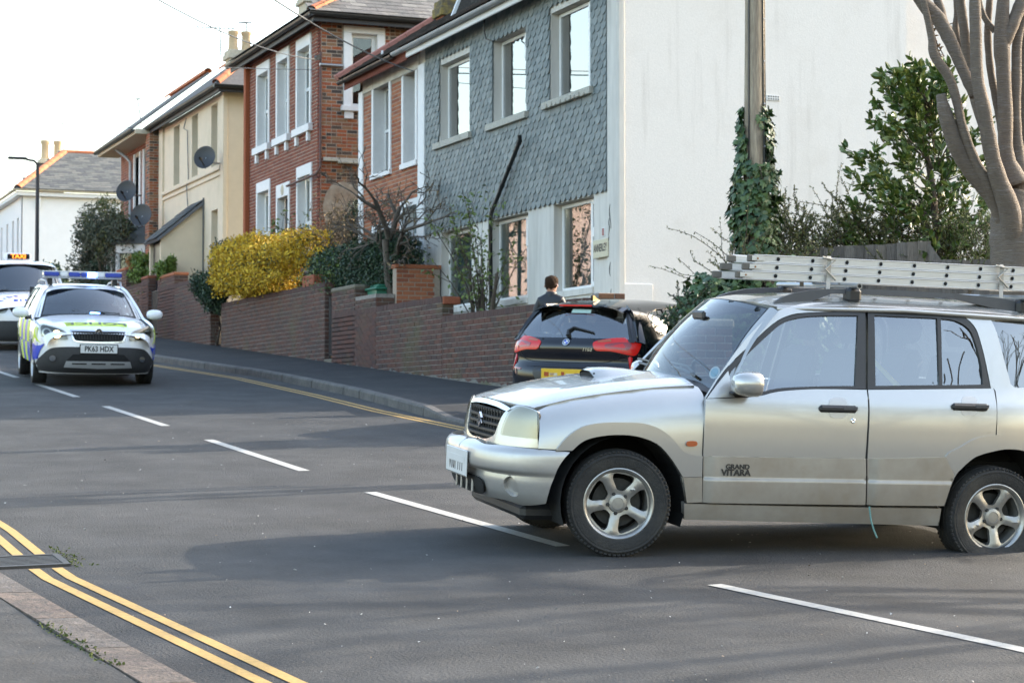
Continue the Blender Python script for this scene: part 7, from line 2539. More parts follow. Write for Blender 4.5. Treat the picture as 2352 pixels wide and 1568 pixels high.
# straps
zt = SV_BARZ + 3 * (sh + .003)
for x, lab in ((BARX[0] + .10, "pale ratchet strap hanging down the ladder at the front roof bar"), (BARX[1] + .07, "pale ratchet strap tied round the ladder at the rear roof bar")):
 s = thing("strap", lab, "strap", SV_O, local=True, rot=SV_ROT)
 mb = MB()
 path = [(x + .06, .47, SV_BARZ - .17), (x + .02, .43, SV_BARZ - .05), (x, .390, SV_BARZ + .03), (x, .388, zt - .01), (x - .01, .36, zt + .008), (x - .02, -.02, zt + .008), (x - .02, -.085, zt - .03), (x - .02, -.085, SV_BARZ - .03)]
 for i, p in enumerate(path):
  mb.v += [(p[0] - .015, p[1], p[2]), (p[0] + .015, p[1] + .001, p[2])]
 for i in range(len(path) - 1):
  mb.f.append((2 * i, 2 * i + 1, 2 * i + 3, 2 * i + 2))
  mb.m.append(0)
 mb.v += [(a, b + .003, c + .002) for a, b, c in mb.v]
 k = len(path) * 2
 for i in range(len(path) - 1):
  mb.f.append((k + 2 * i, k + 2 * i + 2, k + 2 * i + 3, k + 2 * i + 1))
  mb.m.append(0)
 mb.build("webbing", MATS["strap_grey"], s)
 MB().tube([(x - .05, .395, SV_BARZ + .02), (x + .03, .398, SV_BARZ + .09), (x - .04, .40, SV_BARZ + .15), (x + .05, .396, zt)], .008, 6).build("knot", MATS["strap_grey"], s, smooth=60)
# ------------------------------------------------------------------ the other three cars: base surfaces from a few tables
def car_surfs(p):
 """Ray targets for a car body: side, bonnet, nose, tail, roof, windscreen and rear window."""
 Y, T, H = p['Y'], p['T'], p['H']
 def side(x, z):
  return (x, cr(Y, z) * cr(T, x), z)
 def clip(x, t):
  i = t * (len(SV_SEC) - 1)
  w = p.get('clipw', 1.0)
  return (x, cr(list(enumerate([q[0] for q in SV_SEC])), i) * cr(T, x) * w, cr(H, x) + cr(list(enumerate([q[1] for q in SV_SEC])), i) * p.get('clipd', 1.0))
 def nose(f, z):
  x, y = selp(p['nx0'], cr(p['NX'], z) - p['nx0'], cr(Y, z) * p.get('nb', 1.0), p.get('nn', 2.8), f)
  return (x, y, z)
 def tail(f, z):
  x, y = selp(-p['tx0'], -cr(p['TX'], z) + p['tx0'], cr(Y, z) * p.get('tb', 1.0), p.get('tn', 3.2), f)
  return (-x, y, z)
 def roof(x, t):
  return (x, t * p['rw'], cr(p['RZ'], x) - .02 * t * t - .06 * abs(t) ** 6)
 def lid(b0, b1, a0, a1, bow):
  def f(t, s):
   b = np.array([b0[0] + (b1[0] - b0[0]) * s * s, b1[1] * s, b0[2] + (b1[2] - b0[2]) * s * s])
   a = np.array([a0[0] + (a1[0] - a0[0]) * s * s, a1[1] * s, a0[2] + (a1[2] - a0[2]) * s * s])
   m = b + (a - b) * t
   m[2] += bow * math.sin(math.pi * t)
   m[0] += bow * math.sin(math.pi * t) * (1 if b0[0] > a0[0] else -1)
   return tuple(m)
  return f
 scr = lid(*p['screen'], .02)
 rear = lid(*p['rear'], .012)
 mir = lambda fn: (lambda a, b: tuple(np.array(fn(a, b)) * (1, -1, 1)))
 F = dict(side=side, clip=clip, nose=nose, tail=tail, roof=roof, screen=scr, rearglass=rear)
 x0, x1 = p['xr']
 q90 = np.linspace(0, math.pi / 2, 50)
 zs = np.linspace(p['zlo'], p['znose'], 40)
 zt = np.linspace(p['zlo'], p['ztail'], 40)
 D = {'side': Surf([gridpts(side, np.linspace(x0, x1, 80), np.linspace(p['zlo'], p['ztop'], 50)), gridpts(mir(side), np.linspace(x0, x1, 80), np.linspace(p['zlo'], p['ztop'], 50))[::-1]]),
   'clip': Surf([gridpts(c, np.linspace(p['cx'][0], p['cx'][1], 40), np.linspace(0, 1, 40))[::1 if c is clip else -1] for c in (clip, mir(clip))]),
   'nose': Surf([gridpts(c, q90, zs)[::1 if c is nose else -1] for c in (nose, mir(nose))]),
   'tail': Surf([gridpts(c, q90, zt)[::1 if c is tail else -1] for c in (tail, mir(tail))]),
   'roof': Surf([gridpts(roof, np.linspace(p['rx'][0], p['rx'][1], 40), np.linspace(-1, 1, 40))]),
   'screen': Surf([gridpts(scr, np.linspace(-.08, 1.08, 16), np.linspace(-1.06, 1.06, 30))]),
   'rearglass': Surf([gridpts(rear, np.linspace(-.08, 1.08, 16), np.linspace(-1.06, 1.06, 30))]), 'F': F, 'p': p}
 return D
def frame(o, h, roll=0.0, scale=1.0):
 """Standing frame on the sloping road, heading h (radians from +Y towards +X)."""
 f = Vector((math.sin(h), math.cos(h), 0))
 l_ = Vector((-f.y, f.x, 0))
 for v in (f, l_):
  v.z = CC * v.x + G * v.y
 f.normalize()
 l_ = (l_ - f * l_.dot(f)).normalized()
 M = Matrix((f, l_, f.cross(l_))).transposed() @ Matrix.Rotation(roll, 3, 'X')
 return M, Vector(o)
PC = car_surfs(dict(Y=[(.18, .80), (.32, .858), (.55, .885), (.75, .888), (.88, .875), (.96, .85), (1.02, .825), (1.12, .785), (1.3, .695), (1.40, .635), (1.46, .56)],
     T=[(-3.7, .84), (-3.3, .94), (-2.6, .99), (-.5, 1), (.2, .985), (.5, .95), (.9, .86)], H=[(.95, .70), (.88, .765), (.78, .825), (.6, .885), (.3, .945), (0, .985), (-.3, 1.015), (-.5, 1.03)],
     clipd=.8, nx0=.18, nn=2.6, NX=[(.18, .78), (.26, .86), (.40, .905), (.52, .91), (.64, .90), (.74, .88), (.82, .82), (.88, .72)], zlo=.18, znose=.88,
     tx0=-3.0, TX=[(.18, -3.55), (.4, -3.66), (.7, -3.66), (.9, -3.6), (1.0, -3.5)], ztail=1.0, ztop=1.46, xr=(.8, -3.7), cx=(.93, -.55), rw=.60, rx=(-1.0, -3.3),
     RZ=[(-1.0, 1.41), (-1.15, 1.445), (-1.6, 1.478), (-2.3, 1.48), (-3.0, 1.45), (-3.3, 1.41)],
     screen=((-.40, 0, 1.02), (-.60, .735, .985), (-1.06, 0, 1.435), (-1.22, .575, 1.395)), rear=((-3.6, 0, 1.0), (-3.5, .7, 1.0), (-3.25, 0, 1.4), (-3.2, .55, 1.38))))
PC_ROT, PC_O = frame((5.93, 32.4, 2.27), math.pi + .075, -.02)
PC_S = 1.06
TX = car_surfs(dict(Y=[(.18, .86), (.35, .92), (.6, .95), (.9, .95), (1.1, .935), (1.2, .915), (1.5, .86), (1.75, .79), (1.84, .70)],
     T=[(-4, .95), (-.5, 1), (.2, .985), (.5, .95), (.9, .86)], H=[(.98, .80), (.9, .93), (.75, 1.02), (.5, 1.10), (.2, 1.17), (-.1, 1.22), (-.3, 1.24)],
     clipd=.9, clipw=1.06, nx0=.1, nn=2.6, NX=[(.18, .85), (.3, .93), (.5, .96), (.7, .95), (.8, .93), (.9, .88), (1.0, .78)], zlo=.18, znose=1.0,
     tx0=-3.4, TX=[(.18, -3.9), (.6, -3.95), (1.1, -3.93)], ztail=1.1, ztop=1.84, xr=(.8, -3.9), cx=(.97, -.35), rw=.78, rx=(-.85, -3.9),
     RZ=[(-.8, 1.80), (-1.0, 1.845), (-1.6, 1.89), (-3, 1.89), (-3.9, 1.85)],
     screen=((-.18, 0, 1.23), (-.38, .82, 1.19), (-.90, 0, 1.81), (-1.05, .72, 1.77)), rear=((-3.9, 0, 1.1), (-3.85, .8, 1.1), (-3.85, 0, 1.8), (-3.8, .7, 1.75))))
TX_ROT, TX_O = frame((7.15, 47.4, gz(7.15, 47.4)), math.pi + .03, 0)
TX_S = 1.07
HB = car_surfs(dict(Y=[(.18, .80), (.32, .855), (.55, .882), (.72, .885), (.84, .872), (.93, .845), (.99, .81), (1.1, .755), (1.25, .675), (1.34, .60), (1.38, .52)],
     T=[(-.85, .93), (-.5, .975), (0, 1), (2.4, 1), (2.9, .96), (3.5, .84)], H=[(3.5, .70), (3.2, .84), (2.7, .93), (2.2, 1.0)],
     nx0=2.7, NX=[(.18, 3.35), (.5, 3.45), (.7, 3.4), (.85, 3.25)], zlo=.18, znose=.85, clipd=.8,
     tx0=-.15, tn=2.7, TX=[(.18, -.66), (.30, -.735), (.42, -.775), (.52, -.79), (.60, -.785), (.665, -.76), (.69, -.715), (.76, -.705), (.84, -.715), (.90, -.715), (.945, -.695), (1.0, -.64)], ztail=1.0, ztop=1.38, xr=(3.4, -.5), cx=(3.5, 2.1), rw=.575, rx=(1.35, -.44),
     RZ=[(1.4, 1.36), (1.1, 1.40), (.6, 1.42), (.1, 1.41), (-.2, 1.385), (-.45, 1.355)],
     screen=((2.2, 0, 1.02), (2.0, .74, .98), (1.45, 0, 1.36), (1.3, .56, 1.32)), rear=((-.655, 0, .985), (-.50, .76, .975), (-.385, 0, 1.335), (-.25, .575, 1.30))))
HB_ROT, HB_O = frame((9.80, 21.69, 1.69), R(52), 0)
HB_S = 1.0
SV_S = 1.0
# ------------------------------------------------------------------ shared car building
mat("white_paint_car", (0.78, 0.78, 0.79), 0.25, coat=0.8, local=True)
mat("black_paint", (0.005, 0.006, 0.010), 0.10, coat=0.25, local=True, spec=.45)
mat("police_blue", (0.02, 0.06, 0.50), 0.4, local=True)
mat("police_yellow", (0.58, 0.72, 0.03), 0.45, local=True)
mat("blue_lens", (0.02, 0.05, 0.30), 0.15, coat=.8, local=True)
mat("blue_lit", (0.2, 0.35, 1.0), 0.3, emit=((0.10, 0.25, 1.0), 9.0))
mat("warm_lit", (1, 0.9, 0.6), 0.3, emit=((1.0, 0.78, 0.42), 4.0))
mat("taxi_lit", (1, 0.3, 0.05), 0.4, emit=((1.0, 0.16, 0.01), 1.1))
mat("red_lens", (0.42, 0.008, 0.006), 0.22, coat=0.25, local=True, emit=((0.8, 0.02, 0.01), 0.04))
mat("red_lens_dark", (0.25, 0.006, 0.006), 0.15, coat=1.0)
mat("scuff_plastic", (0.035, 0.035, 0.037), 0.6, local=True, var=.2, vs=6)
mat("silver_plastic", (0.45, 0.45, 0.45), 0.4, metal=.5)
mat("letter_blue", (0.05, 0.10, 0.55), 0.5)
mat("letter_grey", (0.20, 0.24, 0.22), 0.5)
def mirrored(fn, s):
 return lambda a, b: tuple(np.array(fn(a, b)) * (1, s, 1))
def shell(car, B, paint, arches, ar, zsill, nose_z, tail_z=None, windows=(), wheel_kw={}, wheel_r=.315, belt=None, bonnet_x=None, track=.77, glass="car_glass", dark="black_trim"):
 """Body of a car from its base surfaces: sides with wheel openings and windows, nose, tail, bonnet, roof, pillars, glass, wheels."""
 F, p = B['F'], B['p']
 xn, xt = p['xr'][0] - .1, p['xr'][1] + .1
 if 'x_side' in p:
  xn, xt = p['x_side']
 zt = lambda x: p['ztop'] - .015
 bot = []
 for cx in sorted(arches, reverse=True):
  for i in range(15):
   w = math.pi * i / 14
   q = (cx + ar * math.cos(w), p.get('wz', .31) + ar * math.sin(w))
   if q[1] > zsill:
    bot.append(q)
 scr, rear = p['screen'], p['rear']
 top = [(rear[3][0], p['ztop'] - .01, 0), (scr[3][0], p['ztop'] - .01, 0)] if rear[3][0] > xt else [(xt, p['ztop'] - .01, 0), (scr[3][0], p['ztop'] - .01, 0)]
 base_s, base_r = (scr[1][0] - .02, scr[1][2] - .01, 0), (rear[1][0] + .02, rear[1][2] - .0, 0)
 hx = np.linspace(scr[1][0] + .1, xn, 8)
 hood = [(x, cr(p['H'], x) - .07) for x in hx]
 poly = [(xn, zsill, 0)] + bot + [(xt, zsill, 0), (xt, p['rear'][1][2] - .05, 0), base_r] + top + [base_s] + hood
 patch("body_side", B['side'], 'left', poly, paint, car, 0, .04, holes=windows, sp=.09, both=True, smooth=False)
 for w in windows:
  patch("side_window", B['side'], 'left', w, MATS[glass], car, -.008, .004, sp=.12, both=True, smooth=False)
  ring = [(np.array(q[:2]) - np.mean([v[:2] for v in w], 0)) * 1.06 + np.mean([v[:2] for v in w], 0) for v, q in zip(w, w)]
  patch("window_seal", B['side'], 'left', [tuple(q) for q in ring], MATS[dark], car, .003, .01, holes=[w], sp=.12, both=True, smooth=False)
 for nm, key, z0, z1 in (("nose", 'nose', *nose_z),) + ((("tail", 'tail', *tail_z),) if tail_z else ()):
  mb = MB()
  for s in (1, -1):
   mb.grid(mirrored(F[key], s), np.linspace(0, math.pi / 2, 26), np.linspace(z0, z1, 26), flip=(s > 0) == (key == 'nose'))
  mb.build(nm, paint, car, smooth=60)
 mb = MB()
 bx = bonnet_x or (p['cx'][0] - .06, scr[0][0] + .02)
 for s in (1, -1):
  mb.grid(mirrored(F['clip'], s), np.linspace(*bx, 22), np.linspace(0, .62, 22), flip=s < 0)
 mb.build("bonnet", paint, car, smooth=60)
 mb = MB().grid(F['roof'], np.linspace(*p['rx'], 24), np.linspace(-1.0, 1.0, 28), flip=True)
 mb.build("roof", paint, car, smooth=60)
 for k, nm in (('screen', "windscreen"), ('rearglass', "rear_window")):
  if k == 'rearglass' and tail_z is None:
   continue
  MB().grid(F[k], np.linspace(.03, .97, 12), np.linspace(-.93, .93, 22)).build(nm, MATS["screen_glass" if k == 'screen' else glass], car, smooth=180)
  fr = MB()
  for t0, t1, s0, s1 in ((-.05, .05, -1, 1), (.95, 1.04, -1, 1), (0, 1, -1.03, -.92), (0, 1, .92, 1.03)):
   fr.grid(lambda a, b: tuple(np.array(F[k](a, b)) - (0, 0, .006)), np.linspace(t0, t1, 8), np.linspace(s0, s1, 12))
  fr.build("window_border", MATS[dark], car, smooth=180)
  for s in (1, -1):
   mb = MB()
   for t in np.linspace(-.05, 1.04, 12):
    a, b = np.array(F[k](t, .97 * s)), np.array(F[k](t, 1.13 * s))
    dx = -.05 if k == 'screen' else .05
    b = b + (dx, 0, -.02)
    mb.v += [tuple(a + (0, 0, .003)), tuple((a + b) / 2 + (0, 0, .014)), tuple(b)]
   for i in range(11):
    for j in range(2):
     mb.f.append((i * 3 + j, i * 3 + j + 1, i * 3 + j + 4, i * 3 + j + 3))
     mb.m.append(0)
   mb.build("pillar", paint, car, smooth=60)
 fl = MB()
 a0, a1 = max(arches), min(arches)
 fl.box(a1 + .4, -.7, .18, a0 - .4, .7, .36)
 fl.box(xt, -.45, .24, xn, .45, .55)
 fl.build("floor_pan", MATS["under_black"], car)
 for cx in arches:
  for s in (1, -1):
   vs = []
   for i in range(17):
    w = math.pi * (-.1 + 1.2 * i / 16)
    for y in (.85, .5):
     vs.append((cx + (ar + .01) * math.cos(w), y * s, p.get('wz', .31) + (ar + .01) * math.sin(w)))
   MB().add(vs, [(2 * i, 2 * i + 1, 2 * i + 3, 2 * i + 2) for i in range(16)] + [tuple(range(1, 34, 2))]).build("wheel_arch", MATS["under_black"], car)
   wheel(car, Vector((cx, track * s, wheel_r)), s, wheel_r, .205, wheel_r * .66, treads=40, rim_mat="silver_plastic", **wheel_kw)
 sx = scr[1][0]
 for x in (sx - .75, sx - 1.55):
  for y in (.37, -.37):
   M = Matrix.Translation((x, y, .75)) @ Matrix.Rotation(-.25, 4, 'Y')
   s_ = MB().bbox(-.14, -.24, -.3, 0, .24, .42, b=.06, M=M).build("seat", MATS["seat_cloth"], car, smooth=40)
   MB().bbox(-.12, -.13, .45, -.02, .13, .64, b=.05, M=M).build("headrest", MATS["seat_cloth"], s_, smooth=40)
 MB().box(sx - .35, -.65, .7, sx + .02, .65, scr[1][2] - .05).build("dashboard", MATS["dash_grey"], car)
def mirror_shell(car, c, sx, sy, sz, m, arm_to):
 """Rounded door mirror with its arm, on both sides."""
 for s in (1, -1):
  mb = MB()
  k = 14
  vs = []
  for q, r in ((.9, .25), (.75, .66), (.4, .93), (0, 1), (-.6, .97), (-.7, .85)):
   for j in range(k):
    w = 2 * math.pi * j / k
    a = sy * r * math.copysign(abs(math.cos(w)) ** .8, math.cos(w))
    b = sz * r * math.copysign(abs(math.sin(w)) ** .8, math.sin(w))
    vs.append((c[0] + q * sx, (c[1] + a) * s, c[2] + b))
  fs = [(i * k + j, i * k + (j + 1) % k, (i + 1) * k + (j + 1) % k, (i + 1) * k + j) for i in range(5) for j in range(k)] + [tuple(range(k)), tuple(range(5 * k, 6 * k))[::-1]]
  mb.add(vs, [f[::-1] for f in fs] if s < 0 else fs)
  o = mb.build("door_mirror", m, car, smooth=50)
  MB().tube([(c[0], (c[1] - sy * .6) * s, c[2] - sz), (arm_to[0], arm_to[1] * s, arm_to[2])], .03, 8).build("mirror_arm", MATS["black_trim"], o)
def disc_on(B, surf, view, c, r, off, name, m, car, n=20, ry=None):
 return patch(name, B[surf], view, [(c[0] + r * math.cos(2 * math.pi * i / n), c[1] + (ry or r) * math.sin(2 * math.pi * i / n)) for i in range(n)], m, car, off, .02, sp=.1, smooth=False)
def sym(poly):
 """Close a half outline (y >= 0) with its mirror image."""
 return poly + [(-p[0],) + tuple(p[1:]) for p in poly[::-1] if abs(p[0]) > 1e-6]
# ------------------------------------------------------------------ police estate car
pc = thing("car", "white police car with blue lights lit and yellow and blue squares", "car", PC_O, local=True, rot=PC_ROT @ Matrix.Scale(PC_S, 3))
WP, SC = MATS["white_paint_car"], MATS["scuff_plastic"]
pw = [[(-.75, 1.0), (-1.28, 1.375), (-1.85, 1.395), (-1.85, 1.0)], [(-1.93, 1.0), (-1.93, 1.395), (-2.55, 1.38), (-2.72, 1.02)], [(-2.82, 1.03), (-2.68, 1.375), (-3.15, 1.34), (-3.3, 1.06)]]
PC['p']['x_side'] = (.45, -3.45)
shell(pc, PC, WP, (0, -2.578), .345, .24, (.18, .86), None, pw, wheel_r=.325)
O_ = OUT['police']
FV = lambda nm, poly, m, off=.004, th=.02, **k: patch(nm, PC['nose'], 'front', poly, MATS[m] if isinstance(m, str) else m, pc, off, th, sp=.07, **k)
clad = sym([(0, .572, 0), (.36, .574), (.60, .560), (.70, .52), (.775, .44), (.83, .36), (.845, .24), (.70, .205), (0, .20, 0)])
FV("bumper_cladding", clad, SC, .010)
lampR = [(-a, b) for a, b in [tuple(p[:2]) for p in O_['lamp']]]
hl = patch("headlight", PC['nose'], 'front', lampR, MATS["lens_glass"], pc, .024, .006, sp=.05, both=True)
for o_ in hl:
 s = 1 if o_ == hl[0] else -1
 q = patch("lamp_bowl", PC['nose'], 'front', [(.665 + (a - .665) * .94, .77 + (b - .77) * .92) for a, b in lampR], MATS["lamp_reflector"], o_, .011, .01, sp=.04, mirror=s < 0)
 for y, z, r, m_ in ((.715, .765, .062, "chrome"), (.715, .765, .040, "under_black"), (.585, .745, .052, "warm_lit" if s < 0 else "lamp_reflector"), (.56, .74, .03, "warm_lit")):
  d = patch("lamp_ring" if m_ != "warm_lit" else "bulb", PC['nose'], 'front', [(y + r * math.cos(2 * math.pi * i / 18), z + r * math.sin(2 * math.pi * i / 18)) for i in range(18)], MATS[m_], o_, {"chrome": .016, "under_black": .019}.get(m_, .017), .008, sp=.1, smooth=False, mirror=s < 0)
go = sym([(0, .812, 0), (.2, .815), (.405, .812, 0), (.375, .70), (.315, .645), (0, .634, 0)])
gi = sym([(0, .792, 0), (.2, .795), (.385, .792, 0), (.355, .705), (.30, .660), (0, .650, 0)])
FV("grille_surround", go, "chrome", .012, holes=[gi])
FV("grille", gi, "under_black", .004, .01)
for y in np.linspace(-.36, .36, 19):
 z0, z1 = .655 + .12 * max(0, abs(y) - .29) / .09, .79
 p_, n_ = PC['nose'].hit((6, y, .72), (-1, 0, 0))
 MB().bbox(p_[0] - .012, y - .006, z0, p_[0] + .012, y + .006, z1, b=.003).build("grille_slat", MATS["black_trim"], pc)
p_, n_ = PC['nose'].hit((6, 0, .80), (-1, 0, 0))
T = Matrix.Translation((p_[0] + .01, 0, .80)) @ Matrix.Rotation(math.pi / 2, 4, 'Y')
MB().lathe([(.052, 0), (.050, .012), (.042, .014), (.040, .010), (0, .012)], 24, T).build("badge", MATS["chrome"], pc, smooth=40)
MB().lathe([(.038, .0125), (0, .0145)], 24, T).build("badge_face", MATS["dark_metal"], pc)
MB().prism([(-.022, -.012), (.004, -.014), (.022, .012), (.006, .008), (-.006, .016), (-.010, .004)], (p_[0] + .025, 0, .80), (0, 1, 0), (0, 0, 1), (.003, 0, 0)).build("badge_wing", MATS["chrome"], pc)
pl = MB().bbox(.925, -.262, .487, .935, .262, .607, b=.004).build("number_plate", MATS["plate_white"], pc)
MB().bbox(.915, -.275, .475, .924, .275, .619, b=.004).build("plate_frame", MATS["plate_black"], pl)
letters("lettering", "PK63 HDX", .112, MATS["plate_black"], pl, (.936, 0, .546), (0, 1, 0), (0, 0, 1), .001, sx=.80, bold=.003)
FV("intake", sym([(0, .474, 0), (.36, .468, 0), (.44, .385, 0), (0, .38, 0)]), "under_black", .020)
FV("skid_plate", sym([(0, .372, 0), (.45, .368, 0), (.48, .285, 0), (0, .27, 0)]), "silver_plastic", .026, .03)
for y in (-.27, 0, .27):
 FV("slot", rect(y - .10, y + .10, .330, .347), "under_black", .0285, .004, smooth=False)
for s in (1, -1):
 for r, m_, of in ((.058, "black_trim", .013), (.042, "chrome", .016)):
  disc_on(PC, 'nose', 'front', (.635 * s, .405), r, of, "fog_lamp", MATS[m_], pc)
band = [(.40, -.46, 0), (.42, 0), (.40, .46, 0), (.62, .44, 0), (.64, 0), (.62, -.44, 0)]
patch("bonnet_band", PC['clip'], 'top', band, MATS["police_yellow"], pc, .004, .003, sp=.06)
lt_ = letters("bonnet_lettering", "POLICE", .20, MATS["letter_grey"], pc, (.515, 0, 0), (0, -1, 0), (-1, 0, 0), .0008, sx=1.35, bold=.004)
for v in lt_.data.vertices:                                       # written in mirror writing, laid on the bonnet
 h_, n_ = PC['clip'].hit((v.co.x, v.co.y, 4), (0, 0, -1))
 v.co = Vector(h_ + n_ * .0065)
# light bar
bz = 1.555
lb = MB().bbox(-1.80, -.60, bz, -1.50, .60, bz + .028, b=.012).build("light_bar", MATS["silver_plastic"], pc, smooth=40)
for y0, y1, m_ in ((-.60, -.36, "blue_lens"), (-.355, -.225, "plate_white"), (-.22, -.04, "blue_lens"), (-.035, .075, "blue_lens"), (.08, .20, "blue_lit"), (.205, .335, "plate_white"), (.34, .60, "blue_lens")):
 MB().bbox(-1.79, y0, bz + .03, -1.49, y1, bz + .098, b=.018).build("lamp_module", MATS[m_], lb, smooth=40)
MB().bbox(-1.80, -.605, bz + .099, -1.50, .605, bz + .115, b=.008).build("light_bar_lid", MATS["plate_white"], lb, smooth=40)
for s in (1, -1):
 MB().tube([(-1.25, .56 * s, 1.43), (-1.45, .57 * s, 1.51), (-2.2, .58 * s, 1.525), (-2.9, .56 * s, 1.49), (-3.1, .55 * s, 1.43)], .016, 8).build("roof_rail", MATS["silver_plastic"], pc, smooth=60)
 MB().bbox(-1.72, .50 * s - .04, 1.45, -1.58, .50 * s + .04, bz, b=.01).build("bar_foot", MATS["black_trim"], lb)
MB().bbox(-.62, .02, 1.005, -.54, .17, 1.06, b=.02).build("dash_light", MATS["blue_lit"], pc)
MB().tube([(-.42, .45, 1.04), (-.46, .1, 1.065), (-.50, -.25, 1.075)], .009, 6).build("wiper", MATS["black_trim"], pc)
mirror_shell(pc, (-.62, 1.0, 1.03), .075, .125, .078, WP, (-.70, .80, .97))
# markings: yellow and blue blocks along the sides and wrapping the wings
for x0, x1, z0, z1, m_ in ((.30, .06, .62, .86, "police_yellow"), (.50, .30, .63, .84, "police_yellow"), (.52, .36, .36, .61, "police_blue"), (-.42, -.80, .60, .92, "police_yellow"), (-.80, -1.2, .60, .92, "police_blue"),
         (-1.2, -1.6, .60, .92, "police_yellow"), (-1.6, -2.0, .60, .92, "police_blue"), (-2.0, -2.4, .62, .92, "police_yellow"), (-.42, -.80, .30, .58, "police_blue"), (-.80, -1.2, .30, .58, "police_yellow"),
         (-1.2, -1.6, .30, .58, "police_blue"), (-1.6, -2.0, .30, .58, "police_yellow"), (-2.95, -3.3, .55, .92, "police_yellow")):
 patch("marking", PC['side'], 'left', rect(x1, x0, z0, z1), MATS[m_], pc, .004, .002, sp=.1, both=True, smooth=False)
for s in (1, -1):
 q = [(.79, .87), (.85, .80), (.862, .63), (.80, .62), (.845, .70), (.86, .78)]
 patch("marking", PC['nose'], 'front', [(a * s, b) for a, b in [(.846, .86, ), (.875, .80), (.884, .61), (.80, .615), (.855, .70), (.862, .80)]], MATS["police_yellow"], pc, .004, .002, sp=.08, smooth=False)
 patch("marking", PC['nose'], 'front', [(a * s, b) for a, b in [(.745, .605), (.884, .60), (.872, .36), (.83, .38), (.80, .50)]], MATS["police_blue"], pc, .012, .002, sp=.08, smooth=False)
MB().box(-3.7, -.75, .3, -3.45, .75, 1.0).build("tailgate", WP, pc)
MB().box(-3.42, -.66, 1.0, -3.36, .66, 1.40).build("rear_window", MATS["dark_room"], pc)
# ------------------------------------------------------------------ taxi behind it
tx = thing("taxi", "white taxi with a lit orange roof sign behind the police car", "taxi", TX_O, local=True, rot=TX_ROT @ Matrix.Scale(TX_S, 3))
TX['p']['x_side'] = (.45, -3.8)
shell(tx, TX, WP, (0, -3.0), .36, .26, (.18, .99), None, [[(-.55, 1.2), (-1.10, 1.72), (-1.75, 1.74), (-1.75, 1.2)], [(-1.9, 1.2), (-1.9, 1.74), (-3.5, 1.72), (-3.6, 1.2)]], wheel_r=.335, track=.82)
TV = lambda nm, poly, m, off=.004, th=.02, **k: patch(nm, TX['nose'], 'front', poly, MATS[m], tx, off, th, sp=.08, **k)
TV("grille", sym([(0, .93, 0), (.36, .92), (.40, .86), (.30, .765), (0, .75, 0)]), "under_black", .01)
for i in range(4):
 z = .785 + i * .038
 w = .30 + i * .02
 TV("grille_bar", rect(-w, w, z - .006, z + .006), "black_trim", .02, .01, smooth=False)
TV("bumper_cladding", sym([(0, .62, 0), (.75, .62), (.90, .55), (.90, .2, 0), (0, .2, 0)]), "scuff_plastic", .012)
for s in (1, -1):
 patch("headlight", TX['nose'], 'front', [(a * s, b) for a, b in [(.45, .90), (.55, .93), (.78, .95), (.86, .88), (.80, .78), (.55, .78), (.47, .82)]], MATS["lamp_reflector"], tx, .008, .01, sp=.08)
p_, _n = TX['nose'].hit((6, 0, .5), (-1, 0, 0))
tp = MB().bbox(p_[0] + .012, -.26, .49, p_[0] + .022, .26, .60, b=.003).build("number_plate", MATS["plate_white"], tx)
MB().bbox(p_[0] + .0225, .19, .492, p_[0] + .024, .258, .598, b=.0005).build("plate_band", MATS["letter_blue"], tp)
sg = MB().bbox(-1.25, -.30, 1.90, -1.08, .30, 2.06, b=.06).build("roof_sign", WP, tx, smooth=50)
MB().bbox(-1.085, -.235, 1.925, -1.072, .235, 2.035, b=.006).build("sign_face", MATS["under_black"], sg)
letters("lettering", "TAXI", .125, MATS["taxi_lit"], sg, (-1.069, 0, 1.98), (0, 1, 0), (0, 0, 1), .002, sx=1.15, bold=.003)
for i, ch in enumerate("RYDE TAXIS"):                              # arched lettering on the bonnet
 a = -1.02 + i * .227
 c = letters("bonnet_lettering", ch, .155, MATS["letter_blue"], tx, (0, 0, 0), (0, 1, 0), (-1, 0, 0), .0008, sx=1.15, bold=.004)
 for v in c.data.vertices:
  y, x = v.co.y, -v.co.x
  r = .62 + x
  q = (.95 - r * math.cos(a) + y * math.sin(a) * .6, r * math.sin(a) * 1.05 + y * math.cos(a))
  h_, n_ = TX['clip'].hit((q[0], q[1], 4), (0, 0, -1))
  v.co = Vector(h_ + n_ * .006)
c = letters("bonnet_lettering", "811111", .17, MATS["letter_blue"], tx, (.66, 0, 0), (0, 1, 0), (-1, 0, 0), .0008, sx=1.2, bold=.005)
for v in c.data.vertices:
 h_, n_ = TX['clip'].hit((v.co.x, v.co.y, 4), (0, 0, -1))
 v.co = Vector(h_ + n_ * .006)
MB().bbox(-.10, .28, 1.225, -.07, .72, 1.285, b=.004).build("licence_plate", MATS["board_cream"], tx)
MB().tube([(-.24, -.6, 1.245), (-.26, 0, 1.27), (-.32, .5, 1.265)], .014, 6).build("wiper", MATS["black_trim"], tx)
mirror_shell(tx, (-.55, 1.08, 1.25), .08, .12, .11, WP, (-.6, .88, 1.18))
MB().box(-3.95, -.85, .3, -3.8, .85, 1.15).build("tailgate", WP, tx)
MB().box(-3.85, -.78, 1.15, -3.8, .78, 1.80).build("rear_window", MATS["dark_room"], tx)
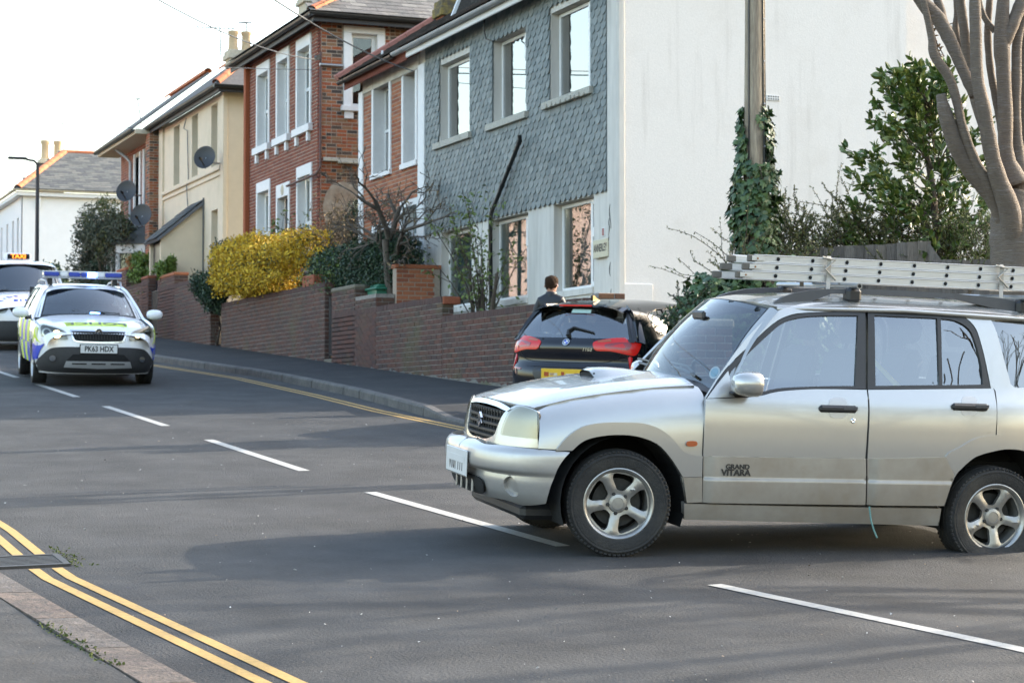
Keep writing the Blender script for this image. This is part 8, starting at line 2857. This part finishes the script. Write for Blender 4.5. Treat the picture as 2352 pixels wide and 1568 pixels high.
# ------------------------------------------------------------------ black hatchback on the driveway
hb = thing("car", "black hatchback seen from behind with bright red tail lamps and a yellow plate", "car", HB_O, local=True, rot=HB_ROT)
HBP = MATS["black_paint"]
HB['p']['x_side'] = (3.1, -.38)
H_ = OUT['hatch']
qw = [(a, b) for a, b, *c in H_['quarter']]
dw = [(a, b) for a, b, *c in H_['doorglass']]
shell(hb, HB, HBP, (2.69, 0), .345, .22, (.18, .84), (.18, .995), [qw, dw], wheel_r=.318, track=.77, bonnet_x=(3.42, 2.2))
lens = [tuple(q[:2]) for q in H_['lamp']]
RV = {'rear_lamp': lens}
for s in (0, 1):
 o_ = patch("tail_lamp", HB['tail'], 'rdiag', lens, MATS["red_lens"], hb, .010, .012, sp=.04, mirror=bool(s))
 c = np.mean(lens, 0)
 inn = [(-.20 + (a + .06) * .0 + (a - c[0]) * .55 + .20 + c[0] * 1.0, c[1] + (b - c[1]) * .42) for a, b in lens]
 patch("lamp_inner", HB['tail'], 'rdiag', inn, MATS["red_lens_dark"], o_, .0125, .003, sp=.05, mirror=bool(s))
 patch("lamp_split", HB['tail'], 'rdiag', [(-.226, .985), (-.219, .985), (-.242, .848), (-.249, .848)], MATS["under_black"], o_, .0135, .003, sp=.1, smooth=False, mirror=bool(s))
 patch("lamp_amber", HB['tail'], 'rdiag', [(-.19, .965), (-.06, .978), (-.06, .955), (-.20, .945)], MATS["amber_lens"], o_, .0128, .003, sp=.08, smooth=False, mirror=bool(s))
HV = lambda nm, poly, m, off=.004, th=.012, par=None, **k: patch(nm, HB['tail'], 'rear', poly, MATS[m], par or hb, off, th, sp=.07, **k)
HV("tailgate_line", sym([(0, .712, 0), (.45, .722), (.60, .76), (.655, .83, 0), (.648, .832, 0), (.592, .767), (.445, .729), (0, .719, 0)]), "under_black", .002, .004)
HV("bumper_line", sym([(0, .668, 0), (.60, .675), (.84, .70, 0), (.84, .693, 0), (.60, .668), (0, .661, 0)]), "under_black", .002, .004)
HV("plate_recess", sym([(0, .665, 0), (.36, .66), (.40, .59), (.34, .50, 0), (0, .498, 0)]), "black_trim", .003, .004)
HV("lower_valance", sym([(0, .40, 0), (.55, .40), (.70, .34), (.60, .22, 0), (0, .22, 0)]), "scuff_plastic", .012, .01)
for s in (1, -1):
 HV("reflector", [(a * s, b) for a, b in [(.60, .640), (.72, .648), (.72, .632), (.61, .624)]], "red_lens_dark", .006)
p_, _n = HB['tail'].hit((-9, .036, .6), (1, 0, 0))
pt = MB().bbox(p_[0] - .03, -.26, .535, p_[0] - .02, .26, .648, b=.004).build("number_plate", MATS["plate_yellow"], hb)
for y, w, h_ in ((.19, .03, .05), (.10, .05, .03), (-.02, .02, .06), (-.12, .06, .025), (-.20, .03, .04)):       # smeared, unreadable figures
 MB().bbox(p_[0] - .0315, y - w, .585 - h_ / 2, p_[0] - .0305, y + w, .585 + h_ / 2, b=.0004).build("smudge", MATS["board_cream" if w > .04 else "amber_lens"], pt)
p_, n_ = HB['tail'].hit((-9, 0, .943), (1, 0, 0))
T = Vector(n_).to_track_quat('Z', 'Y').to_matrix().to_4x4()
T.translation = Vector(p_ + n_ * .006)
rd = MB().lathe([(.044, 0), (.043, .007), (.036, .008), (.035, .006)], 28, T).build("badge", MATS["chrome"], hb, smooth=40)
MB().lathe([(.0355, .006), (.027, .007)], 28, T).build("badge_ring", MATS["plate_black"], rd)
for i, m_ in enumerate(("plate_white", "letter_blue", "plate_white", "letter_blue")):
 MB().lathe([(0, .0072), (.026, .0072)], 6, T, 0, i * math.pi / 2, (i + 1) * math.pi / 2).build("badge_quarter", MATS[m_], rd)
p_, n_ = HB['tail'].hit((-9, -.27, .868), (1, 0, 0))
letters("model_badge", "116d", .055, MATS["chrome"], hb, tuple(p_ + n_ * .004), (.0, -1, 0), (0, 0, 1), .002, sx=1.15, bold=.001, shear=.2)
# spoiler with brake light, fin aerial, rear wiper, sticker, exhaust, mirrors
sp_ = MB()
for s in np.linspace(-1, 1, 21):
 a = np.array(HB['F']['rearglass'](1.0, s * .99))
 b = np.array(HB['F']['roof'](-.43, s * .98))
 sp_.v += [tuple(a + (-.075 + .05 * s * s, 0, .012)), tuple(a + (-.07 + .05 * s * s, 0, .036)), tuple(b + (.02, 0, .004)), tuple(a + (.01, 0, -.004))]
for i in range(20):
 for j in range(4):
  sp_.f.append((i * 4 + j, i * 4 + (j + 1) % 4, i * 4 + 4 + (j + 1) % 4, i * 4 + 4 + j))
  sp_.m.append(0)
spo = sp_.build("roof_spoiler", HBP, hb, smooth=50)
a = np.array(HB['F']['rearglass'](1.0, 0))
MB().bbox(a[0] - .081, -.20, a[2] + .014, a[0] - .074, .22, a[2] + .034, b=.003).build("brake_light", MATS["red_lens"], spo)
MB().prism([(-.10, 0), (.09, 0), (-.02, .035), (-.07, .065), (-.10, .062)], (.02, -.015, 1.408), (1, 0, 0), (0, 0, 1), (0, .03, 0)).build("fin_aerial", HBP, hb)
g = lambda t, s, o=.012: tuple(np.array(HB['F']['rearglass'](t, s)) + (-o, 0, o))
MB().tube([g(.06, .0), g(.20, .02), g(.30, -.06), g(.16, -.42)], [.030, .022, .016, .010], 6).build("rear_wiper", MATS["black_trim"], hb, smooth=60)
vs = [g(.93, .12, .004), g(.93, -.28, .004), g(.80, -.28, .004), g(.80, .12, .004)]
MB().add(vs, [(0, 1, 2, 3)]).build("rear_sticker", mat("sticker_pale", (.45, .62, .58), .6), hb)
mirror_shell(hb, (1.95, .98, .98), .075, .11, .07, HBP, (1.9, .80, .95))
# ------------------------------------------------------------------ person on the pavement
mat("skin", (0.52, 0.29, 0.21), 0.5, local=True)
mat("hair_brown", (0.045, 0.025, 0.014), 0.9, spec=.15, local=True, var=.4, vs=30, stretch=(1, 1, .2), bump=.6, bs=60)
mat("dark_jacket", (0.012, 0.013, 0.018), 0.55, local=True, var=.3, vs=8)
mat("dark_trousers", (0.02, 0.022, 0.03), 0.8, local=True)
def skinned(name, chain, m, parent):
 """One continuous body grown over a skeleton: chain = [(parent index, position, radius)]."""
 me = bpy.data.meshes.new(name)
 me.from_pydata([c[1] for c in chain], [(c[0], i) for i, c in enumerate(chain) if c[0] >= 0], [])
 o = bpy.data.objects.new(name, me)
 COL.objects.link(o)
 o.modifiers.new("skin", 'SKIN')
 sk = me.skin_vertices[0].data if me.skin_vertices else None
 if sk is None:
  import bmesh
  bm = bmesh.new()
  bm.from_mesh(me)
  bm.verts.layers.skin.verify()
  bm.to_mesh(me)
  bm.free()
  sk = me.skin_vertices[0].data
 for i, c in enumerate(chain):
  r = c[2]
  sk[i].radius = r if isinstance(r, tuple) else (r, r)
  sk[i].use_root = i == 0
 sub = o.modifiers.new("sub", 'SUBSURF')
 sub.levels = sub.render_levels = 2
 res = bpy.data.meshes.new_from_object(o.evaluated_get(bpy.context.evaluated_depsgraph_get()))
 bpy.data.objects.remove(o)
 res.materials.clear()
 res.materials.append(m)
 res.polygons.foreach_set("use_smooth", [True] * len(res.polygons))
 return link(bpy.data.objects.new(name, res), parent)
PX, PY = 10.42, 24.42
pe = thing("person", "person with short brown hair and dark jacket, seen from behind above the black hatchback", "person", (PX, PY, gz(PX, PY) + .07), local=True, rot=Matrix.Rotation(R(-38), 3, 'Z'))
# frame: x right, y forward (walking away), z up; about 1.67 m tall
body = [(-1, (0, 0, .93), (.15, .105)), (0, (0, .01, 1.10), (.145, .10)), (1, (0, .0, 1.27), (.17, .115)), (2, (0, -.01, 1.385), (.13, .085)), (3, (0, .0, 1.45), (.055, .055)), (4, (0, .015, 1.51), (.055, .06)),
  (3, (.135, -.01, 1.365), .062), (6, (.20, -.01, 1.22), .052), (7, (.215, .0, 1.05), .044), (8, (.21, .06, .86), .034), (9, (.205, .09, .79), (.022, .036)),
  (3, (-.135, -.01, 1.365), .062), (11, (-.20, -.02, 1.22), .052), (12, (-.22, -.03, 1.05), .044), (13, (-.215, .01, .86), .034), (14, (-.21, .03, .79), (.022, .036)),
  (0, (.085, 0, .86), .088), (16, (.09, .10, .50), .062), (17, (.09, .02, .12), .044), (18, (.09, .10, .035), (.035, .035)), (19, (.09, .20, .028), (.034, .026)),
  (0, (-.085, 0, .86), .088), (21, (-.09, -.02, .50), .062), (22, (-.09, -.20, .16), .044), (23, (-.09, -.15, .045), (.035, .035)), (24, (-.09, -.06, .028), (.034, .026))]
pb_ = skinned("body", body, MATS["dark_jacket"], pe)
pb_.data.materials.append(MATS["skin"])
pb_.data.materials.append(MATS["dark_trousers"])
pb_.data.polygons.foreach_set("material_index", [1 if (q.center.z > 1.465 or (q.center.z < .84 and abs(q.center.x) > .17)) else 2 if q.center.z < .86 else 0 for q in pb_.data.polygons])
for sx in (1, -1):                                                  # fingers and thumb of each hand, slightly curled
 hx, hy, hz = (.205, .095, .765) if sx > 0 else (-.21, .035, .765)
 for k, (dy, L) in enumerate(((.026, .072), (.009, .080), (-.008, .075), (-.024, .058))):
  skinned("finger", [(-1, (hx, hy + dy, hz + .02), .011), (0, (hx - .004 * sx, hy + dy * 1.1, hz - L * .5), .0095), (1, (hx - .016 * sx, hy + dy * 1.1 + .006, hz - L), .0075)], MATS["skin"], pb_)
 skinned("thumb", [(-1, (hx - .01 * sx, hy + .03, hz + .03), .013), (0, (hx - .024 * sx, hy + .055, hz + .0), .011), (1, (hx - .03 * sx, hy + .06, hz - .03), .0085)], MATS["skin"], pb_)
hd = MB()
HP = [(0, .0), (.035, .004), (.052, .022), (.062, .05), (.070, .09), (.076, .13), (.076, .165), (.066, .20), (.045, .222), (0, .232)]
M = Matrix.Translation((0, .02, 1.455)) @ Matrix.Rotation(R(-10), 4, 'Z') @ Matrix.Diagonal((1, 1.22, 1, 1))
hd.lathe([(max(r, .0005), z) for r, z in HP], 24, M)
head = hd.build("head", MATS["skin"], pb_, smooth=180)
MB().prism([(0, 0), (.022, -.004), (.012, .045)], (-.006, .112, 1.535), (0, 1, 0), (0, 0, 1), (.013, 0, 0)).build("nose", MATS["skin"], pb_)
for sx in (1, -1):
 q = MB().lathe([(.026, 0), (.030, .006), (.024, .012), (.012, .006), (0, .004)], 12, Matrix.Translation((.074 * sx, .005, 1.565)) @ Matrix.Rotation(R(70) * sx, 4, 'Y') @ Matrix.Diagonal((1.15, .7, 1, 1)))
 q.build("ear", MATS["skin"], pb_, smooth=60)
 MB().lathe([(.011, 0), (.006, .004), (0, .005)], 8, Matrix.Translation((.03 * sx, .108, 1.585)) @ Matrix.Rotation(-math.pi / 2, 4, 'X')).build("eye", MATS["plate_black"], pb_)
MB().bbox(-.022, .100, 1.503, .022, .108, 1.511, b=.003).build("mouth", MATS["hair_brown"], pb_)
hb_ = MB()
rgh = np.random.default_rng(3)
def hairp(a, t):
 r = float(np.interp(t, [z for _, z in HP], [q for q, _ in HP])) + .007 + .006 * math.sin(a * 9 + t * 60)
 return M @ Vector((r * math.cos(a), r * math.sin(a), t + .006))
na = 32
for i in range(9):
 for j in range(na):
  a = 2 * math.pi * j / na
  front = max(0, math.sin(a))
  lo = .05 + .012 * math.sin(a * 7) + .10 * front ** .7 + (.02 if abs(math.cos(a)) > .85 else 0)
  hb_.v.append(tuple(hairp(a, lo + (.2325 - lo) * (i / 8))))
for i in range(8):
 for j in range(na):
  hb_.f.append((i * na + j, i * na + (j + 1) % na, (i + 1) * na + (j + 1) % na, (i + 1) * na + j))
  hb_.m.append(0)
hb_.build("hair", MATS["hair_brown"], pb_, smooth=180)
cl = MB().lathe([(.078, 1.40), (.074, 1.44), (.072, 1.475), (.066, 1.478), (.066, 1.42)], 20, Matrix.Translation((0, .005, 0)) @ Matrix.Diagonal((1, 1, 1, 1)))
cl.build("collar", MATS["dark_jacket"], pb_, smooth=60)
# ------------------------------------------------------------------ satellite dishes, lamp post, aerials, wires
def dish(label, wall, c, r):
 t = thing("satellite_dish", label, "satellite dish", wall, group="grey satellite dishes on the houses")
 c = Vector(c)
 n = Vector((-.55, -.80, .28)).normalized()                      # faces down the street
 T = n.to_track_quat('Z', 'Y').to_matrix().to_4x4()
 T.translation = c
 pr = [(r * k / 7, .16 * r * (k / 7) ** 2 * 1.6) for k in range(8)]
 MB().lathe([(max(a, .001), b) for a, b in pr] + [(r * 1.02, .25 * r), (r * 1.01, .22 * r)] + [(a, b - .012) for a, b in pr[::-1]], 26, T @ Matrix.Diagonal((1, 1.08, 1, 1))).build("reflector", MATS["dish_grey"], t, smooth=40)
 e = c + n * r * 1.25 + Vector((0, 0, -r * .55))
 MB().tube([c + Vector((0, 0, -r * .9)), e], .018, 6).build("arm", MATS["dish_grey"], t)
 MB().lathe([(.028, -.06), (.04, 0), (.04, .03), (0, .04)], 10, Matrix.Translation(e) @ T.to_3x3().to_4x4() @ Matrix.Rotation(math.pi, 4, 'X')).build("receiver", MATS["dish_grey"], t)
 MB().tube([c, c + (Vector(wall) - c) * .5 + Vector((0, 0, -.05)), wall], .025, 6).build("bracket", MATS["galvanised"], t)
dish("grey satellite dish high on the front of the cream house", (XF, 49.0, 7.95), (11.65, 48.75, 8.03), .27)
dish("dark satellite dish on the corner pier of the narrow house, lower of the two", (11.8, 55.6, 7.1), (11.45, 55.25, 7.2), .30)
dish("dark satellite dish on the narrow house, upper of the two by the tree", (11.8, 57.0, 7.95), (11.35, 56.8, 8.02), .29)
lm = thing("street_lamp", "thin black street lamp with a flat head, before the far white house", "street lamp", (9.3, 59.5, gz(9.3, 59.5)))
MB().tube([(9.3, 59.5, 4.0), (9.3, 59.5, 9.05)], [.07, .05], 10).build("post", MATS["dark_fascia"], lm, smooth=60)
MB().tube([(9.3, 59.5, 9.0), (9.2, 59.5, 9.10), (8.98, 59.5, 9.13)], .035, 8).build("arm", MATS["dark_fascia"], lm, smooth=60)
MB().bbox(8.45, 59.40, 9.12, 9.0, 59.6, 9.19, b=.03).build("lamp_head", MATS["dark_fascia"], lm)
def aerial(label, base, top, boom, n=6):
 t = thing("aerial", label, "aerial", base, group="television aerials on the roofs")
 st = MATS["thin_steel"]
 MB().tube([base, top], .016, 6).build("mast", st, t)
 a, b = Vector(top) + Vector(boom) * .62, Vector(top) - Vector(boom) * .38
 MB().tube([a, b], .013, 5).build("boom", st, t)
 s = Vector(boom).cross(Z_).normalized() * .16
 for i in range(n):
  c = a.lerp(b, (i + .5) / n)
  MB().tube([c - s + Vector((0, 0, .0)), c + s], .008, 4).build("element", st, t)
aerial("tall television aerial with a long boom on the cream house chimney", (12.5, 50.7, 10.9), (12.47, 50.68, 11.62), (-.95, .25, .02), 9)
aerial("short television aerial behind the chimney pots of the cream house", (13.1, 50.5, 11.0), (13.1, 50.45, 11.76), (-.4, -.3, -.05), 4)
aerial("thin aerial on the roof end of the narrow house", (12.29, 59.45, 10.3), (12.17, 59.47, 11.06), (.22, .1, 0), 3)
aerial("television aerial beside the chimney pots of the far white house", (15.25, 90.4, 12.6), (15.2, 90.4, 14.8), (1.2, .2, -.05), 7)
def wire(label, a, b, sag, r=.008, m="thin_steel"):
 w = MB().tube([tuple(Vector(a).lerp(Vector(b), i / 14) - Vector((0, 0, sag * 4 * (i / 14) * (1 - i / 14)))) for i in range(15)], r, 5)
 o = w.build("overhead_wire", MATS[m], smooth=60)
 tag(o, label, "wire", "overhead telephone wires across the street")
wire("thickest overhead wire, ending at the eaves where the slate-hung house meets the low house", (1.6, 13.5, 6.0), (12.0, 34.40, 7.93), .28, .011)
wire("overhead wire running to the corner of the tall red brick house", (1.2, 16.0, 6.4), (12.0, 40.35, 9.1), .42, .010)
wire("fainter overhead wire just below, ending on the red brick corner", (-6, 33, 8.2), (12.0, 40.42, 8.9), .35, .007)
wire("overhead wire crossing the sky to the narrow house beyond the cream house", (-9, 60, 10.7), (11.6, 56.3, 9.75), .1, .010)
wire("highest of the pair of far wires in front of the white house chimney", (-12, 66, 10.0), (12.2, 82, 10.75), .4, .012)
wire("lowest far wire at the left edge, reaching the white house eaves", (-10, 80, 11.0), (12.0, 81.2, 10.55), .5, .014)
# ------------------------------------------------------------------ across the road, seen only in reflections: houses and bare trees
mat("pink_render", (0.58, 0.44, 0.42), 0.9, var=.1)
oh = thing("house", "plain pink rendered house across the road, seen only in the window reflections", "house", (-5, 64, 4))
ob = MB().box(-12, 52, 2, -5, 86, 9.4)
ob.build("wall", MATS["pink_render"], oh)
roof_plane(oh, "roof", MATS["far_slate"], [(-4.7, 51.7, 9.4), (-4.7, 86, 9.4), (-8.5, 86, 11.2), (-8.5, 51.7, 11.2)])
for i in range(6):
 for z in (5.6, 8.0):
  MB().bbox(-5.02, 54 + i * 5, z - .7, -4.95, 55.2 + i * 5, z + .7, b=.02).build("window", MATS["white_trim"], oh)
for k, (bx, by) in enumerate(((11.2, -1.0), (15.0, -3.5), (14.5, 8.6))):
 bare_tree("bare_tree", ("bare winter tree behind the camera, seen in the silver car's door glass", "second bare winter tree farther along, seen in the silver car's rear glass", "bare winter tree off to the right, casting branch shadows on the near road")[k], (bx, by, gz(bx, by)), [((0.05, .05, 1), 3.2, .16), ((.3, .2, 1), 3.0, .12)], 90 + k, depth=5, L=2.2, spread=.8, up=.15, minr=.012, kids=(2, 3))
